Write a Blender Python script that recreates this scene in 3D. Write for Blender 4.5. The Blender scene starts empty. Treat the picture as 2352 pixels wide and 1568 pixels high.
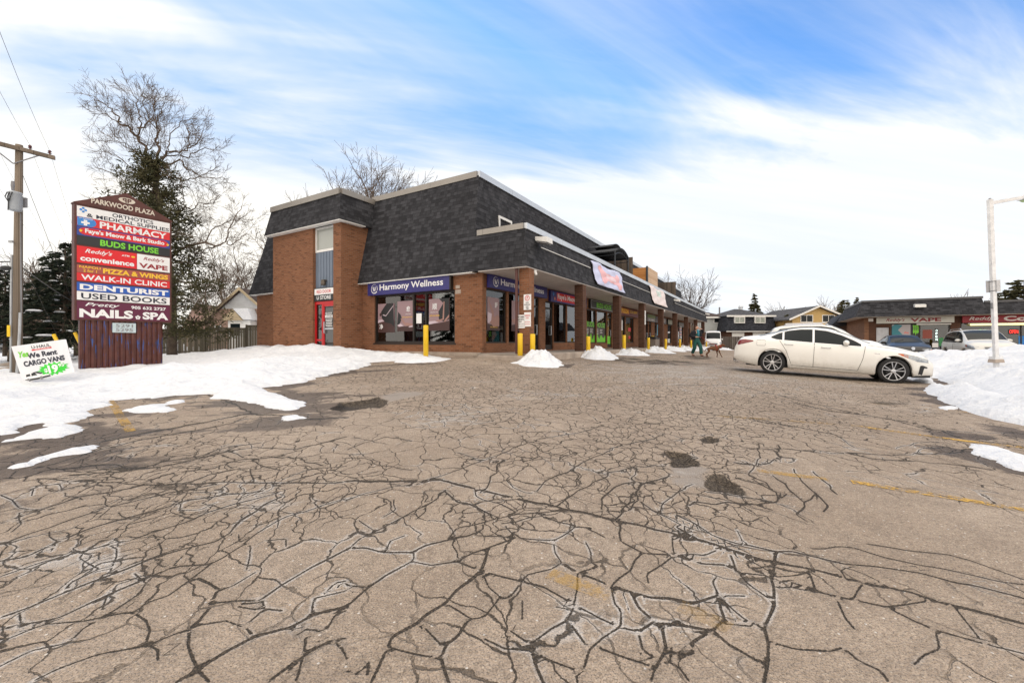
import bpy, bmesh, math, random
import numpy as np
from mathutils import Vector, Matrix
random.seed(7); rng = np.random.default_rng(7)
R = math.radians
EYE = 1.35           # camera height above the asphalt under it
F = 975.0            # focal length in units of a 2352 px wide frame
# ------------------------------------------------------------------ camera
sc = bpy.context.scene
C = sc.collection
cam = bpy.data.cameras.new('camera'); co = bpy.data.objects.new('camera', cam); C.objects.link(co)
cam.lens = F / 2352 * 36; cam.sensor_width = 36; cam.clip_start = 0.05; cam.clip_end = 2000
co.location = (0, 0, EYE); co.rotation_euler = (R(90), 0, 0)
sc.camera = co
# ------------------------------------------------------------------ light
SUN_EL, SUN_AZ = R(13), R(-35)      # azimuth measured from +Y towards +X (the sun is low, behind the trees on the left)
W = bpy.data.worlds.new('World'); sc.world = W; W.use_nodes = True
wn = W.node_tree; wn.nodes.clear()
def wnode(t, **k):
    n = wn.nodes.new(t)
    for a, b in k.items(): setattr(n, a, b)
    return n
wo = wnode('ShaderNodeOutputWorld'); wb = wnode('ShaderNodeBackground'); wn.links.new(wb.outputs[0], wo.inputs[0])
sky = wnode('ShaderNodeTexSky', sky_type='NISHITA', sun_disc=False, sun_elevation=SUN_EL, sun_rotation=SUN_AZ, altitude=100, air_density=1.0, dust_density=0.2, ozone_density=2.0)
wb.inputs[1].default_value = 0.15
tc = wnode('ShaderNodeTexCoord')
sep = wnode('ShaderNodeSeparateXYZ'); wn.links.new(tc.outputs['Generated'], sep.inputs[0])
def wm(op, a, b=None, c=None, clamp=False):
    n = wnode('ShaderNodeMath', operation=op, use_clamp=clamp)
    for i, v in enumerate((a, b, c)):
        if v is None: continue
        if isinstance(v, (int, float)): n.inputs[i].default_value = v
        else: wn.links.new(v, n.inputs[i])
    return n.outputs[0]
zc = wm('MAXIMUM', sep.outputs[2], 0.0)
den = wm('ADD', zc, 0.16)
px_ = wm('DIVIDE', sep.outputs[0], den); py_ = wm('DIVIDE', sep.outputs[1], den)
cmb = wnode('ShaderNodeCombineXYZ'); wn.links.new(px_, cmb.inputs[0]); wn.links.new(py_, cmb.inputs[1])
def cloud(rot, scl, loc, nscale, detail, rough, lo, hi, dist=0.0):
    mp = wnode('ShaderNodeMapping', vector_type='TEXTURE'); mp.inputs['Rotation'].default_value = (0, 0, R(rot)); mp.inputs['Scale'].default_value = (1/scl[0], 1/scl[1], 1); mp.inputs['Location'].default_value = loc
    wn.links.new(cmb.outputs[0], mp.inputs[0])
    nt = wnode('ShaderNodeTexNoise'); nt.inputs['Scale'].default_value = nscale; nt.inputs['Detail'].default_value = detail; nt.inputs['Roughness'].default_value = rough; nt.inputs['Distortion'].default_value = dist
    wn.links.new(mp.outputs[0], nt.inputs[0])
    mr = wnode('ShaderNodeMapRange', interpolation_type='SMOOTHSTEP'); mr.inputs[1].default_value = lo; mr.inputs[2].default_value = hi
    wn.links.new(nt.outputs[0], mr.inputs[0])
    return mr.outputs[0]
c1 = cloud(15, (0.20, 1.15, 1), (3.1, 0.9, 0), 0.95, 5, 0.56, 0.42, 0.66, 0.6)
c2 = cloud(24, (0.40, 1.2, 1), (1.7, 5.2, 0), 1.3, 6, 0.58, 0.28, 0.78, 0.9)
c3 = cloud(6, (0.35, 1.8, 1), (8.7, 2.2, 0), 2.6, 8, 0.64, 0.42, 0.80, 0.6)
big = cloud(20, (0.5, 0.8, 1), (5.3, 1.2, 0), 0.55, 2, 0.5, 0.42, 0.60, 0.3)
hz = wnode('ShaderNodeMapRange', interpolation_type='SMOOTHSTEP'); wn.links.new(wm('ADD', wm('ADD', sep.outputs[2], wm('MULTIPLY', sep.outputs[0], 0.02)), wm('ADD', wm('MULTIPLY', wm('SUBTRACT', c2, 0.5), -0.12), wm('MULTIPLY', wm('SUBTRACT', c1, 0.5), -0.16))), hz.inputs[0])
hz.inputs[1].default_value = 0.60; hz.inputs[2].default_value = 0.30
up = wnode('ShaderNodeMapRange', interpolation_type='SMOOTHSTEP'); wn.links.new(sep.outputs[2], up.inputs[0]); up.inputs[1].default_value = 0.68; up.inputs[2].default_value = 0.9
back = wnode('ShaderNodeMapRange', interpolation_type='SMOOTHSTEP'); wn.links.new(sep.outputs[1], back.inputs[0]); back.inputs[1].default_value = 0.25; back.inputs[2].default_value = -0.35
cc = wm('ADD', wm('MULTIPLY', c1, wm('ADD', wm('MULTIPLY', c2, 0.5), 0.18)), wm('ADD', wm('MULTIPLY', wm('MULTIPLY', big, c2), 0.45), wm('ADD', wm('MULTIPLY', c3, 0.14), 0.06)))
cc = wm('ADD', cc, wm('MULTIPLY', hz.outputs[0], 0.95), clamp=True)
cc = wm('ADD', cc, wm('ADD', wm('MULTIPLY', up.outputs[0], .8), wm('MULTIPLY', back.outputs[0], .8)), clamp=True)
# slow darker bands inside the low cloud deck
band = cloud(8, (0.16, 1.0, 1), (0.4, 7.3, 0), 1.5, 6, 0.6, 0.36, 0.62, 0.6)
ccol = wnode('ShaderNodeMix', data_type='RGBA'); wn.links.new(band, ccol.inputs[0])
ccol.inputs[6].default_value = (4.7, 5.0, 5.4, 1); ccol.inputs[7].default_value = (5.3, 5.4, 5.5, 1)
# cloud thickened and brightened overhead and behind the camera, unseen, to light the scene
bri = wnode('ShaderNodeMix', data_type='RGBA'); wn.links.new(wm('MAXIMUM', up.outputs[0], back.outputs[0]), bri.inputs[0]); wn.links.new(ccol.outputs[2], bri.inputs[6]); bri.inputs[7].default_value = (9.8, 8.9, 7.9, 1)
ccol = bri
# the sky warms and brightens round the hidden low sun
nrm = wnode('ShaderNodeVectorMath', operation='DOT_PRODUCT'); wn.links.new(tc.outputs['Generated'], nrm.inputs[0])
nrm.inputs[1].default_value = (math.sin(SUN_AZ), math.cos(SUN_AZ), 0.06)
glow = wnode('ShaderNodeMapRange', interpolation_type='SMOOTHSTEP'); wn.links.new(nrm.outputs['Value'], glow.inputs[0]); glow.inputs[1].default_value = 0.90; glow.inputs[2].default_value = 1.0
wmix = wnode('ShaderNodeMix', data_type='RGBA'); wn.links.new(glow.outputs[0], wmix.inputs[0]); wn.links.new(ccol.outputs[2], wmix.inputs[6]); wmix.inputs[7].default_value = (6.1, 5.9, 5.5, 1)
skyc = wnode('ShaderNodeMix', data_type='RGBA', blend_type='MULTIPLY'); skyc.inputs[0].default_value = 1.0
wn.links.new(sky.outputs[0], skyc.inputs[6]); skyc.inputs[7].default_value = (0.62, 1.30, 1.95, 1)
cap_ = wnode('ShaderNodeVectorMath', operation='MINIMUM'); wn.links.new(skyc.outputs[2], cap_.inputs[0]); cap_.inputs[1].default_value = (0.85, 2.55, 5.2)
fin = wnode('ShaderNodeMix', data_type='RGBA'); wn.links.new(cc, fin.inputs[0]); wn.links.new(cap_.outputs[0], fin.inputs[6]); wn.links.new(wmix.outputs[2], fin.inputs[7])
wn.links.new(fin.outputs[2], wb.inputs[0])
sun = bpy.data.lights.new('sun', 'SUN'); so = bpy.data.objects.new('sun', sun); C.objects.link(so)
sun.energy = 1.0; sun.angle = R(14); sun.color = (1.0, 0.93, 0.82)
sd_ = Vector((math.sin(SUN_AZ) * math.cos(SUN_EL), math.cos(SUN_AZ) * math.cos(SUN_EL), math.sin(SUN_EL)))
so.rotation_euler = sd_.to_track_quat('Z', 'Y').to_euler()
vs = sc.view_settings; vs.view_transform = 'Standard'; vs.look = 'None'; vs.gamma = 1; vs.use_curve_mapping = False; vs.exposure = 0.38
sc.cycles.transparent_max_bounces = 24
# ------------------------------------------------------------------ helpers
def srgb(r, g, b):
    f = lambda c: (c / 255 / 12.92) if c / 255 <= 0.04045 else ((c / 255 + 0.055) / 1.055) ** 2.4
    return (f(r), f(g), f(b), 1)
class NT:
    def __init__(s, name):
        s.m = bpy.data.materials.new(name); s.m.use_nodes = True; s.t = s.m.node_tree; s.t.nodes.clear()
        s.out = s.t.nodes.new('ShaderNodeOutputMaterial')
    def n(s, t, ins=None, **k):
        nd = s.t.nodes.new(t)
        for a, b in k.items(): setattr(nd, a, b)
        for a, b in (ins or {}).items(): s.set(nd.inputs[a], b)
        return nd
    def set(s, inp, v):
        if isinstance(v, bpy.types.NodeSocket): s.t.links.new(v, inp)
        else: inp.default_value = v
    def math(s, op, a, b=0.0, c=None, clamp=False):
        nd = s.n('ShaderNodeMath', {0: a, 1: b}, operation=op, use_clamp=clamp)
        if c is not None: s.set(nd.inputs[2], c)
        return nd.outputs[0]
    def ramp(s, v, lo, hi, a=0.0, b=1.0):
        return s.n('ShaderNodeMapRange', {0: v, 1: lo, 2: hi, 3: a, 4: b}, interpolation_type='SMOOTHSTEP').outputs[0]
    def mix(s, f, a, b, blend='MIX'):
        return s.n('ShaderNodeMix', {0: f, 6: a, 7: b}, data_type='RGBA', blend_type=blend).outputs[2]
    def noise(s, vec, scale, detail=3, rough=0.55, dist=0.0, out=0):
        i = {'Scale': scale, 'Detail': detail, 'Roughness': rough, 'Distortion': dist}
        if vec is not None: i['Vector'] = vec
        return s.n('ShaderNodeTexNoise', i).outputs[out]
    def bump(s, h, strength, dist=0.02):
        return s.n('ShaderNodeBump', {'Height': h, 'Strength': strength, 'Distance': dist}).outputs[0]
    def pos(s): return s.n('ShaderNodeNewGeometry').outputs['Position']
    def obj(s): return s.n('ShaderNodeTexCoord').outputs['Object']
    def uv(s): return s.n('ShaderNodeTexCoord').outputs['UV']
    def bsdf(s, col, rough=0.6, metal=0.0, normal=None, spec=0.5, coat=0.0, emis=None, estr=0.0):
        i = {'Base Color': col, 'Roughness': rough, 'Metallic': metal, 'Specular IOR Level': spec, 'Coat Weight': coat}
        if normal is not None: i['Normal'] = normal
        if emis is not None: i['Emission Color'] = emis; i['Emission Strength'] = estr
        b = s.n('ShaderNodeBsdfPrincipled', i)
        s.t.links.new(b.outputs[0], s.out.inputs[0]); return b
MAT = {}
def plain(name, col, rough=0.6, metal=0.0, var=0.12, vscale=3.0, spec=0.5, coat=0.0, bump=0.0, bscale=40, emis=0.0):
    if name in MAT: return MAT[name]
    t = NT(name); v = t.noise(t.obj(), vscale, 5, 0.6)
    dk = tuple(c * (1 - var) for c in col[:3]) + (1,); lt = tuple(min(1, c * (1 + var)) for c in col[:3]) + (1,)
    c = t.mix(t.ramp(v, 0.3, 0.7), dk, lt)
    nm = t.bump(t.noise(t.obj(), bscale, 4), bump) if bump else None
    t.bsdf(c, rough, metal, nm, spec, coat, c if emis else None, emis)
    MAT[name] = t.m; return t.m
def brickm(name, c1, c2, mortar, bw=0.21, bh=0.075, seed=0, dark=0.12):
    t = NT(name); uv = t.uv()
    b = t.n('ShaderNodeTexBrick', {'Vector': uv, 'Color1': (0, 0, 0, 1), 'Color2': (1, 1, 1, 1), 'Mortar': (0.5, 0.5, 0.5, 1), 'Scale': 1.0, 'Mortar Size': 0.006, 'Mortar Smooth': 0.2, 'Bias': 0.0, 'Brick Width': bw, 'Row Height': bh})
    base = t.mix(b.outputs[0], c1, c2)
    # single odd dark and pale bricks
    dk = t.ramp(b.outputs[0], 0.86, 0.93); base = t.mix(t.math('MULTIPLY', dk, 0.75), base, tuple(c * dark * 3 for c in c1[:3]) + (1,))
    big = t.noise(t.pos(), 0.6, 4); base = t.mix(t.ramp(big, 0.3, 0.75, 0, 0.35), base, tuple(c * 0.62 for c in c1[:3]) + (1,))
    fine = t.noise(uv, 60, 3); base = t.mix(t.ramp(fine, 0.3, 0.8, 0, 0.4), base, tuple(min(1, c * 1.35) for c in c2[:3]) + (1,))
    col = t.mix(b.outputs[1], base, mortar)
    t.bsdf(col, 0.88, 0, t.bump(t.math('SUBTRACT', 1.0, b.outputs[1]), 0.5, 0.01), 0.25)
    MAT[name] = t.m; return t.m
def shinglem(name, c1, c2, bw=0.30, bh=0.145):
    t = NT(name); uv = t.uv()
    nz = t.noise(uv, 1.2, 2, 0.5, 0, 1)
    uw = t.n('ShaderNodeVectorMath', {0: nz, 1: (0.06, 0.02, 0)}, operation='MULTIPLY').outputs[0]
    uv2 = t.n('ShaderNodeVectorMath', {0: uv, 1: uw}, operation='ADD').outputs[0]
    bk = {'Color1': (0, 0, 0, 1), 'Color2': (1, 1, 1, 1), 'Mortar': (0.5, 0.5, 0.5, 1), 'Scale': 1.0, 'Mortar Smooth': 0.1, 'Bias': 0.0, 'Row Height': bh}
    b = t.n('ShaderNodeTexBrick', dict(bk, Vector=uv2, **{'Mortar Size': 0.006, 'Brick Width': bw}), offset=0.37, offset_frequency=2)
    b2 = t.n('ShaderNodeTexBrick', dict(bk, Vector=uv2, **{'Mortar Size': 0.0, 'Brick Width': bw * 0.61}), offset=0.23, offset_frequency=3)
    v = t.math('MULTIPLY', t.math('ADD', b.outputs[0], b2.outputs[0]), 0.5)
    col = t.mix(t.ramp(v, 0.15, 0.95), c1, c2)
    gr = t.noise(uv, 90, 2); col = t.mix(t.ramp(gr, 0.35, 0.75, 0, 0.35), col, (0.10, 0.10, 0.11, 1))
    # each course steps at its butt edge in the bump height
    sp = t.n('ShaderNodeSeparateXYZ', {0: uv2}); fr = t.math('FRACT', t.math('DIVIDE', sp.outputs[1], bh))
    st = t.noise(t.pos(), 0.5, 4); col = t.mix(t.ramp(st, 0.35, 0.7, 0, 0.3), col, (0.016, 0.016, 0.019, 1))
    colm = t.mix(t.math('MULTIPLY', b.outputs[1], 0.55), col, (0.008, 0.008, 0.01, 1))
    hh = t.math('ADD', t.math('SUBTRACT', 1.0, fr), t.math('MULTIPLY', v, 0.6))
    t.bsdf(colm, 0.92, 0, t.bump(hh, 0.8, 0.03), 0.2)
    MAT[name] = t.m; return t.m
def capm(name, c):
    t = NT(name); sp = t.n('ShaderNodeSeparateXYZ', {0: t.uv()}); fr = t.math('FRACT', t.math('DIVIDE', sp.outputs[0], 3.0))
    g = t.math('MULTIPLY', t.ramp(fr, 0.0, 0.012, 1, 0), .6)
    col = t.mix(g, t.mix(t.ramp(t.noise(t.pos(), .9, 4), .3, .7), c, tuple(x*.86 for x in c[:3])+(1,)), tuple(x*.2 for x in c[:3])+(1,))
    t.bsdf(col, .38, .45, None, .5); MAT[name] = t.m; return t.m
def sidingm(name, c, lap=0.2, vertical=False, groove=0.35):
    t = NT(name); sp = t.n('ShaderNodeSeparateXYZ', {0: t.uv()}); ax = sp.outputs[0] if vertical else sp.outputs[1]
    fr = t.math('FRACT', t.math('DIVIDE', ax, lap))
    g = t.ramp(fr, 0.0, 0.10, 1, 0)
    n1 = t.noise(t.uv(), 2.5, 4); cb = t.mix(t.ramp(n1, 0.3, 0.7), tuple(x * 0.9 for x in c[:3]) + (1,), c)
    col = t.mix(t.math('MULTIPLY', g, groove), cb, tuple(x * 0.25 for x in c[:3]) + (1,))
    t.bsdf(col, 0.6, 0, t.bump(fr, 0.5, 0.02), 0.4); MAT[name] = t.m; return t.m
def plankm(name, c1, c2, w=0.14, vertical=True, stain=(0.05, 0.06, 0.03, 1)):
    t = NT(name); uv = t.uv(); sp = t.n('ShaderNodeSeparateXYZ', {0: uv}); ax = sp.outputs[0] if vertical else sp.outputs[1]
    q = t.math('DIVIDE', ax, w); fl = t.math('FLOOR', q); fr = t.math('FRACT', q)
    wnz = t.n('ShaderNodeTexWhiteNoise', {'W': fl}, noise_dimensions='1D').outputs[0]
    mp = t.n('ShaderNodeMapping', {0: uv, 'Scale': ((14, 1.2, 1) if vertical else (1.2, 14, 1))}).outputs[0]
    gr = t.noise(mp, 3, 5, 0.65)
    col = t.mix(t.math('ADD', t.math('MULTIPLY', wnz, 0.6), t.math('MULTIPLY', gr, 0.5)), c1, c2)
    col = t.mix(t.ramp(t.noise(uv, 1.1, 4), 0.5, 0.8, 0, 0.55), col, stain)
    gap = t.math('MULTIPLY', t.ramp(fr, 0.0, 0.07, 1, 0), 0.8)
    col = t.mix(gap, col, (0.008, 0.007, 0.006, 1))
    t.bsdf(col, 0.85, 0, t.bump(gr, 0.4, 0.01), 0.2); MAT[name] = t.m; return t.m
def glassm(name, tint=(0.30, 0.33, 0.34, 1), f=0.10, rough=0.02):
    t = NT(name)
    tr = t.n('ShaderNodeBsdfTransparent', {0: tint}); gl = t.n('ShaderNodeBsdfGlossy', {'Color': (1, 1, 1, 1), 'Roughness': rough})
    fr = t.n('ShaderNodeFresnel', {'IOR': 1.5}).outputs[0]
    fac = t.math('ADD', t.math('MULTIPLY', fr, 1.3), f, clamp=True)
    mx = t.n('ShaderNodeMixShader', {0: fac}); t.t.links.new(tr.outputs[0], mx.inputs[1]); t.t.links.new(gl.outputs[0], mx.inputs[2])
    t.t.links.new(mx.outputs[0], t.out.inputs[0]); MAT[name] = t.m; return t.m

class MB:
    """collects geometry in author coordinates; T maps them to world"""
    def __init__(s, T=None): s.v = []; s.f = []; s.T = T or Matrix.Identity(4)
    def add(s, vs, fs):
        k = len(s.v); s.v += [tuple(p) for p in vs]; s.f += [tuple(i + k for i in f) for f in fs]; return s
    def box(s, a, b):
        x0, y0, z0 = (min(a[i], b[i]) for i in range(3)); x1, y1, z1 = (max(a[i], b[i]) for i in range(3))
        return s.add([(x0,y0,z0),(x1,y0,z0),(x1,y1,z0),(x0,y1,z0),(x0,y0,z1),(x1,y0,z1),(x1,y1,z1),(x0,y1,z1)],
                     [(0,3,2,1),(4,5,6,7),(0,1,5,4),(1,2,6,5),(2,3,7,6),(3,0,4,7)])
    def hexa(s, b4, t4):
        return s.add(list(b4) + list(t4), [(0,3,2,1),(4,5,6,7),(0,1,5,4),(1,2,6,5),(2,3,7,6),(3,0,4,7)])
    def prism(s, poly, ex):
        n = len(poly); ex = Vector(ex); a = [Vector(p) for p in poly]; b = [p + ex for p in a]
        return s.add(a + b, [tuple(range(n))[::-1], tuple(range(n, 2*n))] + [(i, (i+1) % n, n + (i+1) % n, n + i) for i in range(n)])
    def quad(s, *p): return s.add(p, [tuple(range(len(p)))])
    def tube(s, pts, rad, n=8, caps=True):
        pts = [Vector(p) for p in pts]; m = len(pts)
        if isinstance(rad, (int, float)): rad = [rad] * m
        up = None; vs = []; fs = []
        for i, p in enumerate(pts):
            d = (pts[min(i+1, m-1)] - pts[max(i-1, 0)])
            if d.length < 1e-9: d = Vector((0, 0, 1))
            d.normalize()
            if up is None: up = d.orthogonal().normalized()
            else:
                up = up - d * up.dot(d); up = up.normalized() if up.length > 1e-6 else d.orthogonal().normalized()
            w = d.cross(up)
            for k in range(n):
                a = 2 * math.pi * k / n; vs.append(p + (up * math.cos(a) + w * math.sin(a)) * rad[i])
        for i in range(m - 1):
            for k in range(n):
                fs.append((i*n + k, i*n + (k+1) % n, (i+1)*n + (k+1) % n, (i+1)*n + k))
        if caps: fs += [tuple(range(n))[::-1], tuple(range((m-1)*n, m*n))]
        return s.add(vs, fs)
    def lathe(s, prof, o, ax, n=24, cap=True):
        """prof: (radius, distance along ax)"""
        o = Vector(o); ax = Vector(ax).normalized(); u = ax.orthogonal().normalized(); w = ax.cross(u); vs = []; fs = []; m = len(prof)
        for r, h in prof:
            for k in range(n):
                a = 2*math.pi*k/n; vs.append(o + ax*h + (u*math.cos(a) + w*math.sin(a))*r)
        for i in range(m-1):
            for k in range(n): fs.append((i*n+k, i*n+(k+1) % n, (i+1)*n+(k+1) % n, (i+1)*n+k))
        if cap: fs += [tuple(range(n))[::-1], tuple(range((m-1)*n, m*n))]
        return s.add(vs, fs)
    def ell(s, c, r, n=12, m=8):
        vs = []; fs = []
        for j in range(m+1):
            t = math.pi*j/m
            for k in range(n):
                a = 2*math.pi*k/n; vs.append((c[0]+r[0]*math.sin(t)*math.cos(a), c[1]+r[1]*math.sin(t)*math.sin(a), c[2]+r[2]*math.cos(t)))
        for j in range(m):
            for k in range(n): fs.append((j*n+k, (j+1)*n+k, (j+1)*n+(k+1) % n, j*n+(k+1) % n))
        return s.add(vs, fs)
    def grid(s, P):
        """P[i][j] points"""
        a = len(P); b = len(P[0]); return s.add([p for r in P for p in r], [(i*b+j, i*b+j+1, (i+1)*b+j+1, (i+1)*b+j) for i in range(a-1) for j in range(b-1)])
    def text(s, txt, O, ex, ey, x, y, w, h, bold=0.0, shear=0.0, sp=1.0, depth=0.0):
        """lettering fitted to the box (x,y,w,h) measured along ex, ey from O"""
        vs, fs = text_mesh(txt, bold, shear, sp); O = Vector(O); ex = Vector(ex); ey = Vector(ey)
        return s.add([O + ex*(x + p[0]*w) + ey*(y + p[1]*h) for p in vs], fs)
    def build(s, name, mat, parent=None, smooth=False, bevel=0.0):
        vs = [s.T @ Vector(p) for p in s.v]; wv = vs
        if parent is not None:
            inv = wmat(parent).inverted(); vs = [inv @ p for p in vs]
        me = bpy.data.meshes.new(name); me.from_pydata(vs, [], s.f); me.update()
        o = bpy.data.objects.new(name, me); C.objects.link(o)
        if parent is not None: o.parent = parent
        me.materials.append(mat)
        if len(s.f) < 60000:
            bm = bmesh.new(); bm.from_mesh(me)
            bmesh.ops.recalc_face_normals(bm, faces=bm.faces) if len(s.f) < 4000 else None
            ul = bm.loops.layers.uv.new('uv')
            for f in bm.faces:
                n = f.normal
                t = Vector((-n.y, n.x, 0))
                if t.length < 0.05: t = Vector((1, 0, 0)); b = Vector((0, 1, 0))
                else:
                    t.normalize(); b = n.cross(t)
                    if b.z < 0: b = -b
                for l in f.loops: l[ul].uv = (l.vert.co.dot(t), l.vert.co.dot(b))
                f.smooth = smooth
            if bevel: bmesh.ops.bevel(bm, geom=bm.edges[:], offset=bevel, segments=2, affect='EDGES', profile=0.5)
            bm.to_mesh(me); bm.free()
        elif smooth:
            me.polygons.foreach_set('use_smooth', [True]*len(me.polygons))
        return o
_TX = {}
def text_mesh(txt, bold, shear, sp):
    k = (txt, bold, shear, sp)
    if k in _TX: return _TX[k]
    cu = bpy.data.curves.new('t', 'FONT'); cu.body = txt; cu.offset = bold; cu.shear = shear; cu.space_character = sp; cu.resolution_u = 3
    ob = bpy.data.objects.new('t', cu); C.objects.link(ob)
    bpy.context.view_layer.update()
    me = bpy.data.meshes.new_from_object(ob.evaluated_get(bpy.context.evaluated_depsgraph_get()))
    vs = [tuple(v.co) for v in me.vertices]; fs = [tuple(p.vertices) for p in me.polygons]
    bpy.data.objects.remove(ob); bpy.data.meshes.remove(me); bpy.data.curves.remove(cu)
    x0 = min(v[0] for v in vs); x1 = max(v[0] for v in vs); y0 = min(v[1] for v in vs); y1 = max(v[1] for v in vs)
    vs = [((v[0]-x0)/(x1-x0), (v[1]-y0)/(y1-y0), 0) for v in vs]
    _TX[k] = (vs, fs); return _TX[k]
def wmat(o):
    m = Matrix.LocRotScale(o.location, o.rotation_euler, o.scale)
    return wmat(o.parent) @ m if o.parent else m
def props(o, label=None, cat=None, group=None, kind=None):
    for k, v in (('label', label), ('category', cat), ('group', group), ('kind', kind)):
        if v: o[k] = v
    return o
def thing(name, label, cat, loc=(0, 0, 0), rz=0.0, group=None, rx=0.0, ry=0.0):
    o = bpy.data.objects.new(name, None); C.objects.link(o); o.location = loc; o.rotation_euler = (rx, ry, rz); o.empty_display_size = 0.1
    return props(o, label, cat, group)
def children(o): return [c for c in C.objects if c.parent == o]
def dup(o, loc, rz=None, label=None, parent=None):
    kids = children(o); c = o.copy(); C.objects.link(c)
    if parent is not None: c.parent = parent
    if loc is not None: c.location = loc
    if rz is not None: c.rotation_euler = (o.rotation_euler[0], o.rotation_euler[1], rz)
    if label: c['label'] = label
    for k in kids: dup(k, None, parent=c)
    return c
def struct(o): o['kind'] = 'structure'; return o
# ------------------------------------------------------------------ the lie of the land
D1 = (0.5165, 0.8563); D2 = (-0.8563, 0.5165); BO = (-1.07, 15.3)
def uw(x, y):
    dx = np.asarray(x) - BO[0]; dy = np.asarray(y) - BO[1]
    return dx*D1[0] + dy*D1[1], -(dx*D2[0] + dy*D2[1])
def gz(x, y):
    u, w = uw(x, y); v = -w
    h = -0.52 - 0.058*np.clip(w, 0, 11) - 0.02*np.clip(w-11, 0, 3) + 0.026*np.clip(u, -14, 0) - 0.012*np.clip(u-20, 0, 40)
    h = h - 0.04*np.clip(v-2, 0, 8)*np.clip(-u/8, 0, 1) - 0.30*np.clip(-u/12, 0, 1)*np.clip((8-w)/8, 0, 1)
    h = h - 0.45*np.clip((v-14)/5, 0, 1)
    h = h + 0.13*np.clip((u-8)/8, 0, 1)*np.clip((w-9)/4, 0, 1)
    return h + EYE
def B(u, v, z=0.0): return Vector((BO[0] + u*D1[0] + v*D2[0], BO[1] + u*D1[1] + v*D2[1], z + EYE))
def BG(u, v): p = B(u, v); return Vector((p.x, p.y, float(gz(p.x, p.y))))
BT = Matrix(((D1[0], D2[0], 0, BO[0]), (D1[1], D2[1], 0, BO[1]), (0, 0, 1, EYE), (0, 0, 0, 1)))
BROT = math.atan2(D1[1], D1[0])
def ray(px, py): return ((px-1176)/F, (784-py)/F)
def at(px, py):
    """ground point seen at a pixel of the 2352 px wide frame"""
    rx, rz = ray(px, py); lo, hi = 0.3, 150.0
    g = lambda t: EYE + rz*t - float(gz(rx*t, t))
    for _ in range(50):
        m = (lo+hi)/2
        if g(m) > 0: lo = m
        else: hi = m
    return (rx*hi, hi)
def P(px, py, Y): rx, rz = ray(px, py); return Vector((rx*Y, Y, EYE + rz*Y))
_RT = {}
def vnoise(x, y, s, seed=0):
    x = np.asarray(x, float)*s + 100.5; y = np.asarray(y, float)*s + 77.3
    r = _RT[seed] if seed in _RT else _RT.setdefault(seed, np.random.default_rng(seed).random((512, 512)))
    xi = np.floor(x).astype(int); yi = np.floor(y).astype(int); fx = x-xi; fy = y-yi; fx = fx*fx*(3-2*fx); fy = fy*fy*(3-2*fy)
    a = r[xi % 512, yi % 512]; b = r[(xi+1) % 512, yi % 512]; c = r[xi % 512, (yi+1) % 512]; d = r[(xi+1) % 512, (yi+1) % 512]
    return (a*(1-fx)+b*fx)*(1-fy) + (c*(1-fx)+d*fx)*fy - 0.5
def fbm(x, y, s, o=4, seed=0): return sum(vnoise(x, y, s*2**k, seed+k)*0.55**k for k in range(o))
def sdpoly(x, y, poly):
    """signed distance, positive inside"""
    d = np.full(np.shape(x), 1e9); ins = np.zeros(np.shape(x), bool); n = len(poly)
    for i in range(n):
        ax, ay = poly[i]; bx, by = poly[(i+1) % n]; ex, ey = bx-ax, by-ay; L = ex*ex+ey*ey+1e-12
        t = np.clip(((x-ax)*ex+(y-ay)*ey)/L, 0, 1); d = np.minimum(d, np.hypot(x-ax-t*ex, y-ay-t*ey))
        cond = ((ay > y) != (by > y)) & (x < (bx-ax)*(y-ay)/((by-ay) if by != ay else 1e-12)+ax); ins ^= cond
    return np.where(ins, d, -d)
# ------------------------------------------------------------------ ground: one sheet to the horizon
def axis(near, fine, grow, lim, far):
    a = [near]
    while a[-1] < lim: a.append(a[-1] + max(fine, grow*abs(a[-1])))
    while a[-1] < far: a.append(a[-1]*1.25 + 1)
    return a
ypos = axis(0.9, 0.026, 0.0125, 34, 900); ys = [-400, -150, -60, -25, -10, -4, -1, 0.2, 0.6] + ypos
xp = axis(0.0, 0.03, 0.0115, 22, 900); xs = [-v for v in xp[:0:-1]] + xp
X, Yg = np.meshgrid(np.array(xs), np.array(ys), indexing='ij')
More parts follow.
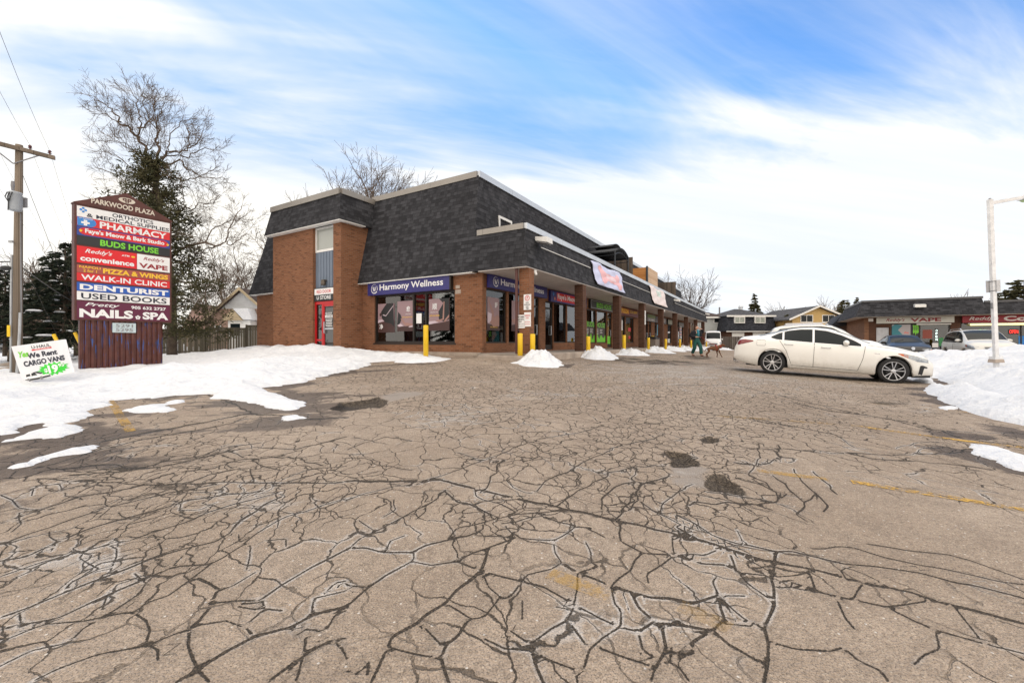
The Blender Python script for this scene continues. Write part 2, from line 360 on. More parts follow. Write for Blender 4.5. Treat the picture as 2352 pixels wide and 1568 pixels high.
# cracks, traced: three sheets of the photograph share one scale (offset, scale)
KL, KM, KR = (0, 857.5, .4532), (796.2, 857.5, .4532), (1555.7, 857.5, .4532)
CR = {
'L': """3:190,530 340,545 600,550 740,560 900,555 1080,550 1300,553 1560,552 1757,548
2:170,480 330,440 520,380 650,350 800,320 940,295 1100,270 1250,230|3:520,345 650,320 850,280 1050,245 1240,205 1310,210 1440,215 1560,235 1757,225
3:975,80 1080,120 1200,160 1270,200 1310,210|2:200,470 330,490 470,500 560,520 640,550|3:330,480 460,465 600,460 660,480 740,470
2:340,515 520,500 660,490 840,440 1000,420 1160,370 1320,350|2:460,490 700,480 870,460 1130,400 1300,370 1500,385 1640,350 1757,320
2:740,545 880,500 1080,480 1140,455 1250,430 1400,425 1530,430 1545,445|1:880,545 890,510 870,500|2:1160,375 1240,425 1340,470 1420,490
2:1140,450 1190,480 1270,480 1290,550|2:1420,410 1530,440 1640,470|2:980,540 1060,510 1180,485|1:1450,530 1560,490 1757,470
2:0,615 60,640 95,680 150,690 260,690 330,650 380,630|1:160,620 165,575 290,560 340,545|2:0,760 180,700 420,620 560,600 740,560
2:20,860 250,780 480,700 660,650 860,600 1100,560|3:0,950 130,930 300,850 440,790 640,730 790,690 950,640 1160,610 1340,590
2:0,1030 200,960 420,900 620,850 850,780 1050,700 1180,660 1380,610 1420,600|3:0,1240 140,1190 330,1110 480,1050 640,990 780,930 960,880 1090,850 1230,740 1340,660 1430,620
3:0,1300 290,1240 460,1160 590,1100 800,1010 900,975 1060,965|2:1060,965 1130,930 1220,870 1340,780 1450,720 1560,690 1640,660 1757,630
2:0,1360 220,1270 430,1250 620,1210 680,1210 740,1160 860,1120 980,1030 1060,970|2:0,1480 160,1400 350,1360 420,1290 590,1190 740,1090
2:160,1560 300,1490 500,1420 740,1380 960,1290|3:690,1215 740,1250 760,1300 740,1370 800,1400 800,1450
4:990,1030 1060,1060 1105,1090 1060,1190 1000,1260 960,1290 955,1380 980,1450 1010,1510 1060,1560|4:890,1568 1000,1500 1140,1410 1290,1330 1480,1280 1590,1220 1757,1180
2:960,1280 1150,1250 1250,1290 1290,1330|3:1050,1165 1200,1150 1330,1150 1340,1190 1430,1200|3:1330,1140 1430,1070 1580,980 1757,890|1:1100,1095 1170,1080 1300,1000
1:1250,990 1265,930 1270,870 1215,850 1210,810|2:1210,1180 1330,1200 1260,1260|2:1480,1290 1490,1330 1560,1290 1640,1310|3:1550,1340 1540,1420 1500,1560
4:1360,1560 1480,1470 1560,1410 1680,1350 1757,1340|2:1700,1360 1740,1400 1757,1440|2:1660,1100 1700,1060 1757,1050|2:1660,1290 1700,1220 1757,1200|1:1580,1210 1590,1140 1757,1100
1:1450,870 1450,830 1350,840|1:800,960 820,890 750,800 820,840|1:930,920 860,990 790,960|1:600,700 680,740 820,690|1:520,620 560,680 500,730|1:300,560 330,620 420,640
1:100,700 110,760 60,800|1:250,800 290,850 260,900|1:540,860 590,930 560,1000|1:430,900 440,960 520,1000|2:320,1110 360,1060 480,1000|1:540,1130 520,1190
1:680,1010 740,1060 700,1120|1:100,1220 110,1290|1:640,640 770,600 900,610 1050,600|1:880,640 910,690 1010,690 1100,650""",
'M': """4:0,545 280,545 480,540 620,575 720,600 880,635 1060,670 1240,710 1360,745 1560,790 1757,845
3:500,600 560,650 620,660 740,720 690,790 620,820 540,830|2:650,590 690,640 780,660 840,690|2:740,740 870,710 1000,700 1120,690|2:800,770 860,830 1050,845 1100,820 1160,775 1240,780
2:660,820 860,830|2:780,760 1000,720 1170,770 1310,830|3:700,590 760,480 800,440 740,450|1:800,500 830,560 900,600 960,610|2:960,600 1040,530 1150,480 1270,420 1380,370 1560,330
2:1060,670 1150,610 1280,540 1330,500 1460,470 1620,470|1:1150,480 1180,520 1150,580|2:520,830 560,780 740,740|1:380,545 560,490 700,440 860,370 1000,330 1180,300 1300,260
2:20,880 150,800 300,720 420,660 500,590|3:0,885 180,905 330,905 400,870 520,840 620,820|1:145,800 60,740|3:1290,690 1320,610 1360,575 1460,550 1560,560
3:1290,690 1380,700 1440,690 1480,640 1460,590|3:1350,750 1400,680 1440,620 1500,560 1580,540 1640,520|2:1480,640 1560,700 1757,790|2:1590,700 1600,660 1680,600 1757,560
1:1450,570 1470,480 1600,460 1757,420|3:0,1180 100,1090 200,1020 330,950 430,970 560,950 720,880 860,830|3:0,1075 100,1080|2:340,900 340,950
3:560,950 690,1000 760,1020 880,1050 1000,1080 1140,1160 1280,1240 1390,1290 1480,1310|4:720,880 700,950 680,1000 500,1160 400,1220 360,1260 230,1330 200,1400 120,1568
2:500,1160 570,1200 630,1240 700,1230 770,1140 830,1130 890,1050 910,1020 1040,990 1090,960|1:550,830 560,950|1:1090,960 1050,860
4:1090,960 1170,1010 1280,1050 1340,1080 1440,1110 1757,1170|2:1170,1010 1170,1080 1150,1180 1120,1250|2:1170,1010 1280,980 1240,960 1210,850|3:1380,750 1390,850 1500,910 1660,920 1757,940
3:1500,910 1440,1000 1380,1040 1340,1080 1360,1170 1390,1200 1390,1290|2:1530,1070 1520,1020 1600,970 1660,920 1650,830 1757,850|1:890,1150 890,1250|3:1120,1250 1040,1290 930,1370 830,1300
3:1120,1250 1180,1330 1230,1400 1200,1500|2:1230,1400 1300,1340 1380,1290|4:620,1240 560,1330 500,1370 480,1450 520,1568|2:210,1380 320,1410 480,1440|4:930,1370 960,1480 1000,1568
3:700,1340 800,1390 920,1400|2:400,1290 480,1370|3:1250,1380 1380,1430 1560,1490 1757,1420|4:1480,1310 1560,1260 1600,1300 1620,1400 1560,1500 1540,1568|4:1560,1260 1480,1190 1440,1110
4:1600,1270 1757,1290|3:1480,1320 1500,1400 1580,1460|3:1620,1400 1700,1440 1757,1400|2:930,1370 1000,1440 1160,1500 1170,1568|2:0,1500 60,1520 130,1440
1:0,430 90,430 180,470 330,490|1:0,640 80,610 250,570 380,560|1:240,640 250,690 180,730|1:390,600 400,700 350,740|1:200,900 220,850 300,820|1:690,1010 720,1080 780,1130
1:1060,1180 1150,1200|1:0,390 90,350 200,320 330,340|1:560,400 680,440|1:880,330 1000,400 1120,420""",
'R': """4:0,780 100,840 260,890 420,940 620,980 850,1040 1080,1090 1330,1160 1500,1200 1757,1265|3:0,720 90,760 180,820 300,860 500,900 700,930 850,965 1000,975 1230,1010 1500,1070 1757,1135
2:680,885 890,880 1050,930 1230,970 1500,1020 1757,1065|2:960,860 1170,895 1370,915 1600,985 1757,1040|2:0,920 200,895|3:0,930 130,965 240,970 300,1000 360,1070 460,1140|3:270,920 300,1000
2:300,1010 500,1030 670,1010|2:340,930 480,1010|5:500,900 490,960 490,1090 490,1180 470,1230 440,1290 460,1370 440,1568
3:490,1040 620,1070 720,1110 880,1150 1060,1190 1200,1260 1320,1310 1540,1370 1757,1420|3:670,1010 700,1100|2:490,1090 700,1110|2:940,1070 890,1150|2:1060,1190 1260,1155 1330,1160
2:810,1150 850,1240 900,1300|2:1410,1190 1480,1280 1550,1370|1:1310,1320 1330,1400 1200,1480|2:200,1030 210,1130 270,1190 340,1250 440,1290|4:0,1160 80,1170 200,1130|1:210,1130 350,1130
4:0,1430 100,1350 180,1310 240,1250 210,1130|4:180,1310 60,1290 0,1260|4:180,1310 260,1380 350,1430 400,1460 450,1470|2:240,1275 420,1290|2:490,1370 600,1400 780,1410 840,1390
3:840,1390 920,1460 1030,1510 1070,1568|2:0,1480 60,1560|3:60,670 90,650 250,650 400,665 500,650 555,605|3:300,530 420,560 500,600 510,640|2:350,510 450,550 500,600
3:480,510 560,580 640,650 630,690 600,710|3:590,480 650,560 705,605 765,670 740,700|3:570,590 640,650 705,605|3:685,490 740,540 810,610|2:410,350 420,400 390,470 360,510
3:510,360 520,420 470,450 400,460 300,450|2:520,420 600,430 560,450|2:150,600 300,620 500,650|1:600,710 660,750|2:390,240 600,270 800,310 870,360 900,375
2:370,380 560,380 720,400 860,405 1000,435 1180,445 1400,460 1600,490|2:850,400 1000,410 1200,410 1400,400 1500,380|2:600,150 770,190 940,210 1200,250 1450,330 1757,370
1:0,60 300,60 600,130 850,190 1100,240 1300,290 1700,300|1:1110,380 1200,350 1330,345|1:1190,410 1250,375 1350,370|1:1150,70 1060,60 940,50 780,20|2:350,650 480,690|1:0,200 200,210 420,230 600,270"""}
segs = []
cj = random.Random(3)
for key, (ox, oy, s_) in (('L', KL), ('M', KM), ('R', KR)):
    for item in CR[key].replace('\n', '|').split('|'):
        wd, ptsx = item.split(':'); wd = float(wd)
        pl = [at(ox + s_*float(a.split(',')[0]), oy + s_*float(a.split(',')[1])) for a in ptsx.split()]
        # run each crack on in short uneven steps
        fine = [pl[0]]
        for a, b in zip(pl, pl[1:]):
            L = math.hypot(b[0]-a[0], b[1]-a[1]); k = max(1, min(14, int(L/0.09)))
            for q in range(1, k+1):
                t = q/k; j = 0.0015 + 0.14*min(L/k, .12) if q < k else 0
                fine.append((a[0]+(b[0]-a[0])*t + cj.gauss(0, 1)*j, a[1]+(b[1]-a[1])*t + cj.gauss(0, 1)*j))
        for a, b in zip(fine, fine[1:]): segs.append((a[0], a[1], b[0], b[1], wd))
        # hairline spurs
        for _ in range(int(len(fine)*0.09)):
            a = cj.choice(fine); an = cj.uniform(0, 6.28); p = a
            for _k in range(cj.randint(2, 5)):
                an += cj.gauss(0, .5); q2 = (p[0]+math.cos(an)*0.07, p[1]+math.sin(an)*0.07); segs.append((p[0], p[1], q2[0], q2[1], 0.6)); p = q2
segs = np.array(segs)
# the traced widths are apparent widths; turn them into widths on the ground
mx_ = (segs[:, 0]+segs[:, 2])/2; my_ = np.maximum((segs[:, 1]+segs[:, 3])/2, 1.0); hh_ = EYE-gz(mx_, my_); f1_ = 424.5
dx_ = segs[:, 2]-segs[:, 0]; dy_ = segs[:, 3]-segs[:, 1]; ln_ = np.hypot(dx_, dy_)+1e-9; dx_ /= ln_; dy_ /= ln_
jx = f1_*(dx_/my_-mx_*dy_/my_**2); jy = f1_*hh_*dy_/my_**2
pxw = np.interp(segs[:, 4], [.6, 1, 2, 3, 4, 5], [.09, .15, .25, .41, .80, 1.1])
segs[:, 4] = np.clip(pxw*np.hypot(jx, jy)/(f1_*f1_*hh_/my_**3), .0004, .030)
gxv = X.ravel(); gyv = Yg.ravel(); N = len(gxv)
vec = np.zeros((N, 3)); dist = np.full(N, 9.0); cwid = np.zeros(N)
sel = np.where((gyv > 0.9) & (gyv < 34) & (abs(gxv) < 20))[0]
# cell hashing: only look at segments near each vertex
cell = 0.5; from collections import defaultdict
H = defaultdict(list)
for i, s_ in enumerate(segs):
    x0, x1 = sorted((s_[0], s_[2])); y0, y1 = sorted((s_[1], s_[3]))
    for a in range(int(math.floor((x0-.3)/cell)), int(math.floor((x1+.3)/cell))+1):
        for b in range(int(math.floor((y0-.3)/cell)), int(math.floor((y1+.3)/cell))+1): H[(a, b)].append(i)
cxk = np.floor(gxv[sel]/cell).astype(int); cyk = np.floor(gyv[sel]/cell).astype(int)
order = np.lexsort((cyk, cxk)); so_ = sel[order]; kx = cxk[order]; ky = cyk[order]
cut = np.where((np.diff(kx) != 0) | (np.diff(ky) != 0))[0]+1
for grp in np.split(np.arange(len(so_)), cut):
    ids = H.get((int(kx[grp[0]]), int(ky[grp[0]])))
    if not ids: continue
    q = so_[grp]; S = segs[ids]; px = gxv[q][:, None]; py = gyv[q][:, None]
    ex = S[:, 2]-S[:, 0]; ey = S[:, 3]-S[:, 1]; L = ex*ex+ey*ey+1e-9
    t = np.clip(((px-S[:, 0])*ex+(py-S[:, 1])*ey)/L, 0, 1); dx = px-S[:, 0]-t*ex; dy = py-S[:, 1]-t*ey; d = np.hypot(dx, dy)
    k = d.argmin(1); r = np.arange(len(q)); vec[q, 0] = dx[r, k]; vec[q, 1] = dy[r, k]; dist[q] = d[r, k]; cwid[q] = S[k, 4]
vec[dist > 8, 0] = 9
# painted-in regions: (px,py,radius_px_x,radius_px_y,amount)
def blobs(L):
    a = np.zeros(N)
    for px, py, rx, ry, am in L:
        c = at(px, py); e1 = at(px+rx, py); e2 = at(px, py-ry); e3 = at(px, min(py+ry, 1600))
        sx = abs(e1[0]-c[0]); sy = max(abs(e2[1]-c[1])*0.6+abs(e3[1]-c[1])*0.4, 0.05); sk = c[0]/c[1]
        yy = gyv-c[1]; xx = gxv-c[0]-sk*yy
        a = np.maximum(a, am*np.clip(1.6-1.6*np.sqrt((xx/sx)**2+(yy/sy)**2)*0.8, 0, 1))
    e_ = np.clip(a/1.0, 0, 1); return np.clip(a*(1 + 1.6*fbm(gxv, gyv, 2.2, 5, int(len(L)))*(1-.5*e_)), 0, 1.6)
alli = blobs([(1620,850,260,30,1.3),(1480,880,200,24,1.1),(1760,900,200,30,1),(1620,880,230,40,1),(1560,1000,170,80,.95),(1000,910,170,30,1),(1500,1060,150,60,.6),(500,1120,330,70,.75),(200,1270,300,90,.6),(1600,1140,180,60,.7),(1700,960,260,40,.8),(880,850,300,20,.7),(1180,1180,180,60,.5),(1350,1030,260,50,.5),(300,1020,300,30,.45),(2250,1030,160,40,.4),(1650,850,160,14,1),(1550,1380,130,60,.3),(1150,960,220,40,.35),(700,1080,200,40,.5)])
dirt = blobs([(400,1118,70,10,.45),(1850,950,1,1,0),(2040,923,62,8,.5),(1600,820,30,6,.6),(1500,830,120,7,.55)])
salt = blobs([(1600,850,200,22,1.1),(1050,955,170,24,.8),(560,1150,180,50,.6),(1400,1420,160,80,.6),(180,1300,150,70,.8),(1680,1250,80,40,.4),(1300,1230,60,30,.3),(1870,880,120,12,.6),(1500,860,200,14,.5),(900,1240,160,70,.25),(2120,940,60,12,.5),(1240,905,160,20,.5)])
patch = blobs([(1600,1083,70,15,1.5),(880,915,50,9,1.0)])

def shp(K, s): return [at(K[0]+K[2]*float(a.split(',')[0]), K[1]+K[2]*float(a.split(',')[1])) for a in s.split()]
HOLES = [(shp(KR, '160,500 250,508 275,535 320,565 335,592 300,612 235,598 190,604 140,575 178,548'), .03), (shp(KR, '-60,395 20,398 60,412 112,445 108,468 60,462 20,476 -40,470'), .04), (shp(KR, '120,330 160,318 205,328 195,345 140,345'), .03), (shp(KM, '-40,150 30,142 90,138 150,120 180,132 205,155 180,172 110,172 60,184 -20,195 -70,180'), .06)]
PATCH = [(shp(KR, '-40,470 60,466 130,474 166,482 160,502 120,524 40,526 -40,515'), .03), (shp(KR, '-30,532 60,530 120,540 182,560 150,572 60,572 -30,560'), .03), (shp(KM, '170,112 260,98 360,92 380,108 300,128 205,148'), .06)]
holesd = np.full(N, -9.0)
for pl, e_ in HOLES:
    m_ = abs(gxv-pl[0][0]) < 3; sd = np.full(N, -9.0); sd[m_] = sdpoly(gxv[m_], gyv[m_], pl) + .10*fbm(gxv[m_], gyv[m_], 5, 4, 17); dirt = np.maximum(dirt, np.clip(.55+sd/e_*.6, 0, 1.2)); holesd = np.maximum(holesd, sd)
patch = patch*0
for pl, e_ in PATCH:
    m_ = abs(gxv-pl[0][0]) < 3; sd = np.full(N, -9.0); sd[m_] = sdpoly(gxv[m_], gyv[m_], pl) + .05*fbm(gxv[m_], gyv[m_], 5, 4, 18); patch = np.maximum(patch, np.clip(.5+sd/e_*.6, 0, 1)); alli = alli*(1-.9*np.clip(.5+sd/e_, 0, 1))

alli = alli - .06*np.clip((3.0-gyv)/.8, 0, 1) - blobs([(2100,1210,330,90,.40),(2100,1420,300,100,.3)])
# ------------------------------------------------------------------ snow outlines on the ground
def polypx(L): return [at(a, b) for a, b in L]
def Lc(s): return [(.4532*float(a.split(',')[0]), 857.5+.4532*float(a.split(',')[1])) for a in s.split()]
edge = [(1030,828),(1000,832),(940,834),(905,827),(850,833),(800,852),(745,861),(690,878),(640,886),(592,892),(560,899),(505,904),(478,898),(450,905),(395,905),(350,912),(300,915),(250,916),(228,922),(216,938),(190,948),(170,955),(168,966),(150,968),(110,962),(60,950),(0,958),(-200,985)]
far = [(-14,2.5),(-40,-6),(-300,-20),(-300,300),(-60,300),(-14,90)]
bk = [tuple(B(u, v)[:2]) for u, v in ((48,16),(48,12),(0.4,12),(0.4,5.8))]
top = polypx([(836,806),(870,811),(930,816),(985,818),(1027,826)])
SN = [polypx(edge) + far + bk + top,
      polypx(Lc('0,232 200,225 160,250 60,280 60,300 0,310')), polypx([(a,b) for a,b in Lc('30,345 130,310 260,270 400,265 430,290 370,310 300,330 200,325')]),
      polypx(Lc('85,475 200,430 330,400 490,368 400,398 300,412 200,440')), polypx(Lc('1110,70 1290,60 1330,90 1400,120 1520,150 1480,180 1400,172 1250,140 1110,125')),
      polypx(Lc('660,185 780,165 840,190 700,197')), polypx(Lc('1430,225 1490,215 1540,228 1470,236')), polypx(Lc('470,335 530,325 500,345')), polypx(Lc('860,145 910,140 890,153')),
      polypx(Lc('270,225 390,205 385,240 260,262')), polypx([(2235,1022),(2290,1028),(2380,1050),(2420,1100),(2320,1075),(2270,1052)]),
      polypx([(2210,1012),(2245,1010),(2240,1018)]), polypx([(2160,935),(2180,934),(2195,941),(2170,941)]), polypx([(2115,906),(2140,905),(2150,914),(2120,912)])]
SNP = np.full(N, -50.0)
nzr = fbm(gxv, gyv, 1.6, 5, 20)
for pl in SN: SNP = np.maximum(SNP, sdpoly(gxv, gyv, pl))
bedge = polypx([(2700,1130),(2480,1035),(2352,977),(2300,966),(2270,958),(2235,948),(2200,938),(2165,924),(2140,906),(2128,893),(2140,880),(2140,868)])
BANK = bedge + [tuple(B(-1.0, -13.0)[:2]), tuple(B(2.0, -12.75)[:2]), tuple(B(8, -12.55)[:2]), tuple(B(13.2, -12.6)[:2]), tuple(B(14.4, -14)[:2]), tuple(B(14.6, -17)[:2]), tuple(B(14.2, -24)[:2]), tuple(B(10, -30)[:2]), tuple(B(-12, -26)[:2])]
SBK = sdpoly(gxv, gyv, BANK)
near = np.maximum(SNP, SBK)
wetd = np.clip(1 - (-near - 0.02)/0.9, 0, 1)*np.clip(0.62 + 2.2*fbm(gxv, gyv, 1.1, 4, 41), 0, 1)
uu, ww = uw(gxv, gyv)
# melt water runs off in streaks from the snow on the left and the heaps by the pillars
strk = np.clip(1.6*fbm((gxv*0.9+gyv*0.35), (gyv-gxv*0.2)*3.0, 0.8, 4, 61)+.35, 0, 1)
wet2 = np.clip(1-(-near)/2.6, 0, 1)*strk*(gxv < 0)
wet3 = np.clip(1-abs(ww-3.6)/1.2, 0, 1)*np.clip(2*fbm(uu*.5, ww*3, .8, 3, 5)+.2, 0, 1)*((uu > -1) & (uu < 48))
wet = np.clip(np.maximum(np.maximum(wetd, wet2*.9), wet3*.8), 0, 1)
# ground mesh
Z = gz(X, Yg) + 0.012*fbm(X, Yg, 0.9, 3, 9)*(Yg > 0.5)
Z = Z - 0.05*np.clip(holesd/.07, 0, 1).reshape(X.shape)
nx, ny = X.shape
me = bpy.data.meshes.new('ground')
me.vertices.add(N); me.vertices.foreach_set('co', np.stack([X, Yg, Z], -1).ravel().astype(np.float32))
ii, jj = np.meshgrid(np.arange(nx-1), np.arange(ny-1), indexing='ij'); a = (ii*ny+jj).ravel()
quads = np.stack([a, a+ny, a+ny+1, a+1], 1)
def fastfaces(me, quads):
    n = len(quads); me.loops.add(n*4); me.loops.foreach_set('vertex_index', quads.ravel().astype(np.int32))
    me.polygons.add(n); me.polygons.foreach_set('loop_start', (np.arange(n)*4).astype(np.int32))
    me.polygons.foreach_set('use_smooth', np.ones(n, bool)); me.update(calc_edges=True); me.validate()
fastfaces(me, quads)
def attr(me, name, arr, vecs=False):
    at_ = me.attributes.new(name, 'FLOAT_VECTOR' if vecs else 'FLOAT', 'POINT')
    at_.data.foreach_set('vector' if vecs else 'value', np.asarray(arr, np.float32).ravel())
attr(me, 'cvec', vec, True); attr(me, 'cdist', dist); attr(me, 'cwid', cwid); attr(me, 'alli', alli); attr(me, 'dirt', dirt); attr(me, 'salt', salt); attr(me, 'wet', wet); attr(me, 'patch', patch)
t = NT('asphalt'); pos = t.pos()
A = lambda n, o=2: t.n('ShaderNodeAttribute', attribute_name=n).outputs[o]
flat = t.n('ShaderNodeVectorMath', {0: pos, 1: (1, 1, 0)}, operation='MULTIPLY').outputs[0]
vl = t.n('ShaderNodeVectorMath', {0: A('cvec', 1)}, operation='LENGTH').outputs['Value']
cd = t.math('MAXIMUM', vl, t.math('SUBTRACT', A('cdist'), 0.035))
n1 = t.noise(flat, 22, 4, 0.7); n2 = t.noise(flat, 90, 3, 0.6); n3 = t.noise(flat, 3.0, 4, 0.6)
wob = t.math('ADD', t.math('MULTIPLY', t.math('SUBTRACT', n1, 0.5), 0.014), t.math('MULTIPLY', t.math('SUBTRACT', n2, 0.5), 0.012))
# width grows with the class of the crack and wanders along it
wdt = t.math('MULTIPLY', A('cwid'), t.math('MULTIPLY', t.ramp(n3, 0.25, 0.75, 0.5, 1.5), t.ramp(n1, .3, .7, .6, 1.3)))
cdj = t.math('ADD', cd, wob)
crack = t.math('SUBTRACT', 1.0, t.n('ShaderNodeMapRange', {0: t.math('SUBTRACT', cdj, wdt), 1: 0.0, 2: 0.004}, clamp=True).outputs[0])
halo = t.math('MULTIPLY', t.ramp(t.math('SUBTRACT', cdj, wdt), 0.005, 0.022, 1, 0), t.math('SUBTRACT', 1.0, crack))
dusk = t.math('MULTIPLY', t.ramp(t.math('SUBTRACT', cd, wdt), 0.0, 0.05, 1, 0), t.ramp(n1, .4, .7))
# fine alligator network between the traced cracks
w1 = t.n('ShaderNodeVectorMath', {0: t.noise(flat, 1.3, 3, .6, 0, 1), 1: (.55, .55, 0)}, operation='MULTIPLY').outputs[0]
w2 = t.n('ShaderNodeVectorMath', {0: t.noise(flat, 9, 4, .6, 0, 1), 1: (.09, .09, 0)}, operation='MULTIPLY').outputs[0]
wp = t.n('ShaderNodeVectorMath', {0: t.n('ShaderNodeVectorMath', {0: flat, 1: w1}, operation='ADD').outputs[0], 1: w2}, operation='ADD').outputs[0]
def net(rot, sx, sy, scale):
    mp = t.n('ShaderNodeMapping', {0: wp, 'Rotation': (0, 0, R(rot)), 'Scale': (1/sx, 1/sy, 1)}, vector_type='TEXTURE').outputs[0]
    return t.n('ShaderNodeTexVoronoi', {'Vector': mp, 'Scale': scale, 'Randomness': 1.0}, feature='DISTANCE_TO_EDGE', voronoi_dimensions='2D').outputs[0]
g0 = A('alli')
va = net(25, 1.25, 0.70, 3.3); vb = net(-15, 1.2, 0.7, 7.0)
keepA = t.ramp(t.math('ADD', t.noise(flat, 0.9, 3), t.math('MULTIPLY', g0, 0.5)), 0.34, 0.52)
keepB = t.ramp(t.math('ADD', t.noise(flat, 1.6, 3), t.math('MULTIPLY', g0, 0.55)), 0.54, 0.76)
la = t.math('MULTIPLY', t.ramp(t.math('ADD', t.math('DIVIDE', va, 3.3), t.math('MULTIPLY', wob, .6)), 0.002, 0.0075, 1, 0), keepA)
lb = t.math('MULTIPLY', t.ramp(t.math('ADD', t.math('DIVIDE', vb, 7.0), t.math('MULTIPLY', wob, .5)), 0.001, 0.006, 1, 0), keepB)
fine = t.math('MULTIPLY', t.math('MAXIMUM', la, lb), t.math('SUBTRACT', 1.0, t.math('MULTIPLY', A('patch'), 1.0, clamp=True)))
allc = t.math('MAXIMUM', crack, t.math('MULTIPLY', fine, 0.93))
# stone chips in the binder
vc = t.n('ShaderNodeTexVoronoi', {'Vector': flat, 'Scale': 62.0}, feature='F1', voronoi_dimensions='2D')
chipv = t.n('ShaderNodeSeparateXYZ', {0: vc.outputs['Color']})
chip = t.ramp(vc.outputs['Distance'], 0.25, 0.6, 1, 0)
base = t.mix(t.ramp(t.noise(flat, 0.5, 5, .6), .3, .7), (0.36, 0.282, 0.215, 1), (0.48, 0.39, 0.31, 1))
base = t.mix(t.ramp(t.noise(flat, 4.5, 6, .7), .35, .7, 0, .55), base, (0.25, 0.20, 0.16, 1))
pale = t.mix(chipv.outputs[0], (0.22, 0.18, 0.145, 1), (0.58, 0.49, 0.39, 1))
base = t.mix(t.math('MULTIPLY', chip, t.ramp(chipv.outputs[1], .35, .8, 0, .62)), base, pale)
base = t.mix(t.ramp(t.noise(flat, 26, 6, .85), .48, .64, 0, .6), base, (.17,.135,.105,1))
base = t.mix(t.ramp(t.noise(flat, 130, 3, .7), .52, .66, 0, .8), base, (0.06, 0.05, 0.042, 1))
vd = t.n('ShaderNodeTexVoronoi', {'Vector': flat, 'Scale': 17.0}, feature='F1', voronoi_dimensions='2D')
vdc = t.n('ShaderNodeSeparateXYZ', {0: vd.outputs['Color']})
base = t.mix(t.math('MULTIPLY', t.ramp(vd.outputs['Distance'], .06, .12, 1, 0), t.ramp(vdc.outputs[0], .86, .9)), base, (.62, .58, .53, 1))
base = t.mix(t.math('MULTIPLY', A('patch'), .75, clamp=True), base, (.30, .27, .245, 1))
# dried road salt: long smears and rims along the cracks
mp = t.n('ShaderNodeMapping', {0: flat, 'Rotation': (0, 0, R(25)), 'Scale': (1.0, .22, 1)}, vector_type='TEXTURE').outputs[0]
sm = t.ramp(t.math('ADD', t.noise(mp, 1.3, 6, .7), t.math('MULTIPLY', A('salt'), .22)), .62, .85, 0, .6)
base = t.mix(sm, base, (.46, .43, .40, 1))
rim = t.math('MULTIPLY', halo, t.math('ADD', t.ramp(t.math('ADD', t.noise(flat, 1.1, 3), t.math('MULTIPLY', A('salt'), .3)), .48, .62), 0.0))
base = t.mix(t.math('MULTIPLY', rim, .7), base, (.60, .57, .54, 1))
rim2 = t.math('MULTIPLY', t.math('MULTIPLY', t.ramp(t.math('DIVIDE', va, 3.3), .010, .03, 1, 0), keepA), t.ramp(t.math('ADD', t.noise(flat, 1.4, 3), t.math('MULTIPLY', A('salt'), .25)), .55, .68))
base = t.mix(t.math('MULTIPLY', rim2, .6), base, (.56, .53, .50, 1))
# grit and loose dirt
gr = t.math('ADD', A('dirt'), t.math('MULTIPLY', t.math('SUBTRACT', n1, .5), .9))
dm = t.ramp(gr, .28, .62)
base = t.mix(t.math('MULTIPLY', dusk, .45), base, (.10, .078, .058, 1))
dcol = t.mix(t.ramp(t.noise(flat, 40, 3, .7), .35, .7), (.035, .028, .022, 1), (.15, .12, .09, 1))
col = t.mix(dm, base, dcol)
ccol_ = t.mix(t.ramp(n2, .4, .75), (.034, .028, .022, 1), (.15, .115, .085, 1))
col = t.mix(allc, col, ccol_)
wt = t.ramp(t.math('ADD', A('wet'), t.math('MULTIPLY', t.math('SUBTRACT', t.noise(flat, 5, 5, .65), .5), .8)), .35, .62)
wcol = t.mix(wt, (1, 1, 1, 1), (.36, .345, .35, 1)); col = t.mix(1.0, col, wcol, 'MULTIPLY')
ht = t.math('SUBTRACT', t.math('MULTIPLY', t.math('ADD', chip, n2), .25), t.math('ADD', t.math('MULTIPLY', allc, 1.6), t.math('MULTIPLY', dm, .5)))
rg = t.math('SUBTRACT', .9, t.math('MULTIPLY', wt, .18))
t.bsdf(col, rg, 0, t.bump(ht, 1.0, .016), .3)
me.materials.append(t.m)
go = bpy.data.objects.new('ground', me); C.objects.link(go); struct(go); props(go, 'cracked tan asphalt car park with salt stains and potholes')
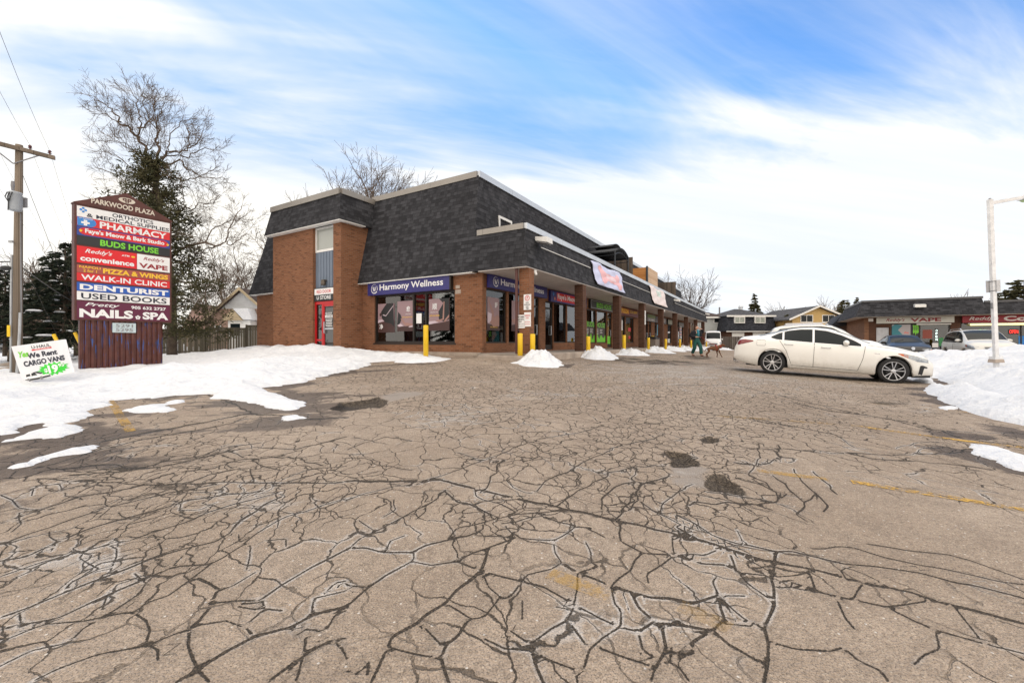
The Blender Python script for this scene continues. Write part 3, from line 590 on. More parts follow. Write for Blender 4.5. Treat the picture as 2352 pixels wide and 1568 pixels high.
# ------------------------------------------------------------------ snow
def snowmat():
    t = NT('snow'); p = t.pos()
    n1 = t.noise(p, 7, 5, .6); n2 = t.noise(p, 38, 4, .6); g = t.ramp(t.noise(p, 2.6, 6, .74), .58, .78, 0, .5)
    c = t.mix(t.ramp(n1, .3, .7), (.70, .73, .78, 1), (.80, .82, .85, 1))
    c = t.mix(t.math('MULTIPLY', g, t.ramp(n2, .45, .75)), c, (.42, .36, .30, 1))
    b = t.bsdf(c, .75, 0, t.bump(t.math('ADD', t.math('MULTIPLY', n1, 1.0), t.math('MULTIPLY', n2, .25)), .75, .10), .25)
    return t.m
SNOW = snowmat(); MAT['snow'] = SNOW
def snow_sheet(name, XX, YY, thick, keep=-0.02):
    TT = thick; n_, m_ = XX.shape; Zs = gz(XX, YY) + TT
    ok = (TT > keep).ravel(); ii, jj = np.meshgrid(np.arange(n_-1), np.arange(m_-1), indexing='ij'); a = (ii*m_+jj).ravel()
    q = np.stack([a, a+m_, a+m_+1, a+1], 1); q = q[ok[q].any(1)]
    use = np.unique(q); remap = np.full(n_*m_, -1); remap[use] = np.arange(len(use))
    me = bpy.data.meshes.new(name); me.vertices.add(len(use)); me.vertices.foreach_set('co', np.stack([XX.ravel()[use], YY.ravel()[use], Zs.ravel()[use]], -1).ravel().astype(np.float32))
    fastfaces(me, remap[q]); me.materials.append(SNOW)
    o = bpy.data.objects.new(name, me); C.objects.link(o); return o
xa = [-v for v in axis(0.3, 0.055, 0.009, 40, 420)[::-1]] + [0.35]
ya = [-300, -80, -30, -12, -5, 0, 2] + axis(3.0, 0.055, 0.0075, 60, 420)
XX, YY = np.meshgrid(np.array(xa), np.array(ya), indexing='ij')
s = np.full(XX.shape, -9.0)
s = sdpoly(XX, YY, SN[0]); s1 = np.full(XX.shape, -9.0)
for pl in SN[1:10]: s1 = np.maximum(s1, sdpoly(XX, YY, pl))
rag = 0.42*fbm(XX, YY, 1.3, 6, 20) + 0.16*fbm(XX, YY*1.6, 4.5, 3, 77)
s = s + rag*np.clip(1.2 - abs(s), 0, 1); s = np.maximum(s, s1 + .05 + .35*rag*np.clip(1.2-abs(s1), 0, 1)); s = np.where((abs(s) < .5) & (YY < 9), s+.06*fbm(XX, YY*2, 8, 3, 78), s)
u_, w_ = uw(XX, YY); v_ = -w_
th = np.where(s > 0, 0.02 + 0.20*(1-np.exp(-np.clip(s, 0, 9)/0.55))*np.clip(.35+s*.5, 0, 1), np.clip(s*.5, -.12, 0)) + np.where(s > 0, 1, 0)*0.05*fbm(XX, YY, 1.4, 5, 33)*np.clip(s, 0, 1)
berm = np.exp(-((u_+1.9-0.25*np.sin(v_*1.3))/0.75)**2)*np.clip(1-abs(v_-8.3)/4.2, 0, 1)**.6
th += (0.30*berm*(1+.5*fbm(XX, YY, 1.1, 4, 55)) + 0.10*np.exp(-((XX+6.5)**2/9+(YY-11)**2/5)))*(s > .05)
th += 0.20*np.clip(fbm(XX, YY, .35, 3, 91)+.1, 0, 1)*np.clip(s-1, 0, 1)*(YY < 30)
th = np.where(s > 0, th - .15*np.exp(-(((XX+10.3)/2.2)**2+((YY-9.3)/1.6)**2)), th)
th += np.clip(s*2, 0, 1)*(.08*fbm(XX, YY, 2.6, 5, 71)+.12*np.maximum(fbm(XX, YY, 1.9, 3, 72)-.05, 0))*(YY < 40)*(s > 0)
th += np.where(s > .3, .10*np.exp(-(((XX-at(270,905)[0])/2.2)**2+((YY-at(270,905)[1]-1.2)/.8)**2)), 0)
so1 = snow_sheet('snow_cover', XX, YY, th); props(so1, 'trodden white snow cover from the street to the end wall of the brick plaza', 'snow', kind='stuff')
xb = np.arange(6.0, 36, 0.11); yb = np.arange(3.5, 30, 0.11)
XX, YY = np.meshgrid(xb, yb, indexing='ij'); s = sdpoly(XX, YY, BANK); s = s + 0.22*fbm(XX, YY, 1.3, 5, 20)*np.clip(1.5-abs(s), 0, 1)
u_, w_ = uw(XX, YY)
hp = np.clip(s, 0, 3)/1.9
crest = .52 + .36*np.clip(1-abs(w_-15.9-.05*u_)/3.0, 0, 1) + .62*np.clip((w_-16.2)/3, 0, 1)*np.clip(1-abs(u_-7.2)/7, 0, 1)
th = np.where(s > 0, .03+crest*(1-np.exp(-hp*1.9))*(1+.35*fbm(XX, YY, .8, 3, 12)), s*.6) + np.where(s > .1, 1, 0)*(.11*fbm(XX, YY, 2.2, 4, 3)+.05*np.maximum(fbm(XX, YY, 6, 3, 8), 0)*2)*np.clip(s*1.5, 0, 1)
# the lamp post stands in a dip dug into the bank
lp = (14.25, 12.5)
th = np.where(s > 0, th - .30*np.exp(-(((XX-lp[0]+.1)/.5)**2+((YY-lp[1]+.2)/.4)**2)), th)
so2 = snow_sheet('snow_bank', XX, YY, th); props(so2, 'long ploughed bank of lumpy white snow that the white sedan noses into', 'snow bank')
def small_patch(i, lab):
    pl = SN[i]; xs_ = [p[0] for p in pl]; ys_ = [p[1] for p in pl]
    XX, YY = np.meshgrid(np.arange(min(xs_)-.15, max(xs_)+.15, .02), np.arange(min(ys_)-.15, max(ys_)+.15, .02), indexing='ij')
    s = sdpoly(XX, YY, pl) + .22*fbm(XX, YY, 3.2, 5, 20)
    o = snow_sheet('snow_patch', XX, YY, np.where(s > 0, np.minimum(.012+s*.18, .05), s*.3), -.01); props(o, lab, 'snow patch')
small_patch(10, 'thin ragged snow patch on the asphalt at the right edge of the photo')
small_patch(12, 'small sliver of snow just below the foot of the big snow bank')
def strip(name, lab, pts, dz):
    P4 = [at(*p) for p in pts]; a, b, c, d = [Vector(p) for p in P4]
    g = [[(lambda q: (q.x, q.y, float(gz(q.x, q.y))+dz))((a+(b-a)*i/30)*(1-j/4)+(d+(c-d)*i/30)*(j/4)) for j in range(5)] for i in range(31)]
    o = MB().grid(g).build(name, plain('salted_road', (.30,.24,.19,1), .9, 0, .3, 1.0)); struct(o)
    return o
strip('footpath', '', [(-160,874),(60,836),(90,843),(-160,898)], .30)
strip('road', '', [(-300,806),(330,795),(330,799),(-300,822)], .33)
# faded yellow parking lines, worn paint 4 mm above the asphalt
t = NT('worn_paint'); p = t.pos()
a_ = t.n('ShaderNodeAttribute', attribute_name='wear').outputs[2]
k_ = t.ramp(t.math('ADD', t.noise(p, 26, 5, .75), t.math('MULTIPLY', t.noise(p, 2.5, 3), .6)), .74, .90)
k_ = t.math('MULTIPLY', k_, a_)
pb = t.n('ShaderNodeBsdfPrincipled', {'Base Color': (.55, .33, .06, 1), 'Roughness': .8}); tb = t.n('ShaderNodeBsdfTransparent')
mx = t.n('ShaderNodeMixShader', {0: k_}); t.t.links.new(tb.outputs[0], mx.inputs[1]); t.t.links.new(pb.outputs[0], mx.inputs[2]); t.t.links.new(mx.outputs[0], t.out.inputs[0]); MAT['paint'] = t.m
def zmesh(x, y): return float(gz(x, y)) + .012*float(fbm(np.array([x]), np.array([y]), .9, 3, 9)[0]) + .006
for (x0, y0), (x1, y1), w_l, wear in [((1262,1318),(1400,1372),.10,.34),((1560,1395),(1680,1450),.10,.15),((1956,1106),(2360,1174),.10,1),((1955,977),(2352,1028),.10,1),((1645,955),(1920,975),.10,.5),((1960,921),(2230,948),.10,.5),((247,914),(300,991),.10,.6),((1740,1080),(1900,1100),.10,.5)]:
    a = Vector(at(x0, y0)); b = Vector(at(x1, y1)); nn = max(2, int((b-a).length/.15)); d = (b-a).normalized(); nr = Vector((-d.y, d.x))*w_l/2
    g = [[(q.x+nr.x*k, q.y+nr.y*k, zmesh(q.x+nr.x*k, q.y+nr.y*k)) for k in (-1, 0, 1)] for q in [a+(b-a)*i/nn for i in range(nn+1)]]
    o = MB().grid(g).build('parking_line', MAT['paint']); attr(o.data, 'wear', [wear]*len(o.data.vertices)); struct(o)
# ------------------------------------------------------------------ shared materials
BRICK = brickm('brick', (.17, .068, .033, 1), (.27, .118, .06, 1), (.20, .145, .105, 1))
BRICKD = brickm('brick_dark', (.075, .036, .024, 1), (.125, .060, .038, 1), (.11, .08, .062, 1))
SHG = shinglem('shingle', (.013, .0135, .016, 1), (.052, .053, .060, 1))
SHG2 = shinglem('shingle_side', (.016, .019, .026, 1), (.055, .062, .078, 1))
CAP = capm('galvanised_cap', (.60, .64, .69, 1))
CAPD = capm('tan_cap', (.30, .28, .255, 1))
SOF = sidingm('soffit', (.56, .52, .49, 1), .15, False, .3)
FRM = plain('bronze_frame', (.022, .017, .014, 1), .45, .2)
GLS = glassm('shop_glass', (.42,.45,.46,1), 0.02); GLD = glassm('dark_glass', (.12, .13, .13, 1), .03)
CONC = plain('concrete', (.36, .30, .25, 1), .9, 0, .25, 1.6, bump=.3)
WHT = plain('white_paint', (.78, .78, .76, 1), .5, 0, .05); BLK = plain('black', (.012, .012, .013, 1), .5)
YEL = plain('yellow_paint', (.78, .50, .012, 1), .45, 0, .06, bump=.1)
INT = plain('interior', (.13, .105, .085, 1), .9, 0, .4, 1.3); GRY = plain('grey', (.22, .22, .23, 1), .6)  # INT: the darkness of the rooms is put into a dim colour
def vinyl(name, c, rough=.4, em=0.0): return plain('v_' + name, c, rough, 0, .03, 2, emis=em)
NAVY = vinyl('navy', (.028, .026, .16, 1)); WV = vinyl('white', (.80, .80, .80, 1)); REDV = vinyl('red', (.62, .012, .018, 1)); GRN = vinyl('green', (.18, .62, .03, 1)); BKV = vinyl('black', (.012, .014, .016, 1))
YLV = vinyl('yellow', (.85, .52, .03, 1)); BLV = vinyl('blue', (.012, .09, .42, 1)); MAR = vinyl('maroon', (.105, .004, .038, 1)); ORG = vinyl('terracotta', (.36, .075, .055, 1)); DNV = vinyl('ink', (.012, .016, .035, 1))
SKY_ = vinyl('sky_blue', (.03, .22, .60, 1)); BRN = plain('sign_brown', (.085, .024, .018, 1), .55, 0, .2, bump=.1); MAUV = vinyl('mauve', (.30, .20, .215, 1)); SKN = vinyl('skin_print', (.34, .19, .16, 1)); DSK = vinyl('deep_brown', (.055, .024, .022, 1)); LSK = vinyl('light_linen', (.55, .45, .50, 1))
# ------------------------------------------------------------------ main plaza building
FL = -.40
bl = thing('plaza_building', 'two-storey brick shop building with dark shingled mansard roof and covered walkway', 'building', tuple(B(0, 0, -.6)), BROT)
def b_(): return MB(BT)
L_ = 48.3
m = b_()
# end wall (plane u=0) round the wide shop window, then the long shop-front wall (v=0)
def wallu(m, u0, u1, v0, v1, z0, z1, holes=()):
    """wall slab between u0..u1 thick, spanning v0..v1; holes (v0,v1,z0,z1)"""
    hs = sorted(holes); c = v0
    for a, b, za, zb in hs:
        if a > c: m.box((u0, c, z0), (u1, a, z1))
        if za > z0: m.box((u0, a, z0), (u1, b, za))
        if zb < z1: m.box((u0, a, zb), (u1, b, z1))
        c = b
    if c < v1: m.box((u0, c, z0), (u1, v1, z1))
def wallv(m, v0, v1, u0, u1, z0, z1, holes=()):
    c = u0
    for a, b, za, zb in sorted(holes):
        if a > c: m.box((c, v0, z0), (a, v1, z1))
        if za > z0: m.box((a, v0, z0), (b, v1, za))
        if zb < z1: m.box((a, v0, zb), (b, v1, z1))
        c = b
    if c < u1: m.box((c, v0, z0), (u1, v1, z1))
Z0, Z1 = -.40, 2.56
wallu(m, 0, .25, 0, 14.87, Z0, Z1, [(1.26, 5.645, -.06, 1.96)])
m.box((.25, 14.62, Z0), (L_, 14.87, Z1)); m.box((L_-.25, 0, Z0), (L_, 14.62, Z1))
# openings of the long front: (u0,u1,z0,z1,kind)
OP = [(.10,1.69,-.06,1.96,'w'),(1.82,3.55,-.06,1.96,'w'),(3.62,4.45,-.38,1.96,'d'),(5.06,5.92,-.38,1.88,'d'),(5.96,7.48,-.06,1.88,'w'),(7.56,9.4,-.06,1.88,'w'),(10.3,11.85,-.10,1.86,'w'),(11.97,13.8,-.10,1.86,'w'),(13.92,14.85,-.38,1.86,'d'),
      (16.1,17.9,-.10,1.80,'w'),(18.05,20.2,-.10,1.80,'w'),(21.6,22.5,-.38,1.8,'w'),(23.9,24.8,-.42,1.75,'d'),(25.0,25.9,-.42,1.75,'d'),(27.2,28.0,-.42,1.75,'d'),(28.2,31.2,-.2,1.75,'w'),(33.0,35.2,-.2,1.7,'w'),(35.4,36.3,-.42,1.7,'d'),(38.9,42.4,-.2,1.7,'w'),(43.4,44.3,-.42,1.7,'d'),(44.5,47.4,-.2,1.7,'w')]
m2 = b_(); wallv(m2, 0, .25, .25, L_-.25, Z0-.15, Z1, [(a, b, c, d) for a, b, c, d, k in OP])
m.build('wall', BRICK, bl); m2.build('wall', BRICK, bl)
# tower
tw = b_(); T0, T1, TF, TB = 6.39, 11.39, -1.10, 1.0
wallu(tw, TF, TF+.25, T0, T1, Z0-.1, 5.0, [(6.9, 8.30, Z0-.1, 5.0)])
tw.box((TF+.25, T0, Z0-.1), (.6, T0+.25, 5.0)); tw.box((TF+.25, T1-.25, Z0-.1), (.6, T1, 5.0))
tw.build('stair_tower', BRICK, bl)
# plinth
b_().box((-.07, .05, -.62), (0, 6.38, -.40)).build('plinth', CONC, bl)
# roofs: mansard slopes as closed shells
def frustum(m, bot, top):
    """bot/top: lists of 4 (u,v,z)"""
    m.add(list(bot)+list(top), [(3,2,1,0),(4,5,6,7),(0,1,5,4),(1,2,6,5),(2,3,7,6),(3,0,4,7)]); return m
ZS, ZC, ZL = 2.50, 6.36, 3.86
rf = frustum(b_(), [(-.28,-1.98,ZS),(L_+.3,-1.98,ZS),(L_+.3,0.2,ZS),(-.28,0.2,ZS)], [(.037,-1.74,ZL),(L_-.1,-1.74,ZL),(L_-.1,0.343,ZL),(.037,0.343,ZL)])
r1 = rf.build('mansard_roof', SHG, bl)
um = frustum(b_(), [(-.28,0.203,ZS),(L_-3.2,.203,ZS),(L_-3.2,15.2,ZS),(-.28,15.2,ZS)], [(.62,.60,ZC),(L_-4.0,.60,ZC),(L_-4.0,14.6,ZC),(.62,14.6,ZC)])
r2 = um.build('mansard_roof', SHG, bl)
tr_ = frustum(b_(), [(-1.38,6.12,5.0),(1.2,6.12,5.0),(1.2,11.66,5.0),(-1.38,11.66,5.0)], [(-1.16,6.34,6.16),(1.2,6.34,6.16),(1.2,11.44,6.16),(-1.16,11.44,6.16)])
r3 = tr_.build('mansard_roof', SHG, bl)
# snow-white metal caps
def capring(pts, z0, z1, mat, closed=False):
    m = b_()
    for (a, b), (c, d) in zip(pts, pts[1:]):
        dx, dy = c-a, d-b; L = math.hypot(dx, dy); dx /= L; dy /= L; nx_, ny_ = -dy*.07, dx*.07
        m.hexa([(a-nx_-dx*.03, b-ny_-dy*.03, z0), (c-nx_+dx*.03, d-ny_+dy*.03, z0), (c+nx_+dx*.03, d+ny_+dy*.03, z0), (a+nx_-dx*.03, b+ny_-dy*.03, z0)],
               [(a-nx_-dx*.03, b-ny_-dy*.03, z1), (c-nx_+dx*.03, d-ny_+dy*.03, z1), (c+nx_+dx*.03, d+ny_+dy*.03, z1), (a+nx_-dx*.03, b+ny_-dy*.03, z1)])
        k = int(L/3.0)
        for i in range(1, k):   # standing joints
            x, y = a+dx*3*i, b+dy*3*i; m.box((x-.012-abs(ny_)*1.06, y-.012-abs(nx_)*1.06, z0+.002), (x+.012+abs(ny_)*1.06, y+.012+abs(nx_)*1.06, z1+.004)) if False else None
    return m.build('roof_cap', mat, bl)
capring([(.64,.61),(L_-4.02,.61)], ZC-.11, ZC+.12, CAP); capring([(.63,.69),(.63,6.42)], ZC-.11, ZC+.12, CAPD); capring([(.63,11.5),(.63,14.6)], ZC-.11, ZC+.12, CAPD)
capring([(.10,-1.73),(L_-.12,-1.73)], ZL-.02, ZL+.18, CAP); capring([(.075,-1.65),(.075,.22)], ZL-.018, ZL+.178, CAPD)
capring([(-1.15,6.43),(-1.15,11.4)], 6.12, 6.36, CAPD); capring([(-1.08,6.35),(.62,6.35)], 6.122, 6.358, CAPD)
# soffit boards
b_().box((-.27,-1.97,ZS-.03),(L_+.29,0,ZS-.003)).build('soffit', SOF, bl)
b_().box((-.27,0.26,ZS-.032),(-.003,6.38,ZS-.004)).build('soffit', WHT, bl); b_().box((-.27,11.4,ZS-.032),(-.003,15.15,ZS-.004)).build('soffit', WHT, bl)
b_().box((-1.37,6.13,4.965),(-1.103,11.65,4.996)).box((-1.10,6.13,4.965),(-.05,6.387,4.996)).build('soffit', WHT, bl)
# walkway slab with kerb
wk = b_().box((-.30,-2.15,-.75),(L_+.5,0,FL-.02)); wk.build('walkway', plain('walk', (.30,.26,.225,1), .9, 0, .2, 1.2, bump=.3), bl, bevel=.02)
b_().box((-.36,-2.33,-.80),(L_+.5,-2.153,FL-.035)).build('kerb', CONC, bl, bevel=.02)
# brick pillars
PU = [.12,4.95,10.25,15.6,21.3,27.05,33.1,39.6,45.9]
for i, u in enumerate(PU): b_().box((u-.18,-1.95,-.75),(u+.18,-1.57,ZS-.032)).build('pillar', BRICKD if i else BRICK, bl)  # pillars past the corner in darker brick, their shade put into the colour
b_().tube([(-.13,-1.51,-.45),(-.13,-1.51,ZS-.04)], .05, 10).build('downspout', plain('brown_pipe', (.09,.03,.025,1), .5), bl)
b_().tube([(5.18,-1.90,-.45),(5.18,-1.90,ZS-.05)], .045, 8).build('downspout', MAT['brown_pipe'], bl)
# windows and doors of the long front
def sash(u0, u1, z0, z1, kind):
    fr = b_(); t_ = .055; y0, y1 = .06, .16
    fr.box((u0,y0,z0),(u0+t_,y1,z1)).box((u1-t_,y0,z0),(u1,y1,z1)).box((u0+t_,y0,z1-t_),(u1-t_,y1,z1)).box((u0+t_,y0,z0),(u1-t_,y1,z0+t_))
    if kind == 'd':
        fr.box((u0+t_,y0,1.52),(u1-t_,y1,1.60)).box((u0+t_,y0+.01,z0+t_),(u0+t_+.06,y1-.01,1.52)).box((u1-t_-.06,y0+.01,z0+t_),(u1-t_,y1-.01,1.52)).box((u0+t_+.06,y0+.01,z0+t_),(u1-t_-.06,y1-.01,z0+.22))
    o = fr.build('door' if kind == 'd' else 'window', FRM, bl)
    b_().box((u0+.03,.10,z0+.03),(u1-.03,.115,z1-.03)).build('pane', GLS, o)
    if kind == 'd': b_().box((u1-.17,.02,.30),(u1-.14,.06,.75)).box((u1-.17,.02,.30),(u1-.14,.10,.33)).box((u1-.17,.02,.72),(u1-.14,.10,.75)).build('handle', CAP, o)
for a in OP: sash(*a)
# the wide window in the end wall
fr = b_(); 
for a, b in ((1.26,1.33),(2.72,2.80),(3.38,3.46),(5.575,5.645)): fr.box((.05,a,-.06),(.17,b,1.96))
fr.box((.052,1.33,-.06),(.168,5.575,0.01)).box((.052,1.33,1.88),(.168,5.575,1.96)); fr.box((-.02,1.2,-.12),(.05,5.7,-.062))
o = fr.build('window', FRM, bl); b_().box((.105,1.3,-.03),(.12,5.6,1.92)).build('pane', GLS, o)
# rooms behind the glass: floor, back wall, partitions, ceiling
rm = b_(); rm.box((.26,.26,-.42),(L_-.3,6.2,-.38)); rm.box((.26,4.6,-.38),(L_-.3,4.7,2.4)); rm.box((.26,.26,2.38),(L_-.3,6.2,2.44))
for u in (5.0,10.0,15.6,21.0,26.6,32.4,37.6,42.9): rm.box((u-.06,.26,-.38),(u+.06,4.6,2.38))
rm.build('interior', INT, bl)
# furniture blocks glimpsed inside
for a, b in (((1.6,1.2,-.38),(2.2,2.6,.5)),((3.2,3.0,-.38),(4.4,3.5,.7)),((6.2,2.5,-.38),(7.8,3.0,.65)),((11,2.4,-.38),(14,2.9,.6)),((17,2.2,-.38),(20,2.7,.7))): b_().box(a, b).build('counter', plain('pale_wood', (.30,.21,.14,1), .6), bl)
# tower window column
tx = TF+.12
w_ = b_().box((tx,6.95,3.9),(tx+.08,8.25,4.0)).box((tx,6.95,4.9),(tx+.08,8.25,4.98)).box((tx,6.9,3.9),(tx+.08,6.98,4.98)).box((tx,8.22,3.9),(tx+.08,8.3,4.98)).build('window', WHT, bl)
t = NT('blind_glass'); t.bsdf((.34,.36,.33,1), .08, 0, None, .8); MAT['blind'] = t.m
b_().box((tx+.03,6.98,4.0),(tx+.05,8.22,4.9)).build('pane', t.m, w_)
pn = b_().box((tx+.02,6.9,2.32),(tx+.06,8.3,3.9))
for k in range(7): pn.box((tx,6.93+k*.2,2.33),(tx+.019,6.95+k*.2,3.89))
pn.build('wall_panel', plain('slate_blue', (.16,.20,.26,1), .6, 0, .05), bl)
rd = plain('red_paint', (.50,.010,.014,1), .35, 0, .05)
d_ = b_().box((tx-.02,6.9,1.62),(tx+.07,8.3,1.74)).box((tx-.02,6.9,Z0),(tx+.07,6.98,1.62)).box((tx-.02,8.22,Z0),(tx+.07,8.3,1.62)).box((tx-.02,7.72,Z0),(tx+.07,7.82,1.62)).box((tx-.01,7.82,.02),(tx+.06,8.22,.10)).box((tx-.01,6.98,-.38),(tx+.06,7.72,-.28)).box((tx-.01,6.98,1.52),(tx+.06,7.72,1.62)).box((tx-.01,6.98,-.28),(tx+.06,7.04,1.52)).box((tx-.01,7.66,-.28),(tx+.06,7.72,1.52)).build('door', rd, bl)
b_().box((tx+.02,7.0,-.3),(tx+.035,8.24,1.6)).build('pane', GLD, d_)
b_().box((tx-.06,7.60,.35),(tx-.04,7.64,.85)).box((tx-.06,7.60,.35),(tx,7.64,.37)).box((tx-.06,7.60,.83),(tx,7.64,.85)).build('handle', CAP, d_)
b_().box((tx-.02,7.0,.52),(tx-.012,7.66,.58)).build('push_bar', CAP, d_)
b_().box((tx+.3,6.7,-.4),(tx+.32,8.5,2.2)).build('interior', BLK, bl)  # black sheet stands in for the unlit space behind the red door
b_().lathe([(.09,0),(.11,.06),(.09,.2)], (tx-.10,7.6,2.42), (0,0,1), 12).box((tx-.14,7.5,2.60),(tx+.02,7.7,2.66)).build('wall_lamp', plain('lamp_bronze', (.12,.10,.08,1), .4, .4), bl)
# small white window above the low roof
uw_ = b_().box((1.75,.40,3.9),(1.83,.62,5.05)).box((2.67,.40,3.9),(2.75,.62,5.05)).box((1.83,.402,4.95),(2.67,.62,5.05)).build('window', WHT, bl)
b_().box((1.83,.50,3.9),(2.67,.52,4.95)).build('pane', MAT['blind'], uw_)
# patched pale mortar on the corner
b_().box((-.004,1.02,1.98),(0,1.22,2.10)).box((-.004,.98,1.78),(0,1.24,1.93)).build('mortar_patch', CONC, bl)
b_().box((-.60,-2.5,-.75),(-.03,-.2,-.47)).build('ramp', CONC, bl, bevel=.05)
# ------------------------------------------------------------------ shop signs
def sign_v(name, lab, u0, u1, z0, z1, matb, y=-.02, th_=.12, cat='shop sign', edge=None):
    t_ = thing(name, lab, cat, tuple(B((u0+u1)/2, y, z0)), BROT)
    b_().box((u0, y-th_, z0), (u1, y, z1)).build('sign_box', matb, t_)
    return t_, (lambda: b_()), Vector((u0, y-th_-.004, z0))
EX, EYV = (1,0,0), (0,0,1)
def hw_logo(m, O, ex, ey, cx, cy, r):
    O = Vector(O); ex = Vector(ex); ey = Vector(ey)
    def arc(a0, a1, w0, w1, rr):
        a = [[O+ex*(cx+(rr-w)*math.cos(t))+ey*(cy+(rr-w)*math.sin(t)) for w in (0, w0+(w1-w0)*i/14)] for i in range(15) for t in [R(a0+(a1-a0)*i/14)]]
        m.grid(a)
    arc(60, 325, r*.05, r*.22, r); arc(-20, 45, r*.2, r*.03, r)
    def st(x0, y0, x1, y1, w):
        d = Vector((x1-x0, y1-y0)).normalized()*w; n_ = Vector((-d.y, d.x))
        m.quad(*[O+ex*(cx+r*a)+ey*(cy+r*b) for a, b in ((x0-n_.x, y0-n_.y), (x1-n_.x, y1-n_.y), (x1+n_.x, y1+n_.y), (x0+n_.x, y0+n_.y))])
    st(-.5,.45,-.15,-.5,.08); st(-.15,.5,.1,-.45,.08); st(-.32,.0,-.05,.0,.06); st(.1,-.5,.55,.5,.08)
SW = thing('shop_sign', 'purple-blue wellness shop sign with white lettering, on the end wall facing the car park', 'shop sign', tuple(B(-.05, 3.5, 1.95)), BROT)
b_().box((-.16,1.40,1.955),(-.003,5.88,2.475)).build('sign_box', NAVY, SW)
b_().box((-.165,1.33,1.95),(-.002,1.397,2.48)).build('end_cap', FRM, SW)
m = b_(); O = (-.166, 5.88, 1.955); hw_logo(m, O, (0,-1,0), EYV, .42, .26, .20); m.build('logo', WV, SW); m = b_(); m.text('Harmony Wellness', O, (0,-1,0), EYV, .74, .10, 3.45, .33, .018); m.build('lettering', WV, SW)
t_, mk, O = sign_v('shop_sign', 'purple-blue wellness shop sign under the walkway roof, partly hidden by the corner pillar', .26, 4.98, 1.97, 2.46, NAVY)
m = mk(); hw_logo(m, O, EX, EYV, .42, .25, .19); m.build('logo', WV, t_); m = mk(); m.text('Harmony Wellness', O, EX, EYV, .76, .10, 3.6, .30, .018); m.build('lettering', WV, t_)
t_, mk, O = sign_v('shop_sign', 'blue and red pet grooming sign with white letters and paw prints', 5.36, 9.9, 1.88, 2.40, NAVY)
m = mk(); m.box((6.0,-.143,1.95),(9.75,-.141,2.34)); m.build('red_panel', REDV, t_)
m = mk(); m.text("Faye's Meow & Bark", (O.x, O.y-.004, O.z), EX, EYV, .74, .10, 3.6, .33, .025); m.build('lettering', WV, t_)
def paw(m, O, ex, ey, cx, cy, r):
    O = Vector(O); ex = Vector(ex); ey = Vector(ey)
    for dx, dy, s in ((0,-.2,.55),(-.6,.25,.25),(-.22,.62,.25),(.22,.62,.25),(.6,.25,.25)):
        m.add([O+ex*(cx+r*(dx+s*math.cos(R(45*k))))+ey*(cy+r*(dy+s*math.sin(R(45*k)))) for k in range(8)], [tuple(range(8))])
m = mk(); paw(m, O, EX, EYV, .28, .36, .11); m.build('paw_print', SKY_, t_); m = mk(); paw(m, O, EX, EYV, .42, .15, .09); m.build('paw_print', vinyl('orange', (.75,.22,.06,1)), t_)
t_, mk, O = sign_v('shop_sign', 'black shop sign with green lettering in a thin white frame', 10.55, 15.3, 1.90, 2.43, BKV)
m = mk(); 
for a, b in (((10.6,-.143,1.94),(15.25,-.141,1.955)),((10.6,-.143,2.375),(15.25,-.141,2.39)),((10.6,-.143,1.955),(10.62,-.141,2.375)),((15.23,-.143,1.955),(15.25,-.141,2.375))): m.box(a, b)
m.build('border', WV, t_); m = mk(); m.text('BUDS HOUSE', O, EX, EYV, 1.0, .10, 2.7, .31, .02); m.build('lettering', GRN, t_)
t_, mk, O = sign_v('shop_sign', 'orange and maroon pizza sign with a phone number, between the third and fourth pillars', 15.75, 20.9, 1.84, 2.36, vinyl('dark_red', (.12,.015,.02,1)))
m = mk().box((15.8,-.143,1.98),(18.4,-.141,2.33)); m.build('orange_panel', vinyl('amber', (.55,.17,.01,1)), t_)
m = mk().text('PIZZA', (O.x, O.y-.004, O.z), EX, EYV, .75, .17, 1.75, .29, .03).text('333-9099', (O.x, O.y-.004, O.z), EX, EYV, 2.85, .24, 2.0, .2, .01); m.build('lettering', YLV, t_)
t_, mk, O = sign_v('shop_sign', 'green over grey shop sign behind the fourth pillar', 23.9, 26.9, 1.72, 2.34, GRY)
mk().box((23.95,-.144,2.04),(26.85,-.141,2.30)).build('green_panel', vinyl('sage', (.14,.22,.07,1)), t_)
mk().text('CLINIC', O, EX, EYV, .5, .10, 2.0, .13, .02).build('lettering', WV, t_)
t_, mk, O = sign_v('shop_sign', 'plain grey sign board with two letters showing beside the fifth pillar', 27.2, 31.6, 1.72, 2.30, vinyl('mid_grey', (.16,.16,.19,1)))
mk().text('S', O, EX, EYV, 3.2, .14, .35, .3, .02).text('P', O, EX, EYV, 3.7, .14, .35, .3, .02).build('lettering', WV, t_)
t_, mk, O = sign_v('shop_sign', 'pale lettered box sign hanging just before the sixth pillar', 32.4, 36.9, 1.72, 2.28, BKV)
mk().box((32.5,-.144,1.78),(36.8,-.141,2.22)).build('pale_panel', vinyl('pale', (.42,.45,.38,1)), t_)
t_, mk, O = sign_v('shop_sign', 'blank grey box sign between the sixth and seventh pillars', 38.5, 43.4, 1.68, 2.24, BKV)
mk().box((38.6,-.144,1.74),(43.3,-.141,2.18)).build('pale_panel', GRY, t_)
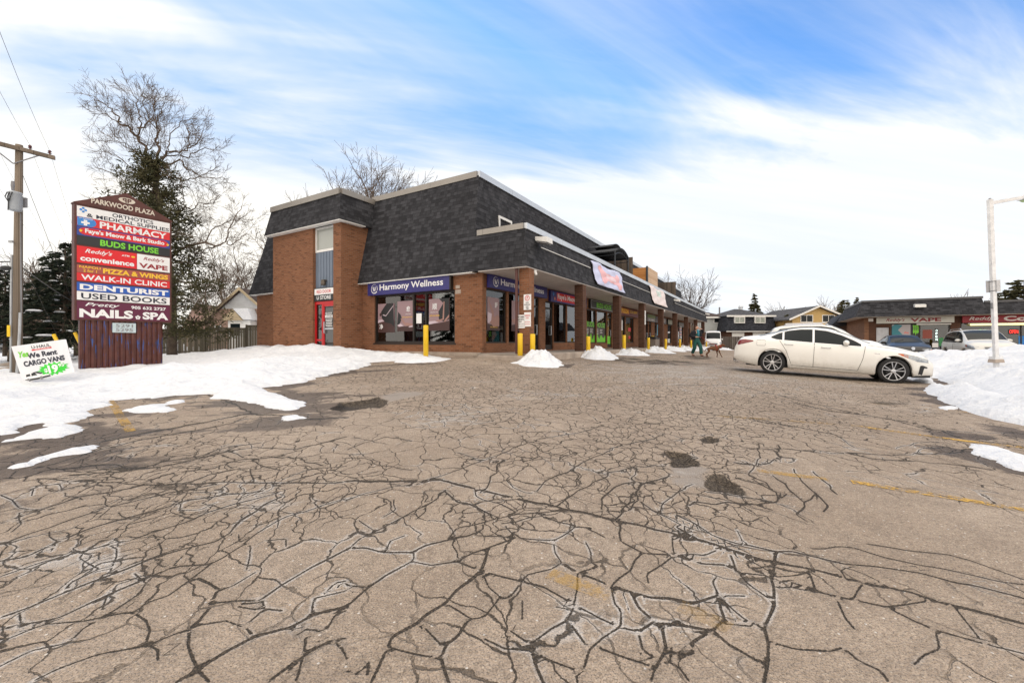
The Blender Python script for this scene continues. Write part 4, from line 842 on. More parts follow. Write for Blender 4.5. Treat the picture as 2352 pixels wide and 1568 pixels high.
# red door sign
t_ = thing('door_sign', 'white and black sign board over the red door', 'door sign', tuple(B(TF, 7.6, 1.76)), BROT)
m = b_().box((tx-.07,6.92,1.76),(tx-.022,8.28,2.32)).build('board', BKV, t_)
b_().box((tx-.074,6.95,2.03),(tx-.071,8.25,2.29)).build('white_panel', WV, t_)
b_().text('RED DOOR', (tx-.078,8.25,1.76), (0,-1,0), EYV, .16, .33, .98, .14, .012).build('lettering', REDV, t_)
b_().text('U STORE', (tx-.078,8.25,1.76), (0,-1,0), EYV, .16, .06, .98, .16, .02).build('lettering', WV, t_)
t_ = thing('door_decal', 'small white lettering stuck on the red door glass', 'decal', tuple(B(tx, 7.35, .7)), BROT)
b_().box((tx-.014,7.1,1.02),(tx-.011,7.6,1.14)).build('white_panel', WV, t_)
m = b_().text('RED DOOR', (tx-.014,7.6,.7), (0,-1,0), EYV, .03, .47, .44, .08, .01)
for k in range(5): m.box((tx-.014,7.12+.03*(k % 2),.93-.07*k),(tx-.011,7.58-.02*(k % 3),.955-.07*k))
m.build('lettering', WV, t_); b_().text('U STORE', (tx-.018,7.6,.7), (0,-1,0), EYV, .05, .345, .40, .07, .01).build('lettering', BKV, t_)
# posters inside the windows
def poster(lab, O, ex, w, h, draw):
    O = Vector(O); ex = Vector(ex); nrm = ex.cross(Vector((0,0,1)))
    t_ = thing('poster', lab, 'poster', tuple(BT @ O), BROT, 'posters in the wellness shop windows')
    b_().hexa([O, O+ex*w, O+ex*w-nrm*.012, O-nrm*.012], [O+Vector((0,0,h)), O+ex*w+Vector((0,0,h)), O+ex*w-nrm*.012+Vector((0,0,h)), O-nrm*.012+Vector((0,0,h))]).build('sheet', MAUV, t_)
    for i, (mat, shapes, nm) in enumerate(draw):
        m = b_()
        for s_ in shapes:
            off = nrm*(.003+.002*i)
            if isinstance(s_[0], str): m.text(s_[0], O+off, ex, (0,0,1), *s_[1:])
            else: m.add([O+off+ex*(x*w)+Vector((0,0,y*h)) for x, y in s_], [tuple(range(len(s_)))])
        m.build(nm, mat, t_)
lady = [(.55,1),(.95,1),(1,.2),(.8,.3),(.45,.35),(.25,.5),(.2,.72),(.35,.85)]
poster('first poster in the end window, masseuse bending over, white character at its foot', (.085,5.52,.38), (0,-1,0), .98, 1.22, [(DSK, [[(0,0),(1,0),(1,.36),(.4,.38),(0,.32)], [(.1,.6),(.16,.55),(.22,.6),(.2,.68),(.12,.68)]], 'picture'), (BKV, [lady], 'picture'), (LSK, [[(0,.34),(.4,.40),(.25,.45),(.05,.44)], [(.3,.6),(.5,.56),(.95,.9),(.93,.92),(.5,.59),(.33,.63)]], 'picture'), (WV, [('净', .1,.14,.22,.22,.015)], 'lettering')])
poster('second poster from the left in the end window, hands on a bare back', (.085,4.36,.42), (0,-1,0), .94, 1.24, [(DSK, [[(0,0),(1,0),(1,.2),(.5,.16),(0,.2)]], 'picture'), (BKV, [[(0,.2),(.05,.65),(.2,.55),(.28,.42),(.15,.25)]], 'picture'), (SKN, [[(.2,.42),(.28,.44),(.5,.26),(.6,.28),(1,.22),(1,.18),(.6,.17),(.45,.2)]], 'picture'), (LSK, [[(0,.2),(.2,.26),(.4,.17),(.1,.15)],[(.7,.16),(1,.2),(1,.14),(.7,.12)]], 'picture'), (WV, [('愈', .52,.80,.22,.22,.015), ('AYURVEDA', .48,.68,.3,.035)], 'lettering'), (YLV, [('5291 Lakeshore Rd', .3,.55,.55,.05,.01)], 'lettering')])
poster('third poster in the end window, hands pressing below a white character', (.085,2.62,.42), (0,-1,0), 1.02, 1.24, [(DSK, [[(0,0),(1,0),(1,.3),(.5,.24),(0,.2)]], 'picture'), (BKV, [[(.5,1),(1,1),(1,.35),(.75,.28),(.5,.35),(.48,.6),(.72,.85)]], 'picture'), (SKN, [[(.35,.27),(.75,.34),(.78,.9),(.73,.9),(.68,.37),(.4,.32)],[(.75,.3),(1,.5),(1,.42),(.8,.26)]], 'picture'), (LSK, [[(0,.2),(.5,.26),(.3,.31),(0,.3)]], 'picture'), (WV, [('顺', .18,.82,.24,.24,.015), ('SMOOTH', .08,.70,.38,.035)], 'lettering'), (YLV, [('647-616-3228', .04,.56,.50,.06,.01)], 'lettering')])
poster('narrow poster behind the first window of the long front, forearm and hand, white character', (.45,.085,.42), (1,0,0), .80, 1.24, [(DSK, [[(0,0),(1,0),(1,.12),(0,.2)]], 'picture'), (SKN, [[(0,.95),(.1,.9),(.5,.6),(.55,.4),(.9,.5),(1,.4),(1,.15),(.5,.1),(.2,.25),(.4,.45),(.3,.6)]], 'picture'), (LSK, [[(0,.55),(.35,.5),(.3,.3),(.1,.2),(0,.25)]], 'picture'), (WV, [('舒', .48,.86,.2,.22,.015)], 'lettering'), (YLV, [('5291 Lakeshore Rd', .18,.10,.5,.05,.01)], 'lettering')])
poster('poster behind the second window of the long front, half hidden by the corner pillar', (2.2,.085,.42), (1,0,0), .9, 1.24, [(DSK, [[(0,0),(1,0),(1,.3),(0,.2)]], 'picture'), (SKN, [[(0,.4),(.3,.4),(.6,.3),(.6,.2),(0,.3)]], 'picture')])
t_ = thing('paper_notice', 'white sheet of paper taped inside the end window between the posters', 'notice', tuple(B(.08, 2.95, .7)), BROT); b_().box((.07,3.0,.72),(.075,3.28,1.12)).build('paper', WV, t_)
# no-parking signs on the corner pillar
def psign(lab, v0, z0, w, h, lines, col, ring=False):
    t_ = thing('parking_sign', lab, 'parking sign', tuple(B(-.12, v0, z0)), BROT)
    b_().box((-.085,v0,z0),(-.068,v0-w,z0+h)).build('plate', WV, t_)
    O = (-.089, v0, z0); m = b_()
    for txt, x, y, ww, hh in lines: m.text(txt, O, (0,-1,0), EYV, x*w, y*h, ww*w, hh*h, .02)
    m.build('lettering', col, t_)
    if ring:
        m = b_(); c = Vector((-.090, v0-w/2, z0+h*.76)); a = [[c+Vector((0,-math.cos(R(15*k))*r_, math.sin(R(15*k))*r_)) for r_ in (.07,.09)] for k in range(25)]; m.grid(a); m.text('P', O, (0,-1,0), EYV, .42*w, .68*h, .18*w, .16*h, .03); m.build('symbol', REDV, t_)
psign('white no parking any time sign with red ring on the corner pillar', -1.76, 1.06, .28, .52, [('NO',.3,.42,.4,.09),('PARKING',.1,.29,.8,.09),('ANY',.3,.16,.4,.09),('TIME',.3,.04,.4,.09)], BKV, True)
psign('small white notice with red print under the round no parking sign', -1.78, .50, .25, .48, [('PARKING',.1,.72,.8,.1),('ONLY',.25,.55,.5,.1),('------',.1,.3,.8,.03),('------',.1,.15,.8,.03)], REDV)
psign('customer parking only sign fixed low on the corner pillar', -1.46, .45, .34, .45, [('CUSTOMER',.06,.78,.88,.12),('PARKING',.1,.60,.8,.12),('ONLY',.3,.44,.4,.11),('--------',.1,.28,.8,.03),('--------',.1,.12,.8,.03)], BKV)
# banners on the mansard
def cloth(lab, u0, u1, zt, zb, mat, skew=.25):
    t_ = thing('banner', lab, 'banner', tuple(B((u0+u1)/2, -2.0, zb)), BROT)
    g = []
    for i in range(25):
        s = i/24; row = []
        for j in range(15):
            q = j/14; z = zt+(zb-zt)*q; slope = -1.98+(z-ZS)*(.24/(ZL-ZS)); wv_ = .035*math.sin(s*19+q*5)+.03*math.sin(q*11-s*7)
            row.append((u0+(u1-u0)*s+skew*q+.03*math.sin(q*6), slope-.07-abs(wv_), z+.04*math.sin(s*9)*(1-q)))
        g.append(row)
    o = b_().grid(g).build('cloth', mat, t_, True); sm_ = o.modifiers.new('s', 'SOLIDIFY'); sm_.thickness = .006
    return t_, g
def overlay(t_, g, poly, mat, nm, off=.012):
    # a printed shape laid on the rippled cloth
    m = b_(); pts = [(a*24, b*14) for a, b in poly]
    def S(a, b):
        i = min(int(a), 23); j = min(int(b), 13); fa, fb = a-i, b-j; p = [Vector(g[i+x][j+y]) for x in (0, 1) for y in (0, 1)]
        q = (p[0]*(1-fb)+p[1]*fb)*(1-fa)+(p[2]*(1-fb)+p[3]*fb)*fa; return (q.x, q.y-off, q.z)
    import numpy as _n
    xs_ = _n.linspace(min(a for a, b in pts), max(a for a, b in pts), 50); ys_ = _n.linspace(min(b for a, b in pts), max(b for a, b in pts), 34)
    XG, YG = _n.meshgrid((xs_[1:]+xs_[:-1])/2, (ys_[1:]+ys_[:-1])/2, indexing='ij'); ins = sdpoly(XG, YG, pts) > 0
    for i in range(49):
        for j in range(33):
            if ins[i, j]: m.quad(S(xs_[i], ys_[j]), S(xs_[i+1], ys_[j]), S(xs_[i+1], ys_[j+1]), S(xs_[i], ys_[j+1]))
    m.build(nm, mat, t_)
bn, g = cloth('pale blue banner with a faded pink bone, hung on the mansard over the second pillar', 6.0, 10.5, 3.72, 2.66, vinyl('faded_blue', (.60,.64,.86,1), .7), .3)
bone = [(.2,.12),(.27,.10),(.33,.27),(.72,.34),(.78,.2),(.86,.22),(.88,.4),(.84,.5),(.92,.72),(.88,.9),(.80,.92),(.74,.74),(.4,.66),(.34,.80),(.26,.88),(.19,.8),(.22,.6),(.19,.4),(.16,.25)]
overlay(bn, g, bone, vinyl('faded_pink', (.85,.50,.54,1), .7), 'bone_print')
overlay(bn, g, [(.38,.36),(.72,.42),(.72,.62),(.38,.56)], vinyl('faded_white', (.82,.62,.68,1), .7), 'lettering', .018)
bn, g = cloth('near-white faded banner hanging on the mansard over the fourth pillar', 17.3, 22.0, 3.86, 2.66, vinyl('bleached', (.80,.72,.72,1), .7), .4)
overlay(bn, g, [(.4,.1),(.7,.1),(.7,.45),(.4,.45)], vinyl('faded_teal', (.62,.74,.70,1), .7), 'print')
# flood lights on the mansard
for u, lab in ((.75, 'white box flood light above the corner pillar'), (26.2, 'white box flood light beyond the near-white banner'), (47.6, 'white box flood light at the far end of the long roof')):
    t_ = thing('flood_light', lab, 'flood light', tuple(B(u, -1.9, 3.4)), BROT, 'flood lights along the long mansard')
    b_().hexa([(u-.20,-2.32,3.42),(u+.24,-2.32,3.42),(u+.24,-1.86,3.52),(u-.20,-1.86,3.52)], [(u-.20,-2.32,3.60),(u+.24,-2.32,3.60),(u+.24,-1.86,3.66),(u-.20,-1.86,3.66)]).build('housing', WHT, t_)
    b_().hexa([(u-.17,-2.28,3.38),(u+.21,-2.28,3.38),(u+.21,-1.9,3.46),(u-.17,-1.9,3.46)], [(u-.17,-2.28,3.419),(u+.21,-2.28,3.419),(u+.21,-1.9,3.519),(u-.17,-1.9,3.519)]).build('lens', GRY, t_)
def wire(name, lab, pts, r=.012, mat=None, cat='cable'):
    o = MB().tube(pts, r, 5).build(name, mat or BLK); props(o, lab, cat); return o
for a, b, lab in ((1.0,5.9,'white cable pinned along the mansard from the corner flood light to the blue banner'), (10.9,17.3,'white cable pinned along the mansard between the two banners'), (26.4,47.4,'white cable pinned along the far half of the mansard')):
    wire('cable', lab, [tuple(B(a+(b-a)*i/12, -1.865, 3.36)) for i in range(13)], .018, WHT)
t_ = thing('security_camera', 'white dome camera under the soffit at the corner pillar', 'camera', tuple(B(.5,-1.9,2.4)), BROT); b_().lathe([(.07,0),(.08,.05),(.08,.1)], (.42,-1.9,2.36), (0,0,1), 12).ell((.42,-1.95,2.33), (.06,.06,.06)).build('dome', WHT, t_)
t_ = thing('security_camera', 'small white camera under the soffit by the fifth pillar', 'camera', tuple(B(21.7,-1.9,2.4)), BROT); b_().lathe([(.07,0),(.08,.05),(.08,.1)], (21.7,-1.9,2.36), (0,0,1), 12).ell((21.7,-1.95,2.33), (.06,.06,.06)).build('dome', WHT, t_)
# window graphics of the green shop
gt = thing('window_graphic', 'black and green vinyl graphic filling the two panes of the green-lettered shop', 'window graphic', tuple(B(12,.05,-.05)), BROT)
for a, b in ((10.36,11.79),(12.03,13.74)):
    m = b_().box((a,.085,.05),(b,.09,1.15)).build('black_film', vinyl('smoke', (.05,.04,.035,1)), gt)
    m = b_(); n_ = 16; rr = random.Random(int(a*10)); ptsb = [(a+(b-a)*i/n_, .082, -.04) for i in range(n_+1)]; ptst = [(a+(b-a)*i/n_, .082, .30+.14*math.sin(i*.9)+rr.uniform(-.06,.06)) for i in range(n_+1)]; m.grid([ptsb, ptst]); m.build('green_film', GRN, gt)
    b_().text('BUDS' if a < 11.5 else 'HOUSE', (a,.079,0), EX, EYV, .08, .86, b-a-.16, .30, .02).build('lettering', GRN, gt)
    m = b_()
    for k in range(4): m.box((a+.1,.081,.72-.09*k),(a+.42,.084,.75-.09*k)); m.box((a+.7,.081,.70-.09*k),(a+1.15-.1*(k%2),.084,.73-.09*k)) if k < 3 else None
    m.build('small_print', WV, gt)
b_().box((14.0,.081,-.3),(14.75,.084,.35)).build('green_film', GRN, gt)
t_ = thing('poster', 'red and white price sheet in the pizza shop window', 'poster', tuple(B(19.2,.08,.6)), BROT); b_().box((18.9,.08,.75),(19.6,.084,1.02)).box((19.0,.08,.2),(19.5,.084,.42)).build('red_sheet', REDV, t_)
t_ = thing('open_sign', 'lit round blue and red sign in the pizza shop window', 'lit sign', tuple(B(16.8,.08,1.0)), BROT); b_().box((16.3,.07,.8),(17.5,.074,1.5)).build('board', WV, t_); b_().ell((16.9,.06,1.1), (.22,.01,.2)).build('ring', vinyl('neon_blue', (.05,.2,.8,1), em=1.2), t_); b_().ell((16.9,.048,1.08), (.15,.008,.12)).build('lamp', vinyl('neon_red', (.9,.03,.05,1), em=1.5), t_)
t_ = thing('poster', 'tall light blue poster beside the fifth pillar', 'poster', tuple(B(28.5,-.01,.8)), BROT); b_().box((28.0,-.03,.55),(28.9,-.01,1.55)).build('sheet', vinyl('light_blue', (.15,.45,.65,1)), t_)
t_ = thing('pillar_number', 'white strip with upright lettering on the third pillar', 'sign plate', tuple(B(15.8,-2,1.4)), BROT); b_().box((15.5,-1.975,1.1),(15.72,-1.955,2.0)).build('plate', WV, t_)
t_ = thing('barber_pole', 'striped red, white and blue barber pole beyond the sixth pillar', 'barber pole', tuple(B(37.5,-.3,.6)), BROT)
b_().lathe([(.13,0),(.13,1.1)], (38.2,-.35,.45), (0,0,1), 14).build('glass_tube', WV, t_)
for k in range(6):
    a = [[(38.2+.135*math.cos(R(30*i)), -.35+.135*math.sin(R(30*i)), .5+.17*k+.15*i/12+d) for d in (0,.06)] for i in range(13)]; b_().grid(a).build('stripe', REDV if k % 2 else BLV, t_)
b_().lathe([(.15,0),(.16,.1),(.08,.2)], (38.2,-.35,1.55), (0,0,1), 14).lathe([(.08,0),(.16,.08),(.15,.16)], (38.2,-.35,.29), (0,0,1), 14).build('end_cap', CAP, t_)
# litter bin
t_ = thing('litter_bin', 'boxy grey-brown litter bin with black lid against the fifth pillar', 'bin', tuple(B(20.0,-1.8,-.45)), BROT)
b_().box((18.9,-1.9,-.42),(20.2,-1.2,.18)).build('body', plain('bin_stone', (.20,.165,.14,1), .8, bump=.2), t_, bevel=.02); b_().box((18.85,-1.93,.182),(20.25,-1.17,.26)).box((19.1,-1.8,.262),(20.0,-1.3,.36)).build('lid', BLK, t_, bevel=.02); b_().box((19.3,-1.6,.362),(19.8,-1.5,.40)).build('handle', YEL, t_)
# ------------------------------------------------------------------ bollards
def bollard(u, v, h, lab, r=.085, base=None):
    g_ = BG(u, v); t_ = thing('bollard', lab, 'bollard', tuple(g_), 0, 'yellow steel bollards'); T_ = Matrix.Translation(g_)
    MB(T_).lathe([(r,-.3),(r,h-.03),(r*.9,h-.005),(r*.55,h)], (0,0,0), (0,0,1), 20).build('post', YEL, t_, True)
    for o in children(t_):
        for p in o.data.polygons: p.use_smooth = abs(p.normal.z) < .5
    return t_
bollard(-1.75, 1.1, 1.16, 'tall yellow bollard standing alone in front of the wide end window')
bollard(-.39, -1.80, .27+EYE-BG(-.39,-1.80).z, 'yellow bollard at the left face of the corner pillar')
bollard(-.17, -2.15, .25+EYE-BG(-.17,-2.15).z, 'yellow bollard just right of the corner pillar')
names = ['second','third','fourth','fifth','sixth','seventh','eighth','last']
for i, u in enumerate([4.12,9.23,14.45,19.65,25.47,31.55,37.46,43.36]):
    bollard(u, -2.45, (.21,.33,.24,.18,.19,.12,-.01,-.01)[i]+EYE-BG(u,-2.45).z, 'yellow bollard in the snow heap at the %s pillar of the walkway' % names[i])
# ------------------------------------------------------------------ snow heaps at the pillars
def heap(u, v, ru, rv, h, lab, seed, steep=1.0, dirty=False):
    g_ = BG(u, v); n = 56; m_ = 20; rr = np.random.default_rng(seed); ph = rr.random(6)*6.28
    vs = []; lob = [(rr.uniform(-.42,.42), rr.uniform(-.35,.35), rr.uniform(.45,1.0), rr.uniform(.28,.5)) for _ in range(5)]; lob[0] = (0, .05, 1.0, .45)
    for j in range(m_+1):
        q = j/m_
        for k in range(n):
            a = 2*math.pi*k/n; ra = 1+.16*math.sin(2*a+ph[0])+.11*math.sin(3*a+ph[1])+.07*math.sin(7*a+ph[2])+.04*math.sin(13*a+ph[3])
            cx_, cy_ = math.cos(a)*q, math.sin(a)*q; uu_ = u+cx_*ru*ra; vv_ = v+cy_*rv*ra; p = B(uu_, vv_)
            hh = h*max(l[2]*math.exp(-((cx_-l[0])**2+(cy_-l[1])**2)/(2*l[3]**2)) for l in lob)*(1-q**3)*1.05+.03*(1-q**6)
            nz = (.6*h*float(fbm(np.array([p.x]), np.array([p.y]), 2.6, 4, seed)[0]) + .16*float(np.maximum(fbm(np.array([p.x]), np.array([p.y]), 6, 3, seed)[0], -.05)))*(1-q**2)
            vs.append((p.x, p.y, float(gz(p.x, p.y))+max(hh+nz, .02*(1-q))-.04*q**4))
    fs = [(j*n+k, (j+1)*n+k, (j+1)*n+(k+1) % n, j*n+(k+1) % n) for j in range(m_) for k in range(n)]
    o = MB().add(vs, fs).build('snow_heap', SNOW, None, True); props(o, lab, 'snow heap', 'snow heaps along the walkway'); return o
heap(-.55, -2.60, 1.0, .95, .36, 'heap of shovelled snow round the bollards of the corner pillar', 3)
for i, (u, h) in enumerate([(4.5,.32),(9.6,.24),(15.0,.27),(20.4,.24),(26.3,.26),(32.4,.24),(38.6,.25),(44.2,.24)]):
    heap(u, -2.75, 1.35+.12*i, 1.05, h, 'snow heap at the foot of the bollard by the %s pillar' % names[i], 11+i)
heap(50.5, -3.5, 2.6, 1.6, .22, 'low drift of snow on the asphalt right of the parked delivery van', 41)
# ------------------------------------------------------------------ on the low roof
gz_ = thing('gazebo', 'dark two-tier canopy with curved metal frame on the roof terrace', 'gazebo', tuple(B(12,-.6,3.9)), BROT)
DM = plain('dark_metal', (.035,.042,.05,1), .5, .3); CAN = plain('canopy_cloth', (.045,.05,.055,1), .8, 0, .2)
def arch(u, v0, v1, z, rise, n=14): return [(u, v0+(v1-v0)*i/n, z+rise*math.sin(math.pi*i/n)**.8) for i in range(n+1)]
ua, ub = 10.7, 13.3
def ar(u0, u1, v, z, rise, n=14): return [(u0+(u1-u0)*i/n, v, z+rise*math.sin(math.pi*i/n)**.8) for i in range(n+1)]
o = b_().grid([ar(ua-.05,ub+.05,-1.56,5.05,.36), ar(ua-.05,ub+.05,.5,5.05,.36)]).build('canopy', CAN, gz_, True); o.modifiers.new('s', 'SOLIDIFY').thickness = .02
o = b_().grid([ar(ua+.55,ub-.15,-1.2,5.48,.26), ar(ua+.55,ub-.15,.3,5.48,.26)]).build('canopy', CAN, gz_, True); o.modifiers.new('s', 'SOLIDIFY').thickness = .02
m = b_()
for v in (-1.5, .45):
    for u in (ua, ub): m.tube([(u,v,3.9),(u,v,5.04)], .045, 8)
    m.tube(ar(ua,ub,v,5.02,.34), .03, 6).tube(ar(ua,ub,v,4.84,.28), .022, 6)
    for i in range(2, 13, 2): m.tube([ar(ua,ub,v,5.02,.34)[i], ar(ua,ub,v,4.84,.28)[i]], .012, 5)
for u in (ua, ub): m.tube([(u,-1.5,5.02),(u,.45,5.02)], .03, 6).tube([(u,-1.5,4.84),(u,.45,4.84)], .022, 6)
m.build('frame', DM, gz_)
OLDW = plankm('old_boards', (.055,.045,.038,1), (.16,.125,.10,1), .14); PINE = plankm('pine_boards', (.50,.34,.22,1), (.66,.50,.36,1), .16, False, (.35,.22,.13,1)); CED = plankm('cedar_boards', (.42,.17,.05,1), (.55,.26,.09,1), .16, False, (.35,.15,.05,1))
def screen(lab, a, b, mat, posts=True):
    t_ = thing('privacy_screen', lab, 'screen', tuple(B((a[0]+b[0])/2, (a[1]+b[1])/2, 3.9)), BROT)
    b_().box(a, b).build('boards', mat, t_); return t_
screen('weathered grey board screen behind the gazebo', (14.32,-1.5,3.9), (14.38,.45,5.33), OLDW)
s_ = screen('cedar board screen with diagonal edge beside the gazebo', (17.75,-1.5,3.9), (17.8,.42,5.19), CED)
b_().box((17.7,-1.62,3.9),(17.86,-1.505,5.27)).build('post', DM, s_)
screen('pale pine board screen facing the car park on the roof', (18.1,-1.58,3.9), (21.05,-1.53,5.26), PINE)
screen('grey board screen at the far end of the terraces', (28.65,-1.55,3.9), (28.71,.45,5.5), OLDW)
# ------------------------------------------------------------------ vehicles
def paint(name, c, rough=.28, dirt=(.30,.25,.19,1), damt=.5):
    t = NT(name); g = t.obj(); sp = t.n('ShaderNodeSeparateXYZ', {0: g})
    lo = t.ramp(t.math('ADD', sp.outputs[2], t.math('MULTIPLY', t.noise(g, 3, 5, .7), .5)), .45, 1.05, 1, 0)
    nz = t.ramp(t.noise(g, 12, 5, .7), .35, .7, .4, 1)
    col = t.mix(t.math('MULTIPLY', t.math('MULTIPLY', lo, nz), damt), c, dirt)
    t.bsdf(col, t.math('ADD', rough, t.math('MULTIPLY', lo, .3)), 0, None, .45, .35); MAT[name] = t.m; return t.m
PEARL = paint('pearl_white', (.82,.81,.77,1), damt=.38); PW2 = paint('white_car', (.78,.78,.76,1)); PBK = paint('black_car', (.006,.006,.007,1), .32, damt=.08); PSV = paint('silver_white', (.66,.65,.61,1)); PVN = paint('van_white', (.78,.79,.80,1)); PGY = paint('grey_car', (.12,.13,.14,1))
CG = plain('car_glass', (.012,.016,.018,1), .06, 0, .02, spec=.22); RUB = plain('tyre', (.016,.016,.017,1), .8, 0, .2, bump=.2); RIM = plain('alloy', (.55,.55,.56,1), .3, .85, .05); DRK = plain('dark_plastic', (.012,.012,.014,1), .6); CHR = plain('chrome', (.65,.66,.68,1), .15, 1, .02)
TLR = plain('tail_red', (.20,.008,.012,1), .12, 0, .05, spec=.9); HLG = plain('headlamp_glass', (.32,.35,.38,1), .08, .3, .25, 20, spec=.9); AMB = plain('amber_lens', (.60,.13,.03,1), .15)
SED = dict(L=4.8, zt=[(0,.62),(.05,.92),(.18,1.06),(.42,1.10),(.75,1.15),(1.3,1.32),(1.7,1.41),(2.1,1.44),(2.5,1.415),(2.9,1.29),(3.28,1.12),(3.48,1.045),(4.0,.975),(4.5,.87),(4.68,.77),(4.78,.62)],
  zs=[(0,.56),(.05,.84),(.18,.99),(.5,1.02),(1.1,1.00),(2.0,.965),(3.0,.93),(3.6,.92),(4.1,.87),(4.5,.77),(4.7,.66),(4.8,.54)],
  w=[(0,.68),(.08,.78),(.3,.85),(.8,.895),(1.4,.91),(3.4,.905),(4.0,.89),(4.4,.83),(4.65,.70),(4.78,.50)], zb=[(0,.36),(.3,.26),(.7,.2),(4.2,.19),(4.6,.2),(4.8,.24)],
  rail=[(0,.62),(.7,.60),(1.4,.585),(2.1,.575),(2.65,.60),(3.2,.66),(3.8,.62),(4.8,.3)], ax=(1.07,3.92), R=.335, top=[(.98,1.09),(1.2,1.215),(1.45,1.30),(1.75,1.352),(2.05,1.365),(2.4,1.335),(2.75,1.23),(3.05,1.09),(3.22,.985)], bot=[(.98,1.075),(1.15,1.03),(2.0,.992),(2.9,.958),(3.22,.95)],
  ws=(2.64,3.42), rw=(.62,1.42), pill=(1.32,2.08))
SUVP = dict(L=4.56, zt=[(0,.75),(.05,1.15),(.15,1.35),(.35,1.60),(.7,1.68),(1.4,1.71),(2.2,1.71),(2.6,1.67),(3.0,1.50),(3.4,1.25),(3.6,1.14),(4.0,1.09),(4.35,1.0),(4.5,.85),(4.56,.65)],
  zs=[(0,.65),(.05,1.0),(.3,1.06),(2.0,1.03),(3.4,1.02),(4.0,.98),(4.35,.88),(4.56,.58)], w=[(0,.74),(.1,.82),(.5,.88),(3.6,.89),(4.1,.86),(4.4,.76),(4.56,.58)], zb=[(0,.4),(.4,.28),(4.2,.26),(4.56,.3)],
  rail=[(0,.64),(.5,.64),(2.4,.64),(3.0,.68),(3.5,.72),(4.0,.64),(4.56,.35)], ax=(.98,3.60), R=.345, top=[(.42,1.38),(.6,1.52),(1.4,1.60),(2.2,1.60),(2.6,1.54),(2.95,1.36),(3.25,1.10)], bot=[(.42,1.12),(.9,1.09),(2.2,1.06),(3.25,1.05)], ws=(2.62,3.50), rw=(.10,.36), pill=(1.15,2.10))
HAT = dict(SED, L=4.6, zt=[(0,.62),(.05,.95),(.18,1.10),(.42,1.13),(.7,1.16),(1.25,1.36),(1.7,1.45),(2.2,1.47),(2.6,1.44),(3.0,1.28),(3.4,1.07),(3.55,1.0),(4.0,.93),(4.35,.82),(4.5,.72),(4.6,.55)], w=[(0,.68),(.08,.78),(.3,.84),(.8,.88),(3.3,.885),(3.9,.87),(4.25,.80),(4.5,.66),(4.6,.48)], zs=[(0,.56),(.05,.84),(.18,1.0),(.5,1.02),(2.0,.97),(3.3,.94),(3.9,.88),(4.3,.76),(4.6,.5)], ax=(1.0,3.7), zb=[(0,.36),(.3,.26),(4.2,.19),(4.6,.24)], rail=[(0,.62),(.7,.60),(2.1,.58),(2.7,.60),(3.3,.66),(3.7,.62),(4.6,.3)], ws=(2.68,3.45), top=[(.9,1.1),(1.2,1.24),(1.5,1.34),(2.2,1.39),(2.55,1.35),(2.9,1.2),(3.25,1.0)], bot=[(.9,1.08),(1.15,1.04),(2.0,1.0),(3.25,.97)])
def sm(tab, x):
    xs_ = np.array([a for a, b in tab]); ys_ = np.array([b for a, b in tab]); q = [np.interp(x+d, xs_, ys_) for d in (-.09,-.045,0,.045,.09)]
    return (q[0]+2*q[1]+3*q[2]+2*q[3]+q[4])/9
def ring(p, x):
    w = float(sm(p['w'], x)); zt = float(sm(p['zt'], x)); zs = min(float(sm(p['zs'], x)), zt-.015); zb = float(np.interp(x, *zip(*p['zb']))); ry = min(float(sm(p['rail'], x)), w*.86); zb0 = zb
    for ax in p['ax']:
        dd = abs(x-ax); Ra = p['R']+.055
        if dd < Ra: zb = max(zb, p['R']+math.sqrt(Ra*Ra-dd*dd))
    glass = zt-zs; zr = zt-.035-.02*min(1, glass/.3) if glass > .12 else zt-.02*glass/.12
    m1 = zb0+(zs-zb0)*.36; m2 = zb0+(zs-zb0)*.70
    z1 = max(zb+.012, zb0+.05); z2 = max(m1, zb+.024); z3 = max(m2, zb+.036); z4 = max(zs-.07, zb+.05)
    pts = [(w*.86, zb), (w*.975, z1), (w*1.0, z2), (w*.995, z3), (w*.985, z4), (w*.95, max(zs, zb+.06))]
    y5, z5 = pts[-1]
    for k in range(1, 6):
        q = k/5; pts.append((y5+(ry-y5)*q+.018*math.sin(math.pi*q)*min(1, glass/.3), z5+(zr-z5)*q))
    pts += [(ry*.8, zr+(zt-zr)*.55), (ry*.45, zr+(zt-zr)*.88), (0, zt)]
    return pts
def side_y(p, x, z):
    r = ring(p, x)
    for (ya, za), (yb, zb) in zip(r[1:], r[2:]):
        if za <= z <= zb and zb > za: return ya+(yb-ya)*(z-za)/(zb-za)
    return r[1][0] if z < r[1][1] else r[-3][0]
